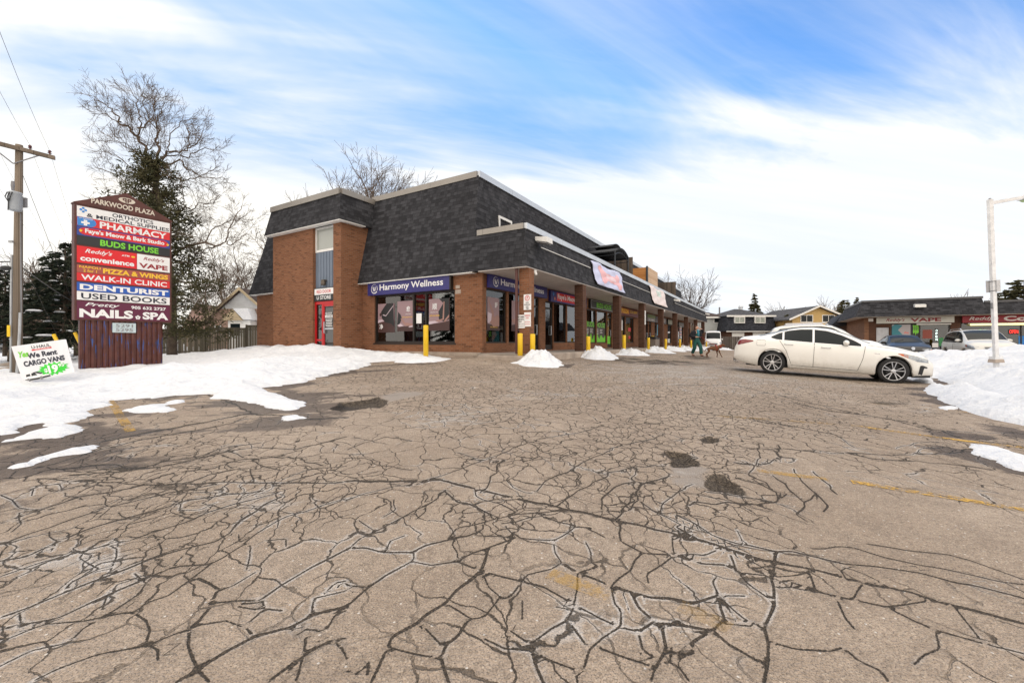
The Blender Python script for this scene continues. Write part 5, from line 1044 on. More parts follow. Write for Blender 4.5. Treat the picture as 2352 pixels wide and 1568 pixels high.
def car(lab, cat, prof, mat, loc, rz, spec, ry=0.0, scale=1.0, nm='parked_car', rimstyle=5, group=None):
    p = prof; L = p['L']; cx = (p['ax'][0]+p['ax'][1])/2
    t_ = thing(nm, lab, cat, loc, rz, group); t_.rotation_euler = (0, ry, rz); t_.scale = (scale,)*3
    def m_(): return MB(wmat(t_) @ Matrix.Translation((-cx, 0, 0)))
    xs_ = sorted(set([0, .02, .05, .1, .16, .24] + [round(.3+.07*i, 3) for i in range(int((L-.6)/.07)+1)] + [L-.24, L-.16, L-.1, L-.05, L-.02, L] + [a+s*(p['R']+.055)*c for a in p['ax'] for s in (-1, 1) for c in (1.0, .995, .97, .9, .8, .62)]))
    rows = []
    for x in xs_:
        r = ring(p, x); rows.append([(x, -y, z) for y, z in r] + [(x, y, z) for y, z in r[-2::-1]])
    b = m_().grid(rows); n = len(rows[0])
    for k, xx in ((0, -1), (len(rows)-1, 1)):
        i0 = k*n
        for j in range(n//2): b.f.append((i0+j, i0+j+1, i0+n-2-j, i0+n-1-j)) if j < n//2-0 else None
    body = b.build('body', mat, t_, True)
    mm = m_().box((.35,-.60,.20),(L-.35,.60,.62)); mm.build('underbody', DRK, t_)
    def panel(nm_, mat_, xs2, zlo, zhi, nx_=24, nz_=5, off=.006, sides=(-1,), parent=None, x0=None):
        out = []
        for s in sides:
            g = []
            for i in range(nx_+1):
                x = xs2[0]+(xs2[1]-xs2[0])*i/nx_; a, b2 = zlo(x), zhi(x)
                g.append([(x, s*(side_y(p, x, a+(b2-a)*j/nz_)+off), a+(b2-a)*j/nz_) for j in range(nz_+1)])
            out.append(m_().grid(g).build(nm_, mat_, parent or t_, True))
        return out
    tb = lambda x: float(np.interp(x, *zip(*p['bot']))); tt = lambda x: float(np.interp(x, *zip(*p['top'])))
    x0, x1 = p['bot'][0][0], p['bot'][-1][0]
    panel('window_trim', CHR if spec.get('chrome') else DRK, (x0-.03, x1+.04), lambda x: tb(x)-.022, lambda x: max(tt(x), tb(x))+.022, 40, 4, .004, (-1, 1))
    cuts = [x0]+list(p['pill'])+[x1]
    for a, b2 in zip(cuts, cuts[1:]): panel('side_window', CG, (a+.02, b2-.03), tb, tt, 24, 5, .009, (-1, 1))
    def top(x0_, x1_, inset, nm_, mat_, off=.008, yk=1.0):
        g = []
        for i in range(17):
            x = x0_+(x1_-x0_)*i/16; r = ring(p, x); rp = r[-4]; prof_ = [(-rp[0]*inset, rp[1]+.0)]+[(-y*inset, z) for y, z in r[-3:]]+[(y*inset, z) for y, z in r[-2:-4:-1]]+[(rp[0]*inset, rp[1])]
            g.append([(x, y, z+off) for y, z in prof_])
        return m_().grid(g).build(nm_, mat_, t_, True)
    top(p['ws'][0], p['ws'][1], .97, 'windshield', CG, .010); top(p['rw'][0], p['rw'][1], .93, 'rear_window', CG, .010)
    # shut lines
    for xa, xb, za, zb_ in spec.get('lines', [(p['pill'][1]+.02, p['pill'][1]+.02, .30, .95)]):
        for s in (-1, 1):
            pts = [(xa+(xb-xa)*i/10, s*(side_y(p, xa+(xb-xa)*i/10, za+(zb_-za)*i/10)+.001), za+(zb_-za)*i/10) for i in range(11)]
            m_().tube(pts, .006, 4).build('shut_line', DRK, t_)
    for xh, zh in spec.get('handles', []):
        for s in (-1, 1):
            y = side_y(p, xh, zh)
            m_().tube([(xh-.11, s*y, zh), (xh-.09, s*(y+.035), zh), (xh+.09, s*(y+.035), zh-.004), (xh+.11, s*y, zh-.006)], .013, 8).build('door_handle', CHR if spec.get('chrome') else mat, t_, True)
    xm, zm = spec['mirror']
    for s in (-1, 1):
        o = m_().ell((xm, s*(side_y(p, xm, zm)+.10), zm), (.075,.12,.075), 14, 10).build('mirror', mat, t_, True)
        m_().box((xm-.03, s*(side_y(p, xm, zm)-.05), zm-.07), (xm+.05, s*(side_y(p, xm, zm)+.06), zm-.035)).build('mirror_arm', DRK, o)
    # lamps
    def lampgrid(poly, side, mat_, nm_, off=.007):
        """poly lists: x -> (zlo, zhi)"""
        a = [q[0] for q in poly]; f1 = lambda x: float(np.interp(x, a, [q[1] for q in poly])); f2 = lambda x: float(np.interp(x, a, [q[2] for q in poly]))
        panel(nm_, mat_, (a[0], a[-1]), f1, f2, 16, 4, off, side)
    for nm_, mat_, poly in spec['lamps']: lampgrid(poly, (-1, 1), mat_, nm_)
    for nm_, mat_, boxes in spec.get('front', []):
        for a, b2 in boxes: m_().box(a, b2).build(nm_, mat_, t_, bevel=.008)
    # wheels
    for ax in p['ax']:
        for s in (-1, 1):
            wr = p['R']; yo = s*(float(sm(p['w'], ax))-.015); c = Vector((ax, yo, wr)); n_ = Vector((0, s, 0))
            wh = m_().lathe([(wr*.70,-.21),(wr*.93,-.21),(wr,-.17),(wr,-.035),(wr*.965,-.008),(wr*.80,0),(wr*.735,-.006),(wr*.72,-.04),(wr*.70,-.2)], c, n_, 40).build('wheel', RUB, t_, True)
            m_().lathe([(wr*.72,-.04),(wr*.745,-.004),(wr*.725,.004),(wr*.69,-.012),(wr*.68,-.05)], c, n_, 40, False).build('rim', RIM, wh, True)
            m_().lathe([(wr*.69,-.10),(0.01,-.10)], c, n_, 24).lathe([(wr*.45,-.085),(wr*.45,-.075),(0.01,-.075)], c, n_, 24).build('brake', DRK, wh)
            sp_ = m_(); k = rimstyle
            for i in range(k):
                for dd in ((-.17, .17) if k == 5 else (0,)):
                    a = 2*math.pi*i/k + .3; wd = .030 if k == 5 else .04
                    def pt(r_, da, h): return c+Vector((math.cos(a+da)*r_, s*h, math.sin(a+da)*r_))
                    sp_.hexa([pt(wr*.10, dd*.4-.2, -.045), pt(wr*.70, dd*1.25-wd*1.4, -.03), pt(wr*.70, dd*1.25+wd*1.4, -.03), pt(wr*.10, dd*.4+.2, -.045)], [pt(wr*.10, dd*.4-.2, -.022), pt(wr*.70, dd*1.25-wd*1.4, -.008), pt(wr*.70, dd*1.25+wd*1.4, -.008), pt(wr*.10, dd*.4+.2, -.022)])
            sp_.lathe([(wr*.16,-.05),(wr*.16,-.015),(wr*.10,-.008),(.005,-.008)], c, n_, 18).build('spokes', RIM, wh)
    return t_, m_, p
# white sedan nosing into the snow bank
rx_, ry_ = 8.22, 13.45; fdir = Vector((.8585, -.5128)); SCL = 1.025
lft = Vector((-fdir.y, fdir.x)); wb_ = 2.85*SCL
ctr = Vector((rx_, ry_)) + fdir*wb_/2 + lft*.90*SCL
za = float(gz(*(ctr-fdir*1.4))); zb_ = float(gz(*(ctr+fdir*1.4)))
spec = dict(chrome=True, mirror=(2.84,1.02), handles=[(1.46,.90),(2.38,.86)],
  lines=[(2.10,2.10,.30,.99),(3.28,3.24,.95,.62),(3.24,3.14,.62,.28),(1.22,1.40,1.0,.72),(1.40,1.55,.72,.34),(1.55,3.14,.30,.28),(3.35,4.45,.985,.86)],
  lamps=[('tail_lamp', TLR, [(.05,.84,.90),(.10,.80,.96),(.28,.86,.985),(.52,.93,.965)]), ('head_lamp', HLG, [(3.98,.80,.81),(4.10,.74,.815),(4.40,.62,.755),(4.66,.60,.68)]), ('indicator', AMB, [(3.99,.795,.805),(4.08,.745,.80),(4.20,.70,.775)]), ('fog_bezel', DRK, [(4.44,.28,.29),(4.47,.30,.52),(4.53,.27,.53),(4.56,.46,.52),(4.64,.46,.49)]), ('front_lip', DRK, [(4.30,.195,.205),(4.4,.20,.255),(4.74,.22,.28)])],
  front=[('front_plate', DRK, [((4.79,-.22,.44),(4.84,.22,.58))]), ('rear_valance', DRK, [((-.02,-.55,.30),(.06,.55,.42))])])
wc, wm_, wp_ = car('cream-white dusty sedan parked side-on with its nose against the snow bank', 'car', SED, PEARL, (ctr.x, ctr.y, (za+zb_)/2), math.atan2(fdir.y, fdir.x), spec, math.atan2(za-zb_, 2.8)+.012, SCL)
wc.scale = (SCL, SCL, SCL*1.04)
# fuel flap outline, exhaust tip, fender badge
def onside(x, z, off=.004): return (x, -(side_y(SED, x, z)+off), z)
q = [onside(.72+.13*math.cos(a)*1.0*(1 if abs(math.cos(a))<.9 else .96), .90+.085*math.sin(a)) for a in [2*math.pi*i/24 for i in range(25)]]
q = [onside(.62,.83), onside(.62,.97), onside(.64,.985), onside(.83,.985), onside(.85,.97), onside(.85,.84), onside(.83,.82), onside(.64,.82), onside(.62,.83)]
wm_().tube(q, .0035, 4).build('fuel_flap', DRK, wc)
wm_().tube([(.0,-.52,.30),(.12,-.52,.30)], .05, 12).build('exhaust_tip', CHR, wc)
wm_().box(onside(3.46,.76,-.005), tuple(Vector(onside(3.60,.78,.004)))).build('badge', CHR, wc)
wm_().box((.55,-.66,.19),(.62,-.35,.30)).build('hanger', DRK, wc)
# white crossover hidden behind it
c2 = Vector((12.75, 17.45)); g2 = float(gz(*c2))
sp2 = dict(mirror=(2.95,1.12), handles=[(1.3,1.0),(2.3,.98)], lamps=[('tail_lamp', TLR, [(.03,.95,1.2),(.2,1.0,1.15)]), ('head_lamp', HLG, [(3.75,.92,.94),(4.05,.80,.93),(4.4,.72,.82)]), ('indicator', AMB, [(3.76,.915,.935),(3.95,.85,.925)])])
s2, m2_, _ = car('white crossover with roof rails half hidden behind the white sedan', 'car', SUVP, PW2, (c2.x, c2.y, g2), math.atan2(fdir.y, fdir.x), sp2, 0, 1.0)
s2.scale = (.88, .95, 1.07)
for s in (-1, 1): (lambda: MB(wmat(s2) @ Matrix.Translation((-2.29,0,0))))().tube([(.75,s*.62,1.66),(.85,s*.62,1.74),(2.3,s*.62,1.755),(2.45,s*.64,1.69)], .018, 8).build('roof_rail', CHR, s2, True)
# cars nosing towards the bank from the far side
def facing(lab, prof, mat, u, w, sp, **k):
    g_ = B(u, -w); return car(lab, 'car', prof, mat, (g_.x, g_.y, float(gz(g_.x, g_.y))), BROT+math.pi, sp, **k)
spb = dict(mirror=(2.95,1.03), handles=[(1.5,.9),(2.4,.9)], lamps=[('tail_lamp', TLR, [(.05,.84,.98),(.3,.9,.98)]), ('head_lamp', HLG, [(3.85,.76,.79),(4.1,.68,.78),(4.5,.58,.68)]), ('indicator', AMB, [(4.15,.655,.70),(4.4,.60,.66)])], front=[('grille', DRK, [((4.52,-.45,.36),(4.60,.45,.62))]), ('emblem', CHR, [((4.60,-.05,.64),(4.615,.05,.70))]), ('bumper_lamp', HLG, [((4.44,-.72,.46),(4.52,-.52,.56)), ((4.44,.52,.46),(4.52,.72,.56))])])
s3, m3_, _ = facing('glossy black sedan facing the snow bank in front of the vape shop', HAT, PBK, 19.2, 15.25, spb)
m3_().lathe([(.055,0),(.075,0),(.075,.015),(.055,.015)], (4.57,0,.73), (1,0,0), 18).build('emblem', CHR, s3)
m3_().tube([(3.40,-.5,1.10),(3.2,-.1,1.20)], .008, 5).build('wiper', DRK, s3)
m3_().box((4.60,-.16,.46),(4.62,.16,.56)).build('number_plate', WHT, s3)
sp4 = dict(mirror=(2.98,1.14), handles=[(1.3,1.0),(2.3,.98)], lamps=[('tail_lamp', TLR, [(.03,.95,1.2),(.2,1.0,1.15)]), ('head_lamp', HLG, [(3.78,.86,.93),(4.05,.76,.93),(4.42,.70,.84)]), ('indicator', AMB, [(3.80,.86,.92),(3.95,.82,.92)])], front=[('grille', DRK, [((4.46,-.40,.62),(4.55,.40,.82))]), ('grille_bar', CHR, [((4.54,-.42,.76),(4.57,.42,.78)), ((4.54,-.40,.68),(4.57,.40,.70))]), ('lower_grille', DRK, [((4.48,-.55,.34),(4.57,.55,.46))])])
s5, m5_, _ = facing('pearl-white SUV with roof rails facing the snow bank behind the lamp post', SUVP, PSV, 18.9, 18.15, sp4)
for s in (-1, 1): m5_().tube([(.75,s*.62,1.66),(.85,s*.62,1.745),(2.3,s*.62,1.76),(2.45,s*.64,1.69)], .02, 8).build('roof_rail', CHR, s5, True)
# delivery van
VANP = dict(L=5.9, zt=[(0,2.3),(.05,2.48),(.3,2.53),(4.2,2.53),(4.5,2.45),(4.9,2.0),(5.15,1.52),(5.3,1.36),(5.7,1.22),(5.85,1.05),(5.9,.9)], zs=[(0,1.2),(4.0,1.22),(5.0,1.22),(5.5,1.1),(5.9,.75)], w=[(0,.98),(.1,1.02),(4.9,1.02),(5.4,.98),(5.75,.86),(5.9,.74)], zb=[(0,.42),(.4,.32),(5.5,.28),(5.9,.34)], rail=[(0,.86),(4.3,.86),(4.9,.86),(5.2,.88),(5.5,.8),(5.9,.5)], ax=(1.2,4.9), R=.36, top=[(3.9,1.85),(4.3,1.88),(4.7,1.75),(5.05,1.32)], bot=[(3.9,1.30),(4.5,1.26),(5.05,1.24)], ws=(4.62,5.18), rw=(.01,.03), pill=(4.0,4.1))
vsp = dict(mirror=(4.85,1.4), lamps=[('tail_lamp', TLR, [(.03,1.2,1.9),(.10,1.2,1.9)]), ('head_lamp', HLG, [(5.35,.92,1.10),(5.6,.82,1.04),(5.80,.78,.95)]), ('blue_stripe', vinyl('van_blue', (.02,.12,.40,1)), [(.4,.6,1.5),(3.2,.6,1.15),(4.3,.6,.8)])], front=[('grille', DRK, [((5.82,-.50,.66),(5.93,.50,.88))]), ('grille_bar', CHR, [((5.92,-.48,.74),(5.95,.48,.76)), ((5.92,-.48,.81),(5.95,.48,.83))]), ('bumper', DRK, [((5.70,-.86,.34),(5.93,.86,.55))]), ('front_plate', DRK, [((5.925,-.2,.40),(5.94,.2,.52))])])
vx, vy = .489*56, 56
car('white high-roofed delivery van facing the camera at the far end of the plaza', 'van', VANP, PVN, (vx-.35*0+.3, vy+2.4, float(gz(vx, vy))-.05), BROT+math.pi+.10, vsp, nm='parked_van')
# distant cars on the street
for px, py, Y, rz, mt, lab in ((-2, 795, 40, -.6, PGY, 'dark car on the street at the left edge, beyond the pole'), (103, 793, 46, 2.3, PBK, 'small dark car on the street just above the rental sign'), (170, 790, 60, .2, PSV, 'pale car far down the street behind the leaning yellow guards')):
    q = P(px, py, Y); car(lab, 'car', HAT, mt, (q.x, q.y, float(gz(q.x, q.y))+.12), rz, spb, rimstyle=4)
# ------------------------------------------------------------------ vape / convenience building
vb = thing('corner_shops', 'low brick shop row with dark shingled mansard roof and red-lettered signs', 'building', tuple(B(26.6, -15, -1.3)), BROT)
US = 26.6; GV = -1.18
def wat(px, u):
    r = (px-1176)/F; x0 = BO[0]+D1[0]*u; y0 = BO[1]+D1[1]*u   # X=x0+.8563w, Y=y0-.5165w
    return (r*y0-x0)/(.8563+.5165*r)
ws_ = lambda px: -wat(px, US)
vd0, vd1 = ws_(2012), ws_(2043); vw0, vw1 = ws_(2046), ws_(2183); cs0 = ws_(2206)
hA = [(vd1, vd0, GV, 1.0), (vw1, vw0, -.6, 1.25)]
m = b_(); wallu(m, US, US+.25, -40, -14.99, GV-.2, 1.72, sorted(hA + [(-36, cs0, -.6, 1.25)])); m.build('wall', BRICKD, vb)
b_().box((US,-15.25,GV-.2),(US+.0,-14.99,1.7)) ; b_().box((US+.003,-14.985,GV-.2),(34.6,-14.74,1.72)).build('wall', brickm('brick_lit', (.19,.09,.05,1), (.27,.14,.085,1), (.22,.16,.12,1)), vb)  # lit look of the side wall put into a lighter brick colour
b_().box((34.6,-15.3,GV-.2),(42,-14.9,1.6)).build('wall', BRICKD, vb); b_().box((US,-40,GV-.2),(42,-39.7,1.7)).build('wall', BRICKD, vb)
frustum(b_(), [(25.5,-20.62,1.72),(34.6,-20.62,1.72),(34.6,-14.05,1.72),(25.5,-14.05,1.72)], [(26.15,-20.62+.12,2.78),(34.0,-20.5,2.78),(34.0,-14.55,2.78),(26.15,-14.55,2.78)]).build('mansard_roof', SHG, vb)
frustum(b_(), [(25.6,-40.3,1.70),(36,-40.3,1.70),(36,-20.63,1.70),(25.6,-20.63,1.70)], [(26.2,-39.8,2.50),(36,-39.8,2.50),(36,-20.63,2.50),(26.2,-20.63,2.50)]).build('mansard_roof', SHG, vb)
frustum(b_(), [(34.61,-20,1.45),(42.4,-20,1.45),(42.4,-13.7,1.45),(34.61,-13.7,1.45)], [(34.61,-19.8,2.5),(41.8,-19.8,2.5),(41.8,-14.5,2.5),(34.61,-14.5,2.5)]).build('mansard_roof', SHG2, vb)
CPD = plain('dark_cap', (.085,.085,.09,1), .4, .4)
m = b_().box((26.08,-20.55,2.75),(26.2,-14.5,2.89)).build('roof_cap', CPD, vb); b_().box((26.21,-14.62,2.75),(34.05,-14.5,2.89)).build('roof_cap', CPD, vb); b_().box((26.14,-39.9,2.47),(26.26,-20.63,2.60)).build('roof_cap', CPD, vb)
b_().box((25.51,-40.2,1.69),(US,-14.06,1.699)).box((US+.003,-14.98,1.69),(34.55,-14.06,1.699)).build('soffit', SOF, vb)
b_().box((25.2,-40,GV-.25),(US-.002,-14.3,GV)).build('walkway', CONC, vb, bevel=.02)
o = b_().box((US+.06,vd1+.03,GV),(US+.12,vd0-.03,.97)).build('door', plain('door_grey', (.50,.52,.56,1), .5), vb); b_().tube([(US+.02,vd1+.12,-.25),(US-.02,vd1+.12,-.25)], .04, 8).build('handle', BLK, o)
for a, b, c, d in ((vw1, vw0, -.6, 1.25), (-36, cs0, -.6, 1.25)):
    f_ = b_().box((US+.05,a,c),(US+.14,a+.07,d)).box((US+.05,b-.07,c),(US+.14,b,d)).box((US+.05,a+.07,d-.07),(US+.14,b-.07,d)).box((US+.05,a+.07,c),(US+.14,b-.07,c+.07))
    k = 2 if a > -30 else 6
    for i in range(1, k): v = a+(b-a)*i/k; f_.box((US+.05,v-.03,c+.07),(US+.14,v+.03,d-.07))
    o = f_.build('window', FRM, vb); b_().box((US+.09,a+.03,c+.03),(US+.10,b-.03,d-.03)).build('pane', GLS, o)
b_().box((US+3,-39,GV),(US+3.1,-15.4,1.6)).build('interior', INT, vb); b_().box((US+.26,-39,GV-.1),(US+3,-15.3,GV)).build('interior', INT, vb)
sh = random.Random(5)
for i in range(14):   # stocked shelves inside
    v = -17-i*1.2; b_().box((US+1.2+sh.random(),v-.5,GV),(US+2,v+.45,.2+sh.random()*.5)).build('shelf', plain('stock%d' % (i % 4), [(.25,.10,.05,1),(.08,.12,.2,1),(.3,.22,.08,1),(.1,.15,.08,1)][i % 4], .7, 0, .8, 9), vb)
def signu(lab, va, vb_, z0, z1, matb, cat='shop sign', u=US-.03):
    t_ = thing('shop_sign', lab, cat, tuple(B(u, (va+vb_)/2, z0)), BROT); b_().box((u-.14,vb_,z0),(u,va,z1)).build('sign_box', matb, t_); return t_, Vector((u-.145, va, z0)), va-vb_
DX = (0,-1,0)
t_, O, Ls = signu('white sign board with red script and the word VAPE', ws_(2010)-.05, ws_(2190), 1.26, 1.67, vinyl('sign_cream', (.62,.64,.60,1)))
b_().text('Reddy\'s', O, DX, EYV, .13*Ls, .08, .25*Ls, .27, .012, .35).text('VAPE', O, DX, EYV, .45*Ls, .08, .39*Ls, .26, .035).build('lettering', vinyl('dark_red2', (.28,.01,.02,1)), t_)
t_, O, Ls = signu('red sign board with white script and rounded convenience lettering', cs0-.05, cs0-9.5, 1.22, 1.66, vinyl('sign_red', (.30,.008,.02,1)))
b_().text('Reddy\'s', O, DX, EYV, .3, .10, 1.35, .28, .012, .35).text('Convenience', O, DX, EYV, 1.85, .07, 4.2, .32, .04).build('lettering', WV, t_)
t_ = thing('tube_light', 'lit yellow tube light under the red sign board', 'lamp', tuple(B(US-.1, cs0-2, 1.05)), BROT); b_().tube([(US-.2,cs0-.4,1.08),(US-.2,cs0-5.2,1.08)], .05, 8).build('tube', plain('lit_tube', (1,.85,.35,1), .5, 0, .02, emis=1.4), t_); b_().box((US-.24,cs0-5.3,1.135),(US-.16,cs0-.3,1.18)).build('housing', WHT, t_)
t_ = thing('tube_light', 'unlit white tube light under the white sign board', 'lamp', tuple(B(US-.1, -18, 1.15)), BROT); b_().tube([(US-.2,ws_(2103),1.16),(US-.2,ws_(2182),1.16)], .045, 8).build('tube', WHT, t_)
def sheetu(nm, lab, cat, pa, pb, z0, z1, mat, u=US+.075, extra=()):
    va, vb_ = ws_(pa), ws_(pb); t_ = thing(nm, lab, cat, tuple(B(u, (va+vb_)/2, z0)), BROT); b_().box((u,vb_,z0),(u+.008,va,z1)).build('sheet', mat, t_); return t_, Vector((u-.004, va, z0)), va-vb_
t_, O, Ls = sheetu('poster', 'large teal and pale wave poster in the vape shop window', 'poster', 2048, 2092, -.4, 1.2, vinyl('pale_grey', (.42,.40,.42,1)))
m = b_(); m.add([(O.x, O.y-Ls*a, O.z+1.6*b) for a, b in ((0,0),(.9,0),(.85,.3),(.5,.62),(.35,.75),(.6,.95),(.2,1),(0,.9))], [tuple(range(8))]); m.build('wave', vinyl('teal', (.03,.22,.28,1)), t_)
b_().text('the', O, DX, EYV, .66*Ls, .95, .25*Ls, .14, .02, .2).text('pods', O, DX, EYV, .62*Ls, .74, .36*Ls, .14, .02, .2).build('lettering', vinyl('coral', (.75,.12,.08,1)), t_)
t_, O, Ls = sheetu('poster', 'black poster with three green claw marks in the vape shop window', 'poster', 2092, 2115, .2, 1.2, BKV)
m = b_()
for k in range(3):
    x = .28*Ls+k*.2*Ls; m.add([(O.x, O.y-(x+a), O.z+b) for a, b in ((0,.93),(.07,.9),(.06,.6),(.09,.45),(.0,.2+.12*abs(k-1)),(-.02,.5),(.01,.7),(-.03,.9))], [tuple(range(8))])
m.build('claw_marks', GRN, t_)
t_, O, Ls = sheetu('open_sign', 'white upright lit sign reading OPEN in the vape shop window', 'lit sign', 2149, 2155, .02, .85, BLK, US+.06)
m = b_()
for i, ch in enumerate('OPEN'): m.text(ch, O, DX, EYV, .1*Ls, .63-.2*i, .8*Ls, .15, .02)
m.build('lettering', plain('lit_white', (.8,1,.95,1), .5, 0, .02, emis=1.2), t_)
sheetu('poster', 'green notice low in the vape shop window', 'poster', 2157, 2168, -.3, .25, vinyl('leaf', (.03,.22,.07,1))); sheetu('poster', 'yellow notice low in the vape shop window by the brick pier', 'poster', 2169, 2181, -.35, .25, vinyl('lemon', (.7,.6,.03,1))); sheetu('poster', 'white notice below the upright OPEN letters', 'poster', 2142, 2156, -.4, -.1, WV)
sheetu('poster', 'red and white sheets high in the vape shop window', 'poster', 2120, 2142, .2, .8, vinyl('brick_red', (.25,.05,.03,1)))
t_, O, Ls = sheetu('open_sign', 'red neon sign reading OPEN in the convenience shop window', 'lit sign', 2318, 2341, .45, .78, BLK, US+.06)
b_().text('OPEN', O, DX, EYV, .06*Ls, .06, .88*Ls, .22, .005).build('lettering', plain('lit_red', (1,.03,.02,1), .5, 0, .02, emis=2.0), t_)
t_, O, Ls = sheetu('price_sign', 'small lit green board in the convenience shop window', 'lit sign', 2250, 2265, .58, .78, plain('lit_green', (.03,.55,.06,1), .5, 0, .02, emis=.8), US+.06); b_().text('LOTTO', O, DX, EYV, .1*Ls, .05, .7*Ls, .09, .01).build('lettering', WV, t_)
sheetu('poster', 'sky-blue poster at the right edge of the convenience window', 'poster', 2341, 2362, -.2, .35, SKY_)
t_ = thing('flood_light', 'small white flood light on the mansard above the word VAPE', 'flood light', tuple(B(25.8,-17.5,2.3)), BROT); zz = 2.36; b_().hexa([(25.5,-17.75,2.26),(25.9,-17.75,2.30),(25.9,-17.2,2.30),(25.5,-17.2,2.26)], [(25.5,-17.75,2.44),(25.9,-17.75,2.5),(25.9,-17.2,2.5),(25.5,-17.2,2.44)]).build('housing', WHT, t_)
t_ = thing('meter_box', 'small white meter box at the left end of the white sign', 'meter', tuple(B(US-.1,-15.1,1.4)), BROT); b_().box((US-.2,-15.2,1.42),(US-.01,-14.95,1.64)).build('box', WHT, t_, bevel=.01)
gg = B(24.9, -wat(2181, 24.9)); t_ = thing('bollard', 'yellow bollard between the black sedan and the pearl-white SUV', 'bollard', (gg.x, gg.y, float(gz(gg.x, gg.y))), 0, 'yellow steel bollards'); MB(wmat(t_)).lathe([(.085,-.2),(.085,1.25),(.06,1.29)], (0,0,0), (0,0,1), 16).build('post', YEL, t_)
t_ = thing('ice_chest', 'dark blue chest standing outside the vape shop window', 'ice chest', tuple(B(26,-21,-1.1)), BROT); b_().box((25.7,ws_(2200),GV),(26.3,ws_(2172),-.35)).build('body', vinyl('chest_blue', (.01,.04,.12,1)), t_, bevel=.02); b_().box((25.66,ws_(2200)-.03,-.348),(26.34,ws_(2172)+.03,-.29)).build('lid', WHT, t_)
# ------------------------------------------------------------------ plaza sign board
SX, SY = -13.76, 13.40
def ST(s, n=0.0, z=0.0): return Vector((SX+D1[0]*s+D2[0]*n, SY+D1[1]*s+D2[1]*n, z+EYE))   # n: away from the camera side
STM = Matrix(((D1[0], D2[0], 0, SX), (D1[1], D2[1], 0, SY), (0, 0, 1, EYE), (0, 0, 0, 1)))
SGZ = float(gz(SX, SY))-EYE
ps = thing('plaza_sign', 'tall brown plaza sign board with a stack of coloured shop panels on a corrugated base', 'sign board', tuple(ST(1.2, .12, SGZ)), BROT)
def s_(): return MB(STM)
SL = 2.46
s_().box((-.04,0,.68),(SL+.04,.26,4.36)).build('cabinet', BRN, ps)
s_().prism([(-.06,-.02,4.36),(SL+.06,-.02,4.36),(SL+.06,-.02,4.40),(SL/2,-.02,5.04),(-.06,-.02,4.40)], (0,.30,0)).build('gable', BRN, ps)
# corrugated skirt with blue old paint showing through
def skirt():
    t = NT('skirt'); p = t.uv(); o = t.n('ShaderNodeSeparateXYZ', {0: p})
    mp = t.n('ShaderNodeMapping', {0: p, 'Scale': (26, 1.3, 1)}).outputs[0]
    k = t.ramp(t.noise(mp, 1.0, 3, .6), .60, .63)
    c = t.mix(t.ramp(t.noise(t.obj(), 4, 4), .3, .7), (.075,.022,.017,1), (.115,.038,.03,1)); c = t.mix(k, c, (.015,.10,.34,1))
    t.bsdf(c, .5, 0, None, .4); return t.m
m = s_(); x = .1; k = 0; prof = []
while x < 2.27:
    prof += [(x, .03), (x+.035, -.0+.03), (x+.05, .075), (x+.10, .075), (x+.115, .03)]; x += .145
m.grid([[(a, b, SGZ-.3), (a, b, .68)] for a, b in prof]); m.box((.1,.076,SGZ-.3),(prof[-1][0],.22,.679)); m.build('skirt', skirt(), ps)
PW = (.012, 'v')
def pnl(z0, z1, mat, x0=0.015, x1=None, nm='panel', n=-.012):
    x1 = SL-.015 if x1 is None else x1
    return s_().box((x0, n, z0), (x1, -.001, z1)).build(nm, mat, ps)
def tx(txt, x, z, w, h, mat, bold=.02, shear=0.0, n=-.016, sp=1.0, par=None, nm='lettering'):
    return s_().text(txt, (0, n, 0), (1,0,0), (0,0,1), x, z, w, h, bold, shear, sp).build(nm, mat, par or ps)
CRM = vinyl('cream', (.62,.55,.46,1))
tx('PARKWOOD PLAZA', .34, 4.46, 1.66, .17, CRM, .03, n=-.03)
s_().add([(1.235+.22*math.cos(R(15*k)), -.028, 4.78+.095*math.sin(R(15*k))) for k in range(24)], [tuple(range(24))]).build('emblem', CRM, ps)
s_().text('P', (0,-.033,0), (-1,0,0), (0,0,1), -1.225, 4.70, .11, .15, .03).text('P', (0,-.033,0), (1,0,0), (0,0,1), 1.245, 4.70, .11, .15, .03).build('emblem', BRN, ps)
p_ = pnl(3.962, 4.30, WV); tx('ORTHOTICS', .86, 4.14, 1.10, .125, DNV, .02, par=p_); tx('& MEDICAL SUPPLIES', .24, 3.985, 2.18, .125, DNV, .02, par=p_)
m = s_()
for a in range(4): c = (.16+.055*math.cos(R(90*a)), -.018, 4.19+.055*math.sin(R(90*a))); m.add([(c[0]+.035*math.cos(R(45*k)), -.018, c[2]+.035*math.sin(R(45*k))) for k in range(8)], [tuple(range(8))])
m.build('flower_mark', SKY_, p_)
p_ = pnl(3.675, 3.957, REDV); s_().add([(.02,-.016,3.68),(.36,-.016,3.68),(.44,-.016,3.73),(.47,-.016,3.81),(.44,-.016,3.90),(.36,-.016,3.95),(.02,-.016,3.95)], [tuple(range(7))]).build('blue_tab', SKY_, p_)
tx('PHARMACY', .55, 3.70, 1.80, .215, WV, .03, par=p_); tx('ST. GEORGE', .06, 3.90, .32, .035, WV, .01, n=-.02, par=p_)
s_().box((.17,-.022,3.70),(.25,-.018,3.88)).box((.11,-.0222,3.76),(.31,-.0182,3.82)).build('cross_mark', WV, p_)
p_ = pnl(3.372, 3.665, vinyl('royal', (.02,.05,.27,1)))
s_().add([(1.23+(1.0 if math.cos(R(12*k)) > 0 else -1.0)+.17*math.cos(R(12*k)), -.016, 3.52+.115*math.sin(R(12*k))) for k in range(30)], [tuple(range(30))]).build('red_panel', REDV, p_)
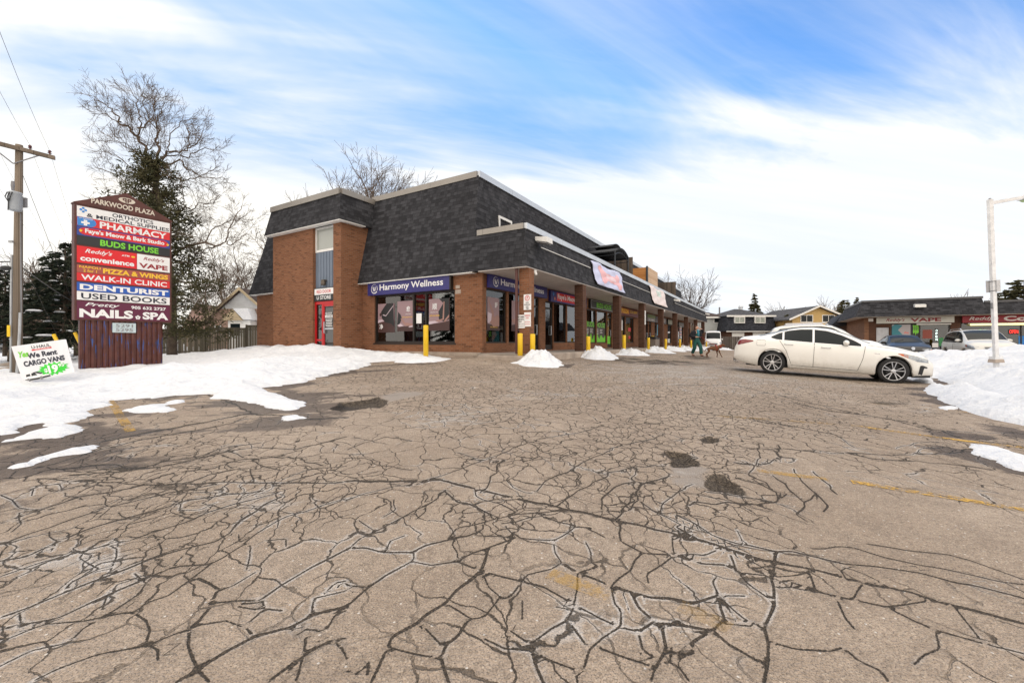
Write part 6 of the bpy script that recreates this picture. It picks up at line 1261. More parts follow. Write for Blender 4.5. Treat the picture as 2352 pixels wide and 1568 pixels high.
tx("Faye's Meow & Bark Studio", .20, 3.43, 2.08, .185, WV, .035, n=-.02, par=p_)
for x_, z_ in ((.10,3.52),(2.38,3.50)): m = s_(); paw(m, (0,-.022,0), (1,0,0), (0,0,1), x_, z_, .05); m.build('paw_print', YLV, p_)
p_ = pnl(3.085, 3.362, BKV); tx('BUDS HOUSE', .56, 3.125, 1.55, .20, GRN, .03, par=p_)
p_ = pnl(2.50, 3.035, vinyl('bright_red', (.68,.005,.012,1)), x1=1.50)
tx("Reddy's", .20, 2.80, .66, .17, WV, .015, .35, par=p_); tx('ATM', 1.10, 2.88, .20, .055, WV, .03, par=p_); tx('convenience', .09, 2.57, 1.34, .165, WV, .035, par=p_)
s_().add([(1.40+.06*math.cos(R(60*k)), -.016, 2.90+.035*math.sin(R(60*k))) for k in range(6)], [tuple(range(6))]).build('bird_mark', YLV, p_)
p_ = pnl(2.50, 3.035, WV, x0=1.51); tx("Reddy's", 1.68, 2.81, .60, .15, vinyl('dark_red2', (.28,.01,.02,1)), .012, .35, par=p_); tx('VAPE', 1.56, 2.56, .82, .17, MAT['v_dark_red2'], .035, par=p_)
p_ = pnl(2.195, 2.44, ORG); tx('NAPOLI', .07, 2.34, .50, .075, YLV, .02, par=p_); tx('2 for 1', .16, 2.22, .32, .09, YLV, .015, par=p_); tx('PIZZA & WINGS', .63, 2.235, 1.76, .165, YLV, .04, par=p_)
p_ = pnl(1.93, 2.183, REDV); tx('WALK-IN CLINIC', .11, 1.965, 2.25, .175, WV, .02, par=p_)
p_ = pnl(1.612, 1.882, BLV); tx('DENTURIST', .08, 1.65, 2.32, .185, WV, .04, par=p_)
p_ = pnl(1.325, 1.598, WV); tx('USED BOOKS', .11, 1.36, 2.24, .19, DNV, .02, par=p_)
p_ = pnl(.725, 1.29, MAR); tx('Pretty', .20, 1.10, .85, .15, WV, .012, .35, par=p_); tx('905 632 2727', 1.35, 1.11, .98, .11, WV, .03, par=p_); tx('NAILS', .07, .77, 1.33, .28, WV, .045, par=p_); tx('SPA', 1.66, .77, .74, .26, WV, .045, par=p_)
m = s_()
for a in range(5): c = (1.53+.045*math.cos(R(72*a+18)), .83+.045*math.sin(R(72*a+18))); m.add([(c[0]+.03*math.cos(R(45*k)), -.016-.0002*a, c[1]+.03*math.sin(R(45*k))) for k in range(8)], [tuple(range(8))])
m.build('flower_mark', WV, p_)
np_ = s_().box((.87,-.005,.30),(1.48,.029,.62)).build('number_plate', vinyl('plate', (.50,.60,.63,1)), ps)
s_().text('5291', (0,-.008,0), (1,0,0), (0,0,1), .95, .475, .45, .11, .02).build('lettering', GRY, np_); s_().text('5295', (0,-.008,0), (1,0,0), (0,0,1), .95, .335, .45, .11, .02).build('lettering', GRY, np_)
# ------------------------------------------------------------------ rental sign leaning in the snow
Yh = 10.4; TL, TR, BR, BL_ = P(25.8,795.6,Yh), P(146.9,779.2,Yh-.1), P(166.7,855.7,Yh-.25), P(53.3,879,Yh-.2)
hs = thing('rental_sign', 'tilted white van rental sign stuck in the snow in front of the utility pole', 'sign', tuple((BL_+BR)/2))
MB().hexa([BL_, BR, TR, TL], [p+Vector((.02,.03,0)) for p in (BL_, BR, TR, TL)]).build('board', plain('sign_white', (.74,.75,.78,1), .4, 0, .03), hs)
rex = (BR-BL_+TR-TL)/2; W0 = rex.length; rey = (TL-BL_); H0 = rey.length; rnx = Vector((-.1,-1,0))*.008
def hq(x, y): return BL_+(BR-BL_)*x*(1-y)+(TR-TL)*x*y+rey*y
class HB(MB):
    pass
def ht(txt, x, y, w, h, mat, bold=.03, shear=0, off=1.0):
    vs, fs = text_mesh(txt, bold, shear, 1.0); MB().add([hq(x+p[0]*w, y+p[1]*h)+rnx*off for p in vs], fs).build('lettering', mat, hs)
def hp(poly, mat, nm, off=.8): MB().add([hq(a, b)+rnx*off for a, b in poly], [tuple(range(len(poly)))]).build(nm, mat, hs)
hp([(.34,.80),(.76,.80),(.76,.95),(.34,.95)], WV, 'logo_plate', .5); hp([(.36,.80),(.74,.80),(.74,.84),(.36,.84)], REDV, 'red_bar', .9)
ht('U-HAUL', .37, .855, .36, .085, DNV, .02); ht('TRUCK SHARE 24/7', .42, .807, .29, .025, WV, .01, 0, 1.3)
ht('Yes', .09, .66, .19, .17, GRN, .03, .35); ht('We Rent', .24, .60, .58, .15, DNV, .045); ht('CARGO VANS', .13, .40, .80, .15, DNV, .045)
star = [(.66+(.25 if k % 2 else .34)*(.86 if k % 4 == 0 else 1)*math.cos(R(10*k)), .22+(.13 if k % 2 else .19)*math.sin(R(10*k))) for k in range(36)]
hp(star, vinyl('lime', (.03,.60,.03,1)), 'price_star', .7); ht('$', .48, .14, .07, .12, WV, .03, 0, 1.3); ht('19', .56, .10, .20, .23, WV, .05, 0, 1.3); ht('95', .77, .23, .12, .10, WV, .03, 0, 1.3)
hp([(.04,.03),(.08,.20),(.30,.235),(.38,.12),(.55,.10),(.57,.04),(.30,.02)], WV, 'van_picture', .9); hp([(.05,.03),(.06,.07),(.30,.06),(.57,.07),(.57,.03),(.30,.01)], BKV, 'van_picture', 1.0); hp([(.10,.13),(.11,.19),(.19,.195),(.19,.135)], BKV, 'van_picture', 1.1); hp([(.21,.13),(.22,.20),(.28,.205),(.33,.13)], BKV, 'van_picture', 1.2)
hp([(.24,.215),(.33,.225),(.45,.16),(.40,.145)], BKV, 'van_picture', 1.3)
for cx_ in (.13,.39): hp([(cx_+.035*math.cos(R(45*k)), .035+.05*math.sin(R(45*k))) for k in range(8)], GRY, 'van_picture', 1.4)
# ------------------------------------------------------------------ utility pole
Xp, Yp = -15.5, 13.3; gp = float(gz(Xp, Yp))
PWD = plankm('pole_wood', (.13,.10,.075,1), (.27,.22,.17,1), .3, True, (.12,.10,.08,1)); MAT['pole_wood']
up_ = thing('utility_pole', 'weathered wooden utility pole with crossarm, grey transformer and conduits', 'utility pole', (Xp, Yp, gp))
top_ = Vector((Xp+.06, Yp, EYE+6.15)); MB().tube([(Xp, Yp, gp-.5), (Xp+.02, Yp, EYE+2), tuple(top_)], [.115,.105,.085], 16).build('pole', PWD, up_, True)
ad = Vector((D1[0], D1[1], 0)); a0 = Vector((Xp+.06, Yp-.16, EYE+6.0))
MB().hexa([a0-ad*1.1+Vector((.04,-.05,-.05)), a0+ad*.9+Vector((.04,-.05,-.05)), a0+ad*.9+Vector((-.04,.05,-.05)), a0-ad*1.1+Vector((-.04,.05,-.05))], [a0-ad*1.1+Vector((.04,-.05,.06)), a0+ad*.9+Vector((.04,-.05,.06)), a0+ad*.9+Vector((-.04,.05,.06)), a0-ad*1.1+Vector((-.04,.05,.06))]).build('crossarm', PWD, up_)
for s in (-1, 1): MB().tube([a0+ad*.55*s+Vector((0,0,-.04)), a0+Vector((0,0,-.5))], .018, 6).build('brace', GRY, up_)
PORC = plain('porcelain', (.12,.045,.05,1), .2)
ins = [-1.0, -.45, .35, .78]
for s in ins: MB().lathe([(.02,0),(.02,.05),(.055,.06),(.03,.09),(.05,.11),(.025,.15),(.01,.16)], a0+ad*s+Vector((0,0,.06)), (0,0,1), 12).build('insulator', PORC, up_)
tcx, tcy = Xp+.36, Yp-.36
o = MB().lathe([(.14,0),(.152,.03),(.152,.50),(.16,.515),(.16,.54),(.13,.565),(.04,.59)], (tcx, tcy, EYE+3.98), (0,0,1), 24).build('transformer', plain('transformer_grey', (.34,.37,.40,1), .45, 0, .08), up_, True)
MB().tube([(tcx-.08, tcy, EYE+4.6), (tcx-.08, tcy, EYE+4.75), (tcx-.08, tcy, EYE+4.88)], [.03,.045,.035], 10).build('bushing', GRY, o)
for dx in (-.07, 0, .08): MB().tube([(tcx+dx, tcy-.15, EYE+4.5), (tcx+dx*1.1, tcy-.20, EYE+4.35), (tcx, tcy-.18, EYE+4.2), (tcx-.02, tcy-.17, EYE+3.95)], .013, 6).build('lead', BLK, o)
MB().box((tcx-.05, tcy+.2, EYE+4.15), (tcx+.08, Yp-.1, EYE+4.45)).build('bracket', GRY, up_)
CDT = plain('conduit', (.40,.42,.44,1), .5, .2)
MB().tube([(Xp-.13, Yp-.06, gp), (Xp-.12, Yp-.06, EYE+1.4), (Xp-.10, Yp-.06, EYE+2.7)], .03, 8).build('conduit', CDT, up_); MB().tube([(Xp+.13, Yp-.14, gp), (Xp+.19, Yp-.10, EYE+.3), (Xp+.16, Yp-.06, EYE+.9)], .035, 8).build('conduit', CDT, up_); MB().tube([(Xp+.15, Yp-.02, EYE+.9), (Xp+.12, Yp-.02, EYE+4.0)], .02, 6).build('conduit', GRY, up_)
MB().box((Xp-.12, Yp-.175, EYE+.15), (Xp-.03, Yp-.16, EYE+.5)).build('marker_plate', YEL, up_); MB().box((Xp-.05, Yp-.20, EYE+3.05), (Xp+.06, Yp-.15, EYE+3.12)).build('bracket', CDT, up_)
MB().ell((Xp-.25, Yp-.1, EYE+2.28), (.18,.08,.08), 10, 6).build('splice_case', BLK, up_)
# wires
def sag(a, b, s, n=16): return [tuple(Vector(a)*(1-i/n)+Vector(b)*(i/n)-Vector((0,0,4*s*(i/n)*(1-i/n)))) for i in range(n+1)]
sd = Vector((-.68,.73,0))
for i, s in enumerate(ins):
    q = a0+ad*s+Vector((0,0,.2)); r1_ = q+sd*60+Vector((0,0,2)); wire('power_line', 'thin power line running off from the crossarm, %s' % ['far left insulator','inner left insulator','inner right insulator','far right insulator'][i], sag(q-sd*25+Vector((0,0,.8)), q, .8)+sag(q, r1_, 1.5)[1:], .004)
wire('telephone_cable', 'thick black telephone cable meeting the pole below the transformer', sag((Xp-14, Yp-7, EYE+2.7), (Xp-.1, Yp, EYE+2.5), .5)+sag((Xp-.1, Yp, EYE+2.5), (Xp-34, Yp+40, EYE+4.2), 1.0)[1:], .02)
wire('telephone_cable', 'second black telephone cable a little lower on the pole', sag((Xp-14, Yp-7.5, EYE+2.4), (Xp-.1, Yp, EYE+2.15), .4), .025)
for (ga, gb, lab) in (((Xp+.1, Yp, EYE+5.4), P(232,858,15.2), 'guy wire from the pole top to the right yellow guard'), ((Xp+.1, Yp, EYE+2.6), P(160,830,14.6), 'guy wire from mid pole to the left yellow guard')): wire('guy_wire', lab, [ga, tuple(gb)], .006)
for (pa, pb, Y, lab) in (((123,768), (146,812), 13.6, 'yellow plastic guy guard rising behind the rental sign'), ((172,764), (196,812), 14.2, 'yellow plastic guy guard leaning against the left side of the plaza sign')):
    a, b = P(*pa, Y), P(*pb, Y); b = a+(b-a)*1.6; o = MB().tube([tuple(a), tuple(b)], [.05,.045], 10).build('guy_guard', YEL); props(o, lab, 'guy guard')
# ------------------------------------------------------------------ lamp post on the right
lx, ly = 14.25, 12.5; lz = EYE-.48
lpst = thing('lamp_post', 'square white lamp post standing in the snow bank', 'lamp post', (lx, ly, lz)); LT = Matrix.Translation((lx, ly, lz)) @ Matrix.Rotation(R(-2.2), 4, 'Y') @ Matrix.Rotation(R(-8), 4, 'Z')
LW = plain('lamp_white', (.70,.70,.70,1), .5, 0, .12, 6)
MB(LT).hexa([(-.045,-.045,-.5),(.045,-.045,-.5),(.045,.045,-.5),(-.045,.045,-.5)], [(-.05,-.05,4.66),(.05,-.05,4.66),(.05,.05,4.66),(-.05,.05,4.66)]).build('post', LW, lpst)
MB(LT).box((-.10,-.10,-.04),(.10,.10,.04)).build('base_plate', LW, lpst)
MB(LT).hexa([(-.12,-.12,-.14),(.12,-.12,-.14),(.12,.12,-.14),(-.12,.12,-.14)], [(-.11,-.11,-.042),(.11,-.11,-.042),(.11,.11,-.042),(-.11,.11,-.042)]).build('footing', CONC, lpst)
MB(LT).hexa([(.052,-.03,4.50),(1.0,-.03,4.63),(1.0,.03,4.63),(.052,.03,4.50)], [(.052,-.03,4.60),(1.0,-.03,4.71),(1.0,.03,4.71),(.052,.03,4.60)]).build('arm', LW, lpst)
MB(LT).hexa([(.85,-.20,4.60),(1.6,-.24,4.58),(1.6,.24,4.58),(.85,.20,4.60)], [(1.0,-.12,4.80),(1.5,-.16,4.82),(1.5,.16,4.82),(1.0,.12,4.80)]).build('lamp_head', LW, lpst)
MB(LT).hexa([(.95,-.15,4.54),(1.5,-.18,4.52),(1.5,.18,4.52),(.95,.15,4.54)], [(.9,-.18,4.595),(1.55,-.21,4.578),(1.55,.21,4.578),(.9,.18,4.595)]).build('lens', plain('lamp_lens', (.45,.60,.30,1), .2), lpst)
MB(LT).lathe([(.03,0),(.03,.03),(.01,.04)], (0,0,4.66), (0,0,1), 8).build('cap', GRY, lpst)
MB(LT).box((-.068,-.03,1.45),(-.05,.02,1.62)).build('hand_hole', GRY, lpst)
sp_ = thing('sign_plate', 'pair of blank grey sign backs strapped to the white lamp post', 'sign plate', (lx, ly, lz+1.9))
MB(LT).box((-.13,.06,1.93),(.0,.07,2.28)).build('plate', plain('plate_back', (.50,.50,.51,1), .4, .4), sp_); MB(LT).box((.02,-.08,1.93),(.12,-.07,2.28)).build('plate', MAT['plate_back'], sp_); MB(LT).box((-.06,-.06,1.96),(.06,.06,1.98)).build('strap', GRY, sp_); MB(LT).box((-.06,-.06,2.24),(.06,.06,2.26)).build('strap', GRY, sp_)
# ------------------------------------------------------------------ fences
def fence(lab, a, b, zb, zt, mat, bw=.13, gap=.02, post=2.4, rail=True, top=True, seed=1):
    a, b = Vector((a[0], a[1], 0)), Vector((b[0], b[1], 0)); L = (b-a).length; d = (b-a)/L; n = Vector((-d.y, d.x, 0)); rr = random.Random(seed)
    t_ = thing('board_fence', lab, 'fence', (a.x, a.y, zb), 0); m = MB(); x = 0
    while x < L-bw:
        w_ = bw; g_ = gap*(1 if rr.random() < .7 else rr.uniform(1.5, 2.6)); p = a+d*x; q = a+d*(x+w_); z1 = zt-(.06 if top else rr.uniform(0, .03)); o_ = n*(.012 if int(x/bw) % 2 else 0)
        m.hexa([p+o_+Vector((0,0,zb+.04)), q+o_+Vector((0,0,zb+.04)), q+o_+n*.02+Vector((0,0,zb+.04)), p+o_+n*.02+Vector((0,0,zb+.04))], [p+o_+Vector((0,0,z1)), q+o_+Vector((0,0,z1)), q+o_+n*.02+Vector((0,0,z1)), p+o_+n*.02+Vector((0,0,z1))]); x += w_+g_
    m.build('boards', mat, t_)
    def bar(z, h, wd, o0=.035, nm='rail'):
        p, q = a+n*o0, b+n*o0; MB().hexa([p+Vector((0,0,z)), q+Vector((0,0,z)), q+n*wd+Vector((0,0,z)), p+n*wd+Vector((0,0,z))], [p+Vector((0,0,z+h)), q+Vector((0,0,z+h)), q+n*wd+Vector((0,0,z+h)), p+n*wd+Vector((0,0,z+h))]).build(nm, mat, t_)
    bar(zb+.25, .09, .04); bar(zt-.35, .09, .04)
    if top: bar(zt-.058, .05, .16, -.06, 'top_rail'); bar(zt-.20, .138, .02, -.03, 'top_rail')
    k = max(1, int(L/post))
    for i in range(k+1):
        p = a+d*(L*i/k); MB().hexa([p+n*s*.05+d*r_*.05+Vector((0,0,zb-.3))-n*.0 for s, r_ in ((-.6,-1),(-.6,1),(1,1),(1,-1))], [p+n*s*.05+d*r_*.05+Vector((0,0,zt+.02)) for s, r_ in ((-.6,-1),(-.6,1),(1,1),(1,-1))]).build('post', mat, t_)
    return t_
OLDF = plankm('fence_boards', (.045,.04,.028,1), (.15,.13,.10,1), .15, True, (.055,.065,.03,1))
fa, fb_ = (-22.6, 27.0), (-17.2, 28.9); f1 = Vector(fa); f2 = Vector(fb_)
def fp(px):
    r = (px-1176)/F; d = f2-f1; k = (r*f1.y-f1.x)/(d.x-r*d.y); return tuple(f1+d*k)
fence('old mossy board fence, left stretch just right of the plaza sign', fp(330), fp(472), EYE-.95, EYE+.80, OLDF, .15, .010, seed=2); fence('old mossy board fence, middle stretch with daylight gaps between its boards', fp(473.5), fp(565), EYE-.90, EYE+.93, OLDF, .125, .02, seed=3); fence('short raised stretch of the old board fence touching the brick building', fp(566), fp(592), EYE-.8, EYE+1.12, OLDF, .14, .012, seed=4)
GF = plankm('grey_fence', (.055,.045,.04,1), (.13,.11,.10,1), .15)
def far_fence(lab, xa, xb, Y, zt, seed): a, b = P(xa, 784, Y), P(xb, 784, Y); g_ = float(gz(a.x, a.y)); fence(lab, (a.x, a.y), (b.x, b.y), g_-.2, EYE+zt, GF, .18, .012, 2.5, top=False, seed=seed)
far_fence('grey board fence behind the far pillars, left of the parked van', 1560, 1645, 60, .60, 5); far_fence('grey board fence right of the parked van in front of the black mansard house', 1646, 1720, 61, .72, 6); far_fence('grey board fence seen between the cars below the yellow house', 1721, 1960, 62, .70, 7)
q = P(1707, 800, 58); t_ = thing('recycling_bin', 'dark blue bin standing by the grey fence left of the white sedan', 'bin', (q.x, q.y, float(gz(q.x, q.y)))); MB(wmat(t_)).hexa([(-.4,-.4,0),(.4,-.4,0),(.4,.4,0),(-.4,.4,0)], [(-.46,-.46,1.25),(.46,-.46,1.25),(.46,.46,1.25),(-.46,.46,1.25)]).build('body', vinyl('bin_blue', (.01,.04,.16,1)), t_, bevel=.02); MB(wmat(t_)).box((-.5,-.5,1.26),(.5,.5,1.33)).build('lid', MAT['v_bin_blue'], t_)
# ------------------------------------------------------------------ houses
def HF(px, Y): return (px-1176)/F*Y
def Zp(py, Y): return EYE+(784-py)/F*Y
ROOF = shinglem('roof_brown', (.075,.05,.04,1), (.13,.095,.075,1)); ROOFG = shinglem('roof_grey', (.06,.06,.065,1), (.12,.12,.125,1))
def win(par, x0, x1, z0, z1, y, trim=WHT, split=1, dark=True):
    t_ = .09; f = MB().box((x0,y-.06,z0),(x0+t_,y,z1)).box((x1-t_,y-.06,z0),(x1,y,z1)).box((x0+t_,y-.06,z1-t_),(x1-t_,y,z1)).box((x0+t_,y-.06,z0),(x1-t_,y,z0+t_))
    for i in range(1, split+1): xm = x0+(x1-x0)*i/(split+1); f.box((xm-.03,y-.05,z0+t_),(xm+.03,y,z1-t_))
    o = f.build('window', trim, par); MB().box((x0+t_,y-.02,z0+t_),(x1-t_,y-.005,z1-t_)).build('pane', CG if dark else plain('curtain', (.30,.33,.30,1), .5, 0, .4, 5), o)
SIDW = sidingm('siding_white', (.60,.62,.64,1), .22); SIDG = sidingm('siding_grey', (.50,.53,.52,1), .24); SIDY = sidingm('siding_yellow', (.58,.40,.16,1), .26); TAN = plain('tan_trim', (.42,.34,.22,1), .6)
# left brick house, gable towards the camera
Y = 40; xl, xr = HF(476,Y), HF(637,Y); xm = HF(555,Y); ze, za_ = Zp(738,Y), Zp(661,Y); zs_ = Zp(709,Y); g_ = EYE-1.2
h = thing('brick_house', 'pinkish brick bungalow with white sided gable behind the old fence', 'house', (xm, Y, g_))
MB().box((xl,Y,g_),(xr,Y+12,zs_-1.4)).build('wall', brickm('brick_pink', (.32,.20,.15,1), (.42,.29,.23,1), (.36,.29,.24,1)), h)
sl = (za_-ze)/(xm-HF(468,Y)); f_ = lambda z: (za_-z)/sl
MB().prism([(xm-f_(zs_-1.399)+.35,Y+.002,zs_-1.399),(xm+f_(zs_-1.399)-.35,Y+.002,zs_-1.399),(xm+f_(zs_)-.3,Y+.002,zs_),(xm-f_(zs_)+.3,Y+.002,zs_)], (0,11.9,0)).build('wall', MAT['brick_pink'], h)
MB().prism([(xm-f_(zs_)+.3,Y+.01,zs_+.001),(xm+f_(zs_)-.3,Y+.01,zs_+.001),(xm,Y+.01,za_-.3)], (0,11.9,0)).build('gable_wall', SIDW, h)
for s in (-1, 1):
    e = xm+s*(xm-HF(466,Y))*1.0 if s > 0 else HF(466,Y); MB().add([(xm,Y-.35,za_),(e,Y-.35,ze-.05),(e,Y+12.4,ze-.05),(xm,Y+12.4,za_),(xm,Y-.35,za_-.22),(e,Y-.35,ze-.27),(e,Y+12.4,ze-.27),(xm,Y+12.4,za_-.22)], [(0,1,2,3),(7,6,5,4),(0,4,5,1),(3,2,6,7),(1,5,6,2),(0,3,7,4)]).build('roof', ROOF, h)
    MB().hexa([(xm,Y-.42,za_-.26),(e,Y-.42,ze-.31),(e,Y-.355,ze-.31),(xm,Y-.355,za_-.26)], [(xm,Y-.42,za_+.03),(e,Y-.42,ze-.0),(e,Y-.355,ze-.0),(xm,Y-.355,za_+.03)]).build('barge_board', TAN, h)
bx0, bx1 = HF(540,Y), HF(590,Y); bz = Zp(737,Y); by = Y-1.0
bay = MB().box((bx0,by,g_),(bx1,Y-.004,bz)).build('bay', WHT, h); MB().prism([(bx0-.4,by-.3,bz),(bx0+1.5,by-.3,bz),(bx0+.6,by-.3,Zp(711,Y))], (0,1.2,0)).build('bay_roof', TAN, h); MB().prism([(bx0+.6,by-.31,Zp(710,Y)),(bx0+1.6,by-.31,bz+.05),(bx1+.3,by-.2,bz+.05),(bx0+1.9,by-.2,Zp(710,Y))], (0,1.1,0)).build('snow', SNOW, h)
win(h, bx0+.15, bx0+1.25, bz-1.5, bz-.2, by, WHT, 0); win(h, HF(493,Y), HF(508,Y), Zp(762,Y), Zp(747,Y), Y, WHT, 0)
MB().box((HF(467,Y)-.05,Y-.45,ze-.4),(HF(470,Y),Y+12,ze-.28)).build('gutter', TAN, h)
Y = 62; h = thing('brick_house', 'distant pink-brown house with steep roof seen through the pine branches', 'house', (HF(455,Y), Y, g_)); MB().box((HF(425,Y),Y,g_),(HF(492,Y),Y+9,Zp(752,Y))).build('wall', MAT['brick_pink'], h)
MB().prism([(HF(420,Y),Y-.3,Zp(752,Y)+.002),(HF(497,Y),Y-.3,Zp(752,Y)+.002),(HF(452,Y),Y-.3,Zp(697,Y))], (0,9.6,0)).build('roof', plain('roof_pink', (.26,.17,.14,1), .8, 0, .1), h); win(h, HF(440,Y), HF(446,Y), Zp(770,Y), Zp(756,Y), Y-.02, WHT, 0)
# black mansard house
Y = 63; xl, xr = HF(1670,Y), HF(1781,Y); g_ = EYE-1.4
h = thing('mansard_house', 'two-storey house clad in black shingles with two white windows', 'house', ((xl+xr)/2, Y, g_))
zb_ = Zp(760.5,Y); zt_ = Zp(725,Y)
MB().box((xl+.3,Y+.5,g_),(xr-.3,Y+9,zb_)).build('wall', BRICKD, h)
frustum(MB(), [(xl-.1,Y,zb_),(xr+.1,Y,zb_),(xr+.1,Y+9.5,zb_),(xl-.1,Y+9.5,zb_)], [(xl+.25,Y+.35,zt_),(xr-.1,Y+.35,zt_),(xr-.1,Y+9.2,zt_),(xl+.25,Y+9.2,zt_)]).build('mansard_roof', SHG2, h)
MB().add([(xl,Y,zt_),(xr+.05,Y,zt_),(xr+.05,Y+9.5,zt_),(xl,Y+9.5,zt_),(xl+3.4,Y+4.5,Zp(709,Y)+.3),(xr-3.0,Y+4.5,Zp(709,Y)+.3)], [(3,2,1,0),(0,1,5,4),(1,2,5),(2,3,4,5),(3,0,4)]).build('roof', ROOFG, h)
MB().box((xl-.05,Y-.08,zt_-.15),(xr+.1,Y-.002,zt_+.08)).build('gutter', WHT, h); MB().box((xl-.1,Y-.04,zb_-.1),(xr+.1,Y-.002,zb_+.02)).build('gutter', WHT, h)
for a, b in ((1687,1711),(1733.5,1758)):
    x0, x1 = HF(a,Y), HF(b,Y); z0, z1 = Zp(742,Y), Zp(727.5,Y); win(h, x0, x1, z0, z1, Y+.02, WHT, 1, False); MB().box((x0+.02,Y+.021,z0+.02),(x1-.02,Y+.45,z1-.02)).build('window_recess', WHT, h)
MB().box((HF(1685,Y),Y+.42,g_),(HF(1713,Y),Y+.497,zb_-.2)).build('patio_door', WHT, h); MB().box((HF(1733,Y),Y+.42,g_),(HF(1762,Y),Y+.497,zb_-.2)).build('patio_door', WHT, h); MB().lathe([(.35,0),(.35,.5),(.45,.55),(.4,.8)], (HF(1738,Y),Y+4.5,Zp(709,Y)), (0,0,1), 12).build('roof_vent', CAP, h)
Y = 66; xl, xr = HF(1608,Y), HF(1669,Y); h = thing('sided_house', 'pale grey sided house with brown roof behind the far end of the plaza', 'house', ((xl+xr)/2, Y, g_))
MB().box((xl,Y,Zp(763,Y)),(xr,Y+9,Zp(728,Y))).build('wall', SIDG, h); MB().box((xl+.01,Y+.01,g_),(xr-.01,Y+9,Zp(763,Y)-.002)).build('wall', BRICKD, h)
MB().add([(xl-.4,Y-.4,Zp(728,Y)+.003),(xr+.4,Y-.4,Zp(728,Y)+.003),(xr+.4,Y+9.4,Zp(728,Y)+.003),(xl-.4,Y+9.4,Zp(728,Y)+.003),(xl+1,Y+4.5,Zp(708,Y)),(xr-2.5,Y+4.5,Zp(708,Y))], [(3,2,1,0),(0,1,5,4),(1,2,5),(2,3,4,5),(3,0,4)]).build('roof', ROOF, h); MB().box((xl-.4,Y-.45,Zp(728,Y)-.2),(xr+.4,Y-.402,Zp(728,Y)+.05)).build('gutter', WHT, h)
win(h, HF(1639,Y), HF(1663,Y), Zp(742,Y), Zp(727,Y)-.2, Y-.002, WHT, 1); MB().lathe([(.3,0),(.3,.5),(.5,.55),(.5,.8)], (HF(1629,Y),Y+4,Zp(709,Y)-.3), (0,0,1), 10).build('chimney', BLK, h); MB().tube([(HF(1667,Y),Y+2,Zp(720,Y)),(HF(1667,Y),Y+2,Zp(703,Y))], .12, 8).build('vent_pipe', GRY, h)
Y = 60; xl, xr = HF(1820,Y), HF(1931,Y); xm = HF(1877.5,Y); h = thing('yellow_house', 'yellow sided house with a wide white-trimmed gable', 'house', (xm, Y, g_)); zw = Zp(728,Y)
MB().box((xl,Y,g_),(xr,Y+10,zw)).build('wall', SIDY, h); MB().prism([(xl,Y+.004,zw+.002),(xr,Y+.004,zw+.002),(xm,Y+.004,Zp(704.5,Y))], (0,9.9,0)).build('gable_wall', SIDY, h)
for e, ez in ((HF(1808,Y),Zp(733,Y)), (HF(1946,Y),Zp(730,Y))):
    az = Zp(702,Y); MB().add([(xm,Y-.5,az),(e,Y-.5,ez),(e,Y+10.4,ez),(xm,Y+10.4,az),(xm,Y-.5,az-.16),(e,Y-.5,ez-.16),(e,Y+10.4,ez-.16),(xm,Y+10.4,az-.16)], [(0,1,2,3),(7,6,5,4),(0,4,5,1),(3,2,6,7),(1,5,6,2),(0,3,7,4)]).build('roof', ROOFG, h); MB().hexa([(xm,Y-.56,az-.2),(e,Y-.56,ez-.2),(e,Y-.505,ez-.2),(xm,Y-.505,az-.2)], [(xm,Y-.56,az+.04),(e,Y-.56,ez+.04),(e,Y-.505,ez+.04),(xm,Y-.505,az+.04)]).build('barge_board', WHT, h)
for a, b in ((1838,1867),(1888,1917)): win(h, HF(a,Y), HF(b,Y), Zp(740,Y), Zp(723,Y), Y-.002, WHT, 1)
Y = 75; o = MB().prism([(HF(1783,Y),Y,Zp(790,Y)),(HF(1815,Y),Y,Zp(790,Y)),(HF(1815,Y),Y,Zp(741,Y)),(HF(1783,Y),Y,Zp(743,Y))], (0,8,0)).build('garage', SIDG); props(o, 'low snow-roofed building glimpsed between the black house and the yellow house', 'house')
o = MB().box((HF(1782,Y)-.5,Y-.5,Zp(752,Y)),(HF(1816,Y),Y-.01,Zp(742,Y))).build('roof_snow', SNOW, o) if False else None
# ------------------------------------------------------------------ trees
BARK = plain('bark', (.10,.075,.055,1), .9, 0, .35, 5, bump=.3); TWIG = plain('twig', (.13,.095,.07,1), .9, 0, .25, 2); TWIGD = plain('twig_dark', (.075,.055,.045,1), .9, 0, .25, 2)
def leafm(name, a, b, c=None):
    t = NT(name); p = t.pos(); n_ = t.noise(p, 2.2, 4, .65); n2 = t.noise(p, 24, 2)
    col = t.mix(t.ramp(t.math('ADD', n_, t.math('MULTIPLY', t.math('SUBTRACT', n2, .5), .6)), .3, .75), a, b)
    t.bsdf(col, .85, 0, None, .15); MAT[name] = t.m; return t.m
PINEM = leafm('pine_needles', (.035,.042,.022,1), (.13,.115,.06,1)); SPRM = leafm('spruce_needles', (.014,.024,.018,1), (.055,.062,.040,1)); BRNM = leafm('rusty_foliage', (.10,.055,.03,1), (.22,.13,.07,1))
class Tw:
    """fast collector of thin three-sided twigs"""
    def __init__(s): s.mb = MB()
    def seg(s, pts, r0, r1, n=3):
        m = len(pts); s.mb.tube(pts, [r0+(r1-r0)*i/(m-1) for i in range(m)], n, False)
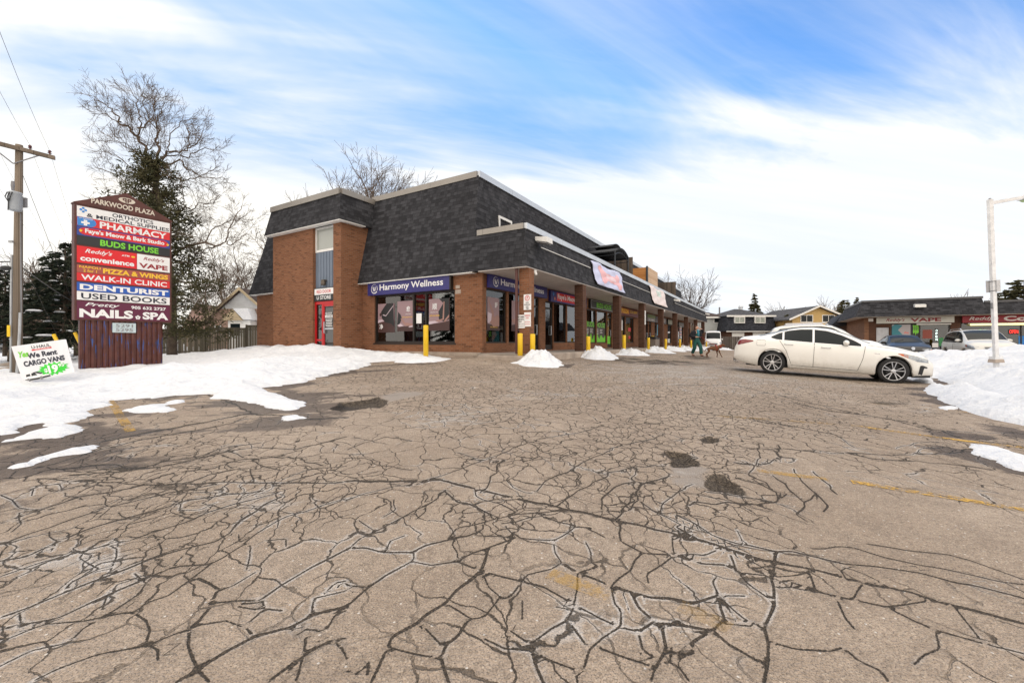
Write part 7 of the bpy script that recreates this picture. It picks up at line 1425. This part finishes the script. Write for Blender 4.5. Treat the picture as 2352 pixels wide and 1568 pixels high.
def grow(tw, p, d, L, r, lev, rr, up=.25, spread=.75, rmin=.007, kids=4):
    k = 5 if lev > 0 else 4; pts = [p.copy()]; q = p.copy(); d = d.normalized(); st = []
    for i in range(k):
        d = (d+Vector((rr.gauss(0, .13), rr.gauss(0, .13), rr.gauss(0, .10)+up*.12))).normalized(); q = q+d*(L/k); pts.append(q.copy()); st.append((q.copy(), d.copy()))
    tw.seg(pts, r, max(rmin, r*.45), 5 if r > .05 else 3)
    if lev <= 0: return
    for j in range(kids+(1 if rr.random() < .5 else 0)):
        i = min(k-1, int(rr.uniform(.8, k))); b, bd = st[i]; ax = bd.orthogonal().normalized(); ax.rotate(Matrix.Rotation(rr.uniform(0, 6.28), 3, bd)); nd = (bd+ax*math.tan(rr.uniform(.5, 1.0)*spread)).normalized()
        grow(tw, b, nd, L*rr.uniform(.45, .72), max(rmin, r*.45*rr.uniform(.7, 1)), lev-1, rr, up, spread, rmin, kids)
    grow(tw, st[-1][0], st[-1][1], L*.65, max(rmin, r*.5), lev-1, rr, up, spread, rmin, kids)
def bare(lab, px, pyb, Y, h, seed, spread=.75, lev=4, r=.16, mat=None, group='bare trees', lean=0, trunk=.28, rmin=.010, kids=3, nm='bare_tree', nl=6):
    rr = random.Random(seed); b = P(px, pyb, Y); t_ = thing(nm, lab, 'tree', tuple(b), 0, group); th_ = h*trunk
    tp = [b+Vector((lean*q*q*h*.3, 0, th_*q)) for q in (0, .25, .5, .75, 1)]; MB().tube([tuple(x) for x in [b-Vector((0,0,.5))]+tp], [r*1.3,r*1.2,r,r*.95,r*.9,r*.85], 8).build('trunk', BARK, t_, True)
    tw = Tw(); e = tp[-1]
    for k in range(nl):
        a = 2*math.pi*k/nl+rr.uniform(-.4, .4); s = rr.uniform(.25, .9)*spread
        grow(tw, e-Vector((0,0,rr.uniform(0, .25)*th_)), Vector((math.cos(a)*s+lean*.3, math.sin(a)*s, 1)), h*rr.uniform(.30, .42), r*.55, lev-1, rr, .3, spread, rmin, kids)
    grow(tw, e, Vector((lean*.3, 0, 1)), h*.42, r*.7, lev-1, rr, .4, spread, rmin, kids)
    tw.mb.build('crown', mat or TWIG, t_); return t_
# the big bare tree behind the plaza sign follows the limbs in the photograph
def big_tree():
    Y = 21.0; lw = lambda b: 740-(740-b)*.84 if b < 740 else b; cv = lambda s: [((300+.4785*(600+(float(a.split(',')[0])-600)*.93))/1.6327, (250+.4785*lw(float(a.split(',')[1])))/1.6327) for a in s.split()]
    rr = random.Random(21); t_ = thing('bare_tree', 'tall spreading bare tree rising behind the plaza sign', 'tree', tuple(P(405, 800, Y)), 0)
    T0 = [(600,1500),(605,1200),(590,1000),(600,850),(600,740)]
    trunk = [P((300+.4785*a)/1.6327, (250+.4785*b)/1.6327, Y) for a, b in [(640,1840)]+T0]
    MB().tube([tuple(p) for p in trunk], [.20,.17,.15,.13,.11,.10], 10).build('trunk', BARK, t_, True)
    LM = ["545,800 500,620 430,510 370,450 280,380 270,330 220,255 130,190 70,140|.13", "430,510 470,430 545,370 590,250 590,130|.08", "470,430 455,300 430,170 375,60|.06", "600,760 615,600 585,540 610,460 600,380 630,280 660,200|.12", "630,720 700,650 800,655 870,610 960,570 1000,430|.11", "640,700 720,690 860,690 1000,620 1130,640|.07",
          "650,770 800,740 850,810 980,860 1100,790|.08", "700,860 820,890 960,870 1100,870 1180,880|.07", "640,1230 710,1165 850,1110 900,1120 960,1070 1080,1080 1140,1000|.08", "620,1560 700,1500 850,1410 1000,1380 1100,1400 1180,1370 1260,1180 1320,1090|.13", "1180,1370 1220,1400 1310,1340 1350,1310|.05", "1100,1400 1000,1440 940,1500 1050,1500 1100,1700|.05", "560,800 480,700 400,650 300,560 180,560|.07",
          "540,900 500,900 300,720 150,640|.06", "520,980 450,980 250,840 110,800|.06", "850,1110 820,1000 830,880|.04", "610,460 540,330 500,250 480,120|.04", "700,650 710,520 800,380 830,330|.05", "870,610 880,480 850,420|.04", "280,380 180,310 60,300|.03", "590,1050 380,1000 200,990 120,1060|.06", "1000,1380 1100,1250 1230,1200 1400,1200|.05", "640,1300 760,1290 900,1230 1000,1250|.05","600,1400 700,1650 720,1900|.05","560,1200 380,1300 250,1450 150,1500|.06","570,1300 420,1450 200,1600 60,1650|.07","590,1400 350,1650 120,1750|.06"]
    tw = Tw()
    for s in LM:
        a, r = s.split('|'); r = float(r)*.55; dz = rr.uniform(-2.2, 2.2); pp = cv(a); n = len(pp)
        # subdivide and roughen
        pts = []
        for i in range(n-1):
            for q in range(4):
                t = (i+q/4)/(n-1); x = pp[i][0]+(pp[i+1][0]-pp[i][0])*q/4; y = pp[i][1]+(pp[i+1][1]-pp[i][1])*q/4; w = P(x, y, Y+dz*t); pts.append(w+Vector((rr.gauss(0,.04), rr.gauss(0,.04), rr.gauss(0,.04))))
        pts.append(P(pp[-1][0], pp[-1][1], Y+dz)); tw.seg([tuple(p) for p in pts], r, .012, 6); m = len(pts)
        for i in range(2, m):
            dirn = (pts[i]-pts[i-1]).normalized(); fr = i/m
            for _ in range(1 if rr.random() < .9 else 0):
                ax = dirn.orthogonal().normalized(); ax.rotate(Matrix.Rotation(rr.uniform(0, 6.28), 3, dirn)); nd = (dirn+ax*rr.uniform(.5, 1.3)+Vector((0,0,.22))).normalized()
                grow(tw, pts[i], nd, rr.uniform(.6, 1.2)*(1-.5*fr), max(.008, r*(1-fr)*.30), 2, rr, .2, .8, .0050, 3)
    tw.mb.build('crown', TWIG, t_)
big_tree()
def conifer(lab, px, pyb, Y, h, rad, seed, mat, droop=.25, dens=1.0, snow=0.0, irregular=.25, nm='conifer', base=.08, group=None, card=.20, bare_f=0.0, tip=1.0):
    rr = random.Random(seed); b = P(px, pyb, Y); t_ = thing(nm, lab, 'tree', tuple(b), 0, group); MB().tube([tuple(b-Vector((0,0,.5))), tuple(b+Vector((0,0,h*.97)))], [h*.026, .02], 8).build('trunk', BARK, t_)
    br = Tw(); lf = MB(); sn = MB(); z = h*base; dz = h/26
    while z < h*.985:
        q = z/h; L0 = rad*((1-q)**tip)*(1 if q > .12 else .8)+.12; nb = 6 if q < .8 else 4
        for k in range(nb):
            if rr.random() < irregular*.4: continue
            a = 2*math.pi*k/nb+rr.uniform(-.45, .45)+z*2.1; L = L0*rr.uniform(1-irregular, 1+irregular*.35); zz = z+rr.uniform(-.5, .5)*dz; pts = []
            for i in range(6):
                f = i/5; pts.append(b+Vector((math.cos(a)*L*f, math.sin(a)*L*f, zz-droop*L*f*f+.12*L*f)))
            br.seg([tuple(p) for p in pts], .008*h*(1-q)+.012, .008, 3)
            n = int((10+34*L)*dens)
            for _ in range(n):
                f = rr.uniform(.18+bare_f*.5, 1.03)**.8; i = min(4, int(f*5)); p = pts[i]+(pts[i+1]-pts[i])*(f*5-i if f < 1 else 1); side = rr.uniform(-1, 1)*L*.20*(1.15-f)+rr.gauss(0, .03)
                c = p+Vector((-math.sin(a)*side, math.cos(a)*side, rr.gauss(-.03, .05))); s = card*rr.uniform(.5, 1.2)
                ax = (Vector((math.cos(a+rr.uniform(-.8, .8)), math.sin(a+rr.uniform(-.8, .8)), rr.uniform(-.45, .25)))).normalized()*s; w = ax.orthogonal().normalized()*s*.22; w.rotate(Matrix.Rotation(rr.uniform(0, 3.1), 3, ax.normalized()))
                lf.add([c-ax*.5-w*.3, c-ax*.1-w, c+ax*.6, c-ax*.1+w], [(0,1,2,3)])
            if snow and rr.random() < snow and q < .8 and L > .5:
                f = rr.uniform(.5, .95); i = min(4, int(f*5)); p = pts[i]+(pts[i+1]-pts[i])*(f*5-i); MB().ell((p.x, p.y, p.z+.05), (L*.13+.04, L*.10+.04, .035+.012*L), 7, 4).build('snow_clump', SNOW, t_)
        z += dz*rr.uniform(.7, 1.2)
    br.mb.build('branches', BARK, t_); lf.build('crown', mat, t_)
    if snow and sn.v: sn.build('snow', SNOW, t_)
    return t_
# the ragged pine standing behind the sign: clumps on crooked limbs
def pine():
    Y = 20.2; rr = random.Random(5); b = P(395, 810, Y); t_ = thing('pine_tree', 'ragged dark pine with clumped needles behind the plaza sign, wound into the bare tree', 'tree', tuple(b))
    top = P(345, 362, Y); pts = [b-Vector((0,0,.5)), b+Vector((0,0,3)), P(378, 560, Y), P(362, 450, Y), top]; MB().tube([tuple(p) for p in pts], [.22,.18,.14,.09,.03], 9).build('trunk', BARK, t_, True)
    br = Tw(); lf = MB()
    def trunk_at(py): f = (810-py)/(810-362); return P(395-50*f**1.1, py, Y)
    for py in range(368, 770, 8):
        f = (py-362)/(770-362); reach = (.60+2.3*f**.7)*(1 if py > 420 else 1.1)
        for k in range(3):
            a = rr.uniform(0, 6.28); L = reach*rr.uniform(.35, 1.2)*(.55+1.3*abs(float(vnoise(py*.045, a*1.3, 1.0, 8))))*(1.15 if math.cos(a) > 0 and 560 < py < 690 else 1); c0 = trunk_at(py+rr.uniform(-4, 4)); rise = rr.uniform(-.25, .25)
            q = [c0+Vector((math.cos(a)*L*i/5, math.sin(a)*L*i/5, L*(rise*i/5-.10*(i/5)**2)))+Vector((rr.gauss(0,.05), rr.gauss(0,.05), rr.gauss(0,.05))) for i in range(6)]; br.seg([tuple(p) for p in q], .045, .012, 4)
            for j in range(rr.randint(3, 6)):
                cpos = q[rr.choice((3, 4, 5, 5))]+Vector((rr.gauss(0,.22), rr.gauss(0,.22), rr.gauss(0,.14))); cr = rr.uniform(.18, .40)
                for _ in range(26):
                    d = Vector((rr.gauss(0,1), rr.gauss(0,1), rr.gauss(0,.75)+.2)).normalized(); c = cpos+d*cr*rr.uniform(.3, 1); ax = d*rr.uniform(.10, .20); w = ax.orthogonal().normalized()*.028; w.rotate(Matrix.Rotation(rr.uniform(0, 3.1), 3, d)); lf.add([c-w, c+w, c+ax+w*.3, c+ax-w*.3], [(0,1,2,3)])
    br.mb.build('branches', BARK, t_); lf.build('crown', PINEM, t_)
pine()
conifer('broad dark spruce with snow on its boughs between the pole and the plaza sign', 150, 800, 25, 6.3, 3.6, 11, SPRM, .35, 1.5, .28, .35, card=.26, tip=.75, nm='spruce_tree')
conifer('taller thin-topped spruce right against the left edge of the plaza sign', 178, 800, 30, 7.9, 2.6, 12, SPRM, .35, 1.4, .15, .35, card=.26, tip=.9, nm='spruce_tree')
conifer('dark spruce at the left edge of the photo behind the pole', 12, 800, 27, 5.0, 3.0, 13, SPRM, .3, 1.4, .12, .35, card=.26, tip=.7, nm='spruce_tree')
conifer('low bushy spruce behind the base of the plaza sign', 250, 800, 27, 5.4, 3.4, 14, SPRM, .3, 1.3, .2, .4, card=.26, tip=.7, nm='spruce_tree')
bare('bare tree with reddish twigs left of the spruces', 78, 800, 33, 6.2, 31, .9, 4, .12, BRNM if False else TWIG, rmin=.014)
bare('crooked bare tree leaning over the rental sign', 30, 800, 34, 5.2, 32, 1.0, 4, .12, TWIGD, rmin=.014, lean=.5); bare('bare tree behind the spruces left of the plaza sign', 130, 800, 38, 8.2, 33, .9, 4, .13, TWIG, rmin=.014)
bare('slender forked bare tree over the brick bungalow', 520, 770, 46, 8.4, 34, .8, 4, .16, TWIG, rmin=.014); bare('slim bare tree just left of the brick building', 575, 760, 44, 8.4, 35, .85, 4, .13, TWIG, rmin=.013); bare('thin bare tree above the old fence beside the bungalow', 478, 780, 38, 5.6, 36, .9, 4, .12, TWIG, rmin=.013)
# crowns standing up behind the plaza roof
bare('wide bare tree crown rising over the roof between tower and gable', 848, 640, 38, 9.7, 41, .95, 5, .26, TWIG, trunk=.22, rmin=.011, nl=7); bare('bare crown showing above the stair tower roof', 735, 640, 40, 7.4, 42, .95, 4, .2, TWIG, trunk=.2, rmin=.012, kids=4); bare('small bare crown at the left end of the stair tower roof', 655, 640, 40, 5.6, 43, 1.0, 4, .18, TWIG, trunk=.2, rmin=.012, kids=4); bare('faint bare crown just left of the roof corner', 945, 620, 42, 7.2, 44, .9, 4, .16, TWIG, trunk=.2, rmin=.010)
bare('bare tree beyond the far end of the plaza roof', 1590, 790, 66, 10.2, 45, .7, 4, .22, TWIGD, trunk=.3, rmin=.016, kids=3); bare('smaller bare tree left of the one beyond the plaza roof', 1535, 790, 70, 10.4, 46, .7, 4, .16, TWIGD, trunk=.3, rmin=.016)
conifer('pointed dark spruce behind the black mansard house', 1733, 775, 80, 8.3, 3.0, 51, PINEM, .25, 1.2, 0, .3, card=.42, nm='spruce_tree', base=.1)
conifer('small round conifer right of the yellow house gable', 1940, 770, 85, 7.3, 3.0, 52, PINEM, .2, .8, 0, .3, card=.45, tip=.6, nm='spruce_tree'); conifer('small pointed conifer above the vape shop roof corner', 1968, 770, 85, 7.8, 2.2, 53, PINEM, .25, .8, 0, .3, card=.42, nm='spruce_tree')
conifer('little cedar beside the yellow house', 1808, 790, 62, 4.3, 1.0, 54, PINEM, .1, 1.2, 0, .2, card=.3, tip=.6, nm='spruce_tree'); bare('small bare tree between the black house and the yellow house', 1800, 780, 78, 7.0, 47, .8, 3, .12, TWIG, rmin=.02); bare('faint bare tree over the yellow house gable', 1897, 775, 82, 7.6, 48, .9, 3, .15, TWIG, rmin=.02); bare('faint bare tree over the vape shop roof', 2208, 760, 60, 5.4, 49, 1.0, 3, .15, TWIG, rmin=.02, kids=4)
conifer('big green pine over the convenience shop roof at the right edge', 2352, 770, 48, 6.4, 3.4, 55, PINEM, .05, 1.2, 0, .4, card=.4, tip=.45, nm='pine_tree'); conifer('second pine behind the right edge of the convenience shop', 2420, 770, 48, 8.4, 3.8, 56, PINEM, .05, 1.2, 0, .4, card=.4, tip=.45, nm='pine_tree')
bare('dead stick-like sapling leaning in the snow at the far left', 20, 812, 26, 2.6, 61, .5, 2, .05, TWIGD, lean=1.2, rmin=.012); bare('thin shrub twigs in the snow left of the plaza sign base', 196, 848, 15.5, 1.0, 62, .9, 3, .012, TWIG, rmin=.004, nm='shrub', group='winter shrubs')
# trees beyond the street, many and small
fr_ = random.Random(77)
for i in range(22):
    px = -160+i*21+fr_.uniform(-6, 6); Y = fr_.uniform(62, 95); bare('%s bare tree in the hazy row beyond the street, %s' % (['tall','low','forked','slender'][i % 4], ['left of the pole','behind the spruces','behind the plaza sign','over the far fence'][min(3, i//6)]), px, 790, Y, fr_.uniform(6, 10.5), 200+i, .8, 3, .16, TWIG if i % 2 else TWIGD, group='trees beyond the street', rmin=.035, kids=4)
w_ = MB(); fr2 = random.Random(9)
for i in range(5200):
    x = fr2.uniform(-150, -38); y = 92+fr2.uniform(-6, 14); z = EYE-.8+abs(fr2.gauss(0, 1.6)); s = fr2.uniform(.5, 1.4); a = fr2.uniform(0, 3.1); w_.add([(x, y, z), (x+s*.16*math.cos(a), y+s*.16*math.sin(a), z), (x+s*.5*math.sin(a), y, z+s*1.3)], [(0,1,2)])
o = w_.build('thicket', TWIGD); props(o, 'brown winter thicket far beyond the street', 'thicket', kind='stuff')
# bus-stop style small sign far behind the rental sign
q = P(192, 800, 30); t_ = thing('street_sign', 'small white and blue street sign far behind the rental sign', 'street sign', (q.x, q.y, float(gz(q.x, q.y)))); MB().tube([(q.x, q.y, EYE-1.3), (q.x, q.y, EYE+.5)], .03, 6).build('post', GRY, t_); MB().box((q.x-.14, q.y-.04, EYE-.02), (q.x+.14, q.y-.032, EYE+.46)).build('plate', WV, t_)
# ------------------------------------------------------------------ person and dog
def skin(name, bones, mat, parent, sub=2, T=None, root=0):
    """bones: (verts [(x,y,z,r[,ry])], edges)"""
    vs, es = bones; me = bpy.data.meshes.new(name); me.from_pydata([v[:3] for v in vs], es, []); o = bpy.data.objects.new(name, me); C.objects.link(o)
    md = o.modifiers.new('skin', 'SKIN'); md.use_smooth_shade = True; md.branch_smoothing = .6
    for i, v in enumerate(vs): sv = me.skin_vertices[0].data[i]; sv.radius = (v[3], v[4] if len(v) > 4 else v[3]); sv.use_root = (i == root)
    sb = o.modifiers.new('sub', 'SUBSURF'); sb.levels = sub; sb.render_levels = sub
    bpy.context.view_layer.update(); m2 = bpy.data.meshes.new_from_object(o.evaluated_get(bpy.context.evaluated_depsgraph_get())); bpy.data.objects.remove(o)
    ob = bpy.data.objects.new(name, m2); C.objects.link(ob); ob.parent = parent; m2.materials.clear(); m2.materials.append(mat)
    for p in m2.polygons: p.use_smooth = True
    return ob
def chain(*vs): return (list(vs), [(i, i+1) for i in range(len(vs)-1)])
def join(*cs):
    V, E = [], []
    for v, e, *j in cs:
        k = len(V); V += list(v); E += [(a+k, b+k) for a, b in e]
        if j: E.append((j[0], k))
    return V, E
Yq = 22.4; pw = at(1600, 818); PP = Vector((pw[0], pw[1], float(gz(*pw))))
# local frame: x to the figure's left seen from the front, facing -y (towards the camera)
ps_ = thing('person', 'person in black fleece and green overalls walking a dog on a red lead', 'person', tuple(PP), R(14))
SKM = plain('skin', (.55,.32,.23,1), .6, 0, .05); HAIR = plain('hair', (.07,.035,.02,1), .7); GRNO = plain('green_cloth', (.012,.085,.075,1), .85, 0, .2, 8); FLE = plain('fleece', (.010,.011,.016,1), .95, 0, .4, 30, bump=.5); SHOE = plain('brown_shoe', (.20,.08,.05,1), .6); TEAL = plain('teal_top', (.04,.22,.30,1), .8); SOCK = plain('sock', (.5,.45,.4,1), .8)
body = join(([(0,0,.92,.135,.105),(0,0,1.06,.125,.10),(0,-.01,1.22,.135,.11),(0,0,1.37,.15,.10),(0,0,1.44,.075),(0,-.015,1.47,.052),(0,-.03,1.515,.062),(0,-.035,1.575,.082,.095),(0,-.025,1.64,.078,.088),(0,-.02,1.68,.045)], [(i,i+1) for i in range(9)]),
  ([(.10,0,.86,.10),(.115,-.20,.50,.068),(.13,-.20,.12,.045),(.13,-.22,.05,.05)], [(0,1),(1,2),(2,3)], 0), ([(-.10,.02,.86,.10),(-.10,.02,.48,.068),(-.10,.22,.14,.045),(-.10,.20,.06,.05)], [(0,1),(1,2),(2,3)], 0),
  ([(.19,0,1.38,.06),(.40,.04,1.32,.045),(.33,-.03,1.52,.036),(.19,.02,1.56,.03)], [(0,1),(1,2),(2,3)], 3), ([(-.19,0,1.38,.06),(-.34,.03,1.14,.045),(-.18,-.20,1.08,.035),(-.10,-.26,1.08,.03)], [(0,1),(1,2),(2,3)], 3))
bd = skin('body', body, SKM, ps_)
ov = join(([(0,0,.90,.17,.14),(0,0,1.04,.15,.125),(0,-.01,1.22,.15,.13),(0,-.01,1.33,.13,.11)], [(0,1),(1,2),(2,3)]), ([(.105,0,.82,.125),(.118,-.20,.50,.105),(.13,-.21,.20,.095),(.13,-.21,.12,.09)], [(0,1),(1,2),(2,3)], 0), ([(-.105,.02,.82,.125),(-.102,.03,.48,.105),(-.10,.20,.22,.095),(-.10,.22,.15,.09)], [(0,1),(1,2),(2,3)], 0))
skin('overalls', ov, GRNO, ps_)
for s in (-1, 1): MB(wmat(ps_)).tube([(0,-.06,1.47),(s*.01,-.10,1.40),(s*.02,-.125,1.28),(s*.02,-.13,1.10)], [.06,.075,.06,.05], 10).build('top', TEAL, ps_, True) if s > 0 else None
jk = join(([(.17,.01,1.40,.10),(.28,.05,1.37,.10),(.43,.06,1.33,.10),(.38,0,1.46,.09),(.28,.01,1.55,.07)], [(0,1),(1,2),(2,3),(3,4)]))
skin('jacket_sleeve', jk, FLE, ps_); skin('jacket_sleeve', chain((-.17,.01,1.40,.10),(-.28,.04,1.30,.105),(-.37,.05,1.14,.10),(-.27,-.10,1.09,.085),(-.19,-.19,1.08,.07)), FLE, ps_)
for s in (-1, 1): skin('jacket_side', chain((s*.10,.0,1.45,.09,.10),(s*.17,-.01,1.34,.10,.14),(s*.19,-.01,1.15,.10,.16),(s*.20,-.01,.93,.09,.15)), FLE, ps_)
skin('jacket_back', chain((0,.07,1.43,.12,.07),(0,.10,1.25,.16,.07),(0,.11,1.08,.17,.07),(0,.11,.95,.16,.06)), FLE, ps_)
skin('hair', chain((0,-.055,1.685,.075,.055),(0,.01,1.675,.108,.09),(0,.045,1.60,.112,.085),(0,.07,1.51,.08,.06),(0,.09,1.44,.05)), HAIR, ps_)
MB(wmat(ps_)).ell((0,-.130,1.588), (.016,.022,.024), 8, 6).build('nose', SKM, bd, True); MB(wmat(ps_)).ell((0,-.118,1.548), (.028,.01,.008), 8, 6).build('mouth', plain('lips', (.32,.10,.09,1), .5), bd)
for s in (-1, 1): MB(wmat(ps_)).ell((s*.032,-.116,1.612), (.014,.008,.008), 8, 6).build('eye', HAIR, bd); MB(wmat(ps_)).ell((s*.088,-.03,1.59), (.012,.02,.03), 8, 6).build('ear', SKM, bd, True)
def hand(o, d, n, curl, side, par=ps_):
    o, d, n = Vector(o), Vector(d).normalized(), Vector(n).normalized(); s = d.cross(n)*side
    pal = skin('hand', chain((*(o), .028, .02), (*(o+d*.05), .036, .018), (*(o+d*.085), .034, .016)), SKM, par, 1)
    for i, (L, off) in enumerate(((.065,-.027),(.078,-.009),(.072,.009),(.056,.026))):
        b = o+d*.085+s*off; p1 = b+(d-n*curl*.4).normalized()*L*.45; p2 = p1+(d-n*curl*1.3).normalized()*L*.32; p3 = p2+(d*.5-n*curl*2).normalized()*L*.25; skin('finger', chain((*b,.009),(*p1,.0085),(*p2,.008),(*p3,.007)), SKM, pal, 1)
    b = o+d*.03-s*.03; p1 = b+(d*.6-s*.8-n*.3).normalized()*.035; p2 = p1+(d-s*.1-n*.5).normalized()*.03; skin('thumb', chain((*b,.011),(*p1,.010),(*p2,.008)), SKM, pal, 1)
hand((-.12,-.245,1.08), (.85,-.5,0), (0,0,1), 1.0, 1); hand((.225,.015,1.545), (-.6,.15,.55), (0,-.6,.8), .6, -1)
for x, y in ((.13,-.22),(-.10,.20)):
    skin('shoe', chain((x,y+.05,.06,.05,.05),(x,y-.03,.055,.05,.045),(x+.01,y-.12,.045,.048,.036),(x+.01,y-.17,.04,.035,.028)), SHOE, ps_); MB(wmat(ps_)).tube([(x,y+.03,.09),(x,y+.03,.15)], .052, 10).build('sock', SOCK, ps_, True)
# phone
MB(wmat(ps_)).box((-.06,-.335,1.075),(-.02,-.31,1.15)).build('phone', BLK, ps_)
# dog, in profile, walking to the right of the photograph
dp = at(1640, 821); DG = Vector((dp[0], dp[1], float(gz(*dp)))); dg = thing('dog', 'reddish-brown short-haired dog on a red lead, in profile beside the walking person', 'dog', tuple(DG), R(-6)); dg.scale = (.86,)*3
FUR = plain('dog_fur', (.13,.052,.02,1), .8, 0, .25, 9)
dog = join(([(-.30,0,.60,.12,.12),(-.15,0,.60,.125,.125),(.05,0,.59,.14,.15),(.22,0,.60,.145,.165),(.33,0,.67,.105,.125),(.42,0,.74,.08,.095),(.50,0,.79,.078,.085),(.57,0,.78,.062,.062),(.645,0,.755,.042,.044),(.68,0,.75,.036,.038)], [(i,i+1) for i in range(9)]),
  ([(-.33,.07,.52,.075),(-.26,.08,.38,.05),(-.40,.08,.24,.028),(-.36,.08,.06,.022),(-.32,.08,.025,.026)], [(0,1),(1,2),(2,3),(3,4)], 0), ([(-.33,-.07,.52,.075),(-.32,-.08,.38,.05),(-.50,-.08,.25,.028),(-.50,-.08,.06,.022),(-.46,-.08,.025,.026)], [(0,1),(1,2),(2,3),(3,4)], 0),
  ([(.24,.08,.50,.075),(.20,.08,.36,.035),(.24,.08,.20,.024),(.20,.08,.05,.022),(.24,.08,.025,.026)], [(0,1),(1,2),(2,3),(3,4)], 3), ([(.26,-.08,.50,.075),(.30,-.08,.36,.035),(.38,-.08,.20,.024),(.44,-.08,.06,.022),(.49,-.08,.03,.026)], [(0,1),(1,2),(2,3),(3,4)], 3),
  ([(-.40,0,.60,.03),(-.50,0,.50,.022),(-.58,0,.44,.018),(-.66,0,.48,.013),(-.70,0,.55,.009)], [(0,1),(1,2),(2,3),(3,4)], 0))
dog = ([(v[0], v[1], v[2], v[3]*1.22, (v[4] if len(v) > 4 else v[3])*1.22) for v in dog[0]], dog[1])
db = skin('body', dog, FUR, dg, 2, root=2)
for s in (-1, 1): MB(wmat(dg)).add([(.44,s*.07,.88),(.53,s*.075,.87),(.52,s*.118,.75),(.46,s*.118,.76),(.44,s*.10,.87),(.53,s*.10,.86)], [(0,1,2,3),(4,3,2,5),(0,4,5,1)]).build('ear', plain('dog_ear', (.15,.05,.02,1), .8), dg); MB(wmat(dg)).ell((.585,s*.062,.81), (.010,.008,.010), 8, 5).build('eye', BLK, db)
MB(wmat(dg)).ell((.715,0,.758), (.016,.02,.016), 8, 6).build('nose', BLK, db, True)
REDH = plain('harness_red', (.35,.01,.012,1), .7)
MB(wmat(dg)).lathe([(.112,-.022),(.116,0),(.112,.022)], (.375,0,.715), (.75,0,.6), 16, False).build('collar', REDH, dg, True); MB(wmat(dg)).lathe([(.186,-.015),(.188,0),(.186,.015)], (.12,0,.60), (1,0,0), 18, False).build('harness', REDH, dg, True)
MB(wmat(dg)).ell((.10,0,.77), (.05,.035,.05), 8, 6).build('harness_bag', REDH, dg, True)
ha = wmat(ps_) @ Vector((.22,-.10,1.10)); hb = wmat(dg) @ Vector((.10,0,.80)); wire('dog_lead', 'red lead from the person to the back of the dog', sag(tuple(ha), tuple(hb), .06, 10), .010, REDH, 'lead')

rr_ = random.Random(4)
for i, (x, y, h_) in enumerate([(-34,-3,9),(-38,-9,11),(-33,-14,9.5),(-42,2,10),(-36,-20,11),(-46,-6,12),(-30,-24,10),(-44,-16,12)]):
    q = (x, y, float(gz(x, y))); pxq = 1176+F*(-9); c_ = conifer('dark spruce across the street, %s in the row mirrored by the end window' % ['nearest','second','third','fourth','fifth','sixth','seventh','last'][i], 0, 784, .001, h_, 3.4, 90+i, SPRM, .3, .55, 0, .3, card=.55, tip=.75, nm='spruce_tree', group='spruces across the street')
    c_.location = q
    for k_ in children(c_): pass
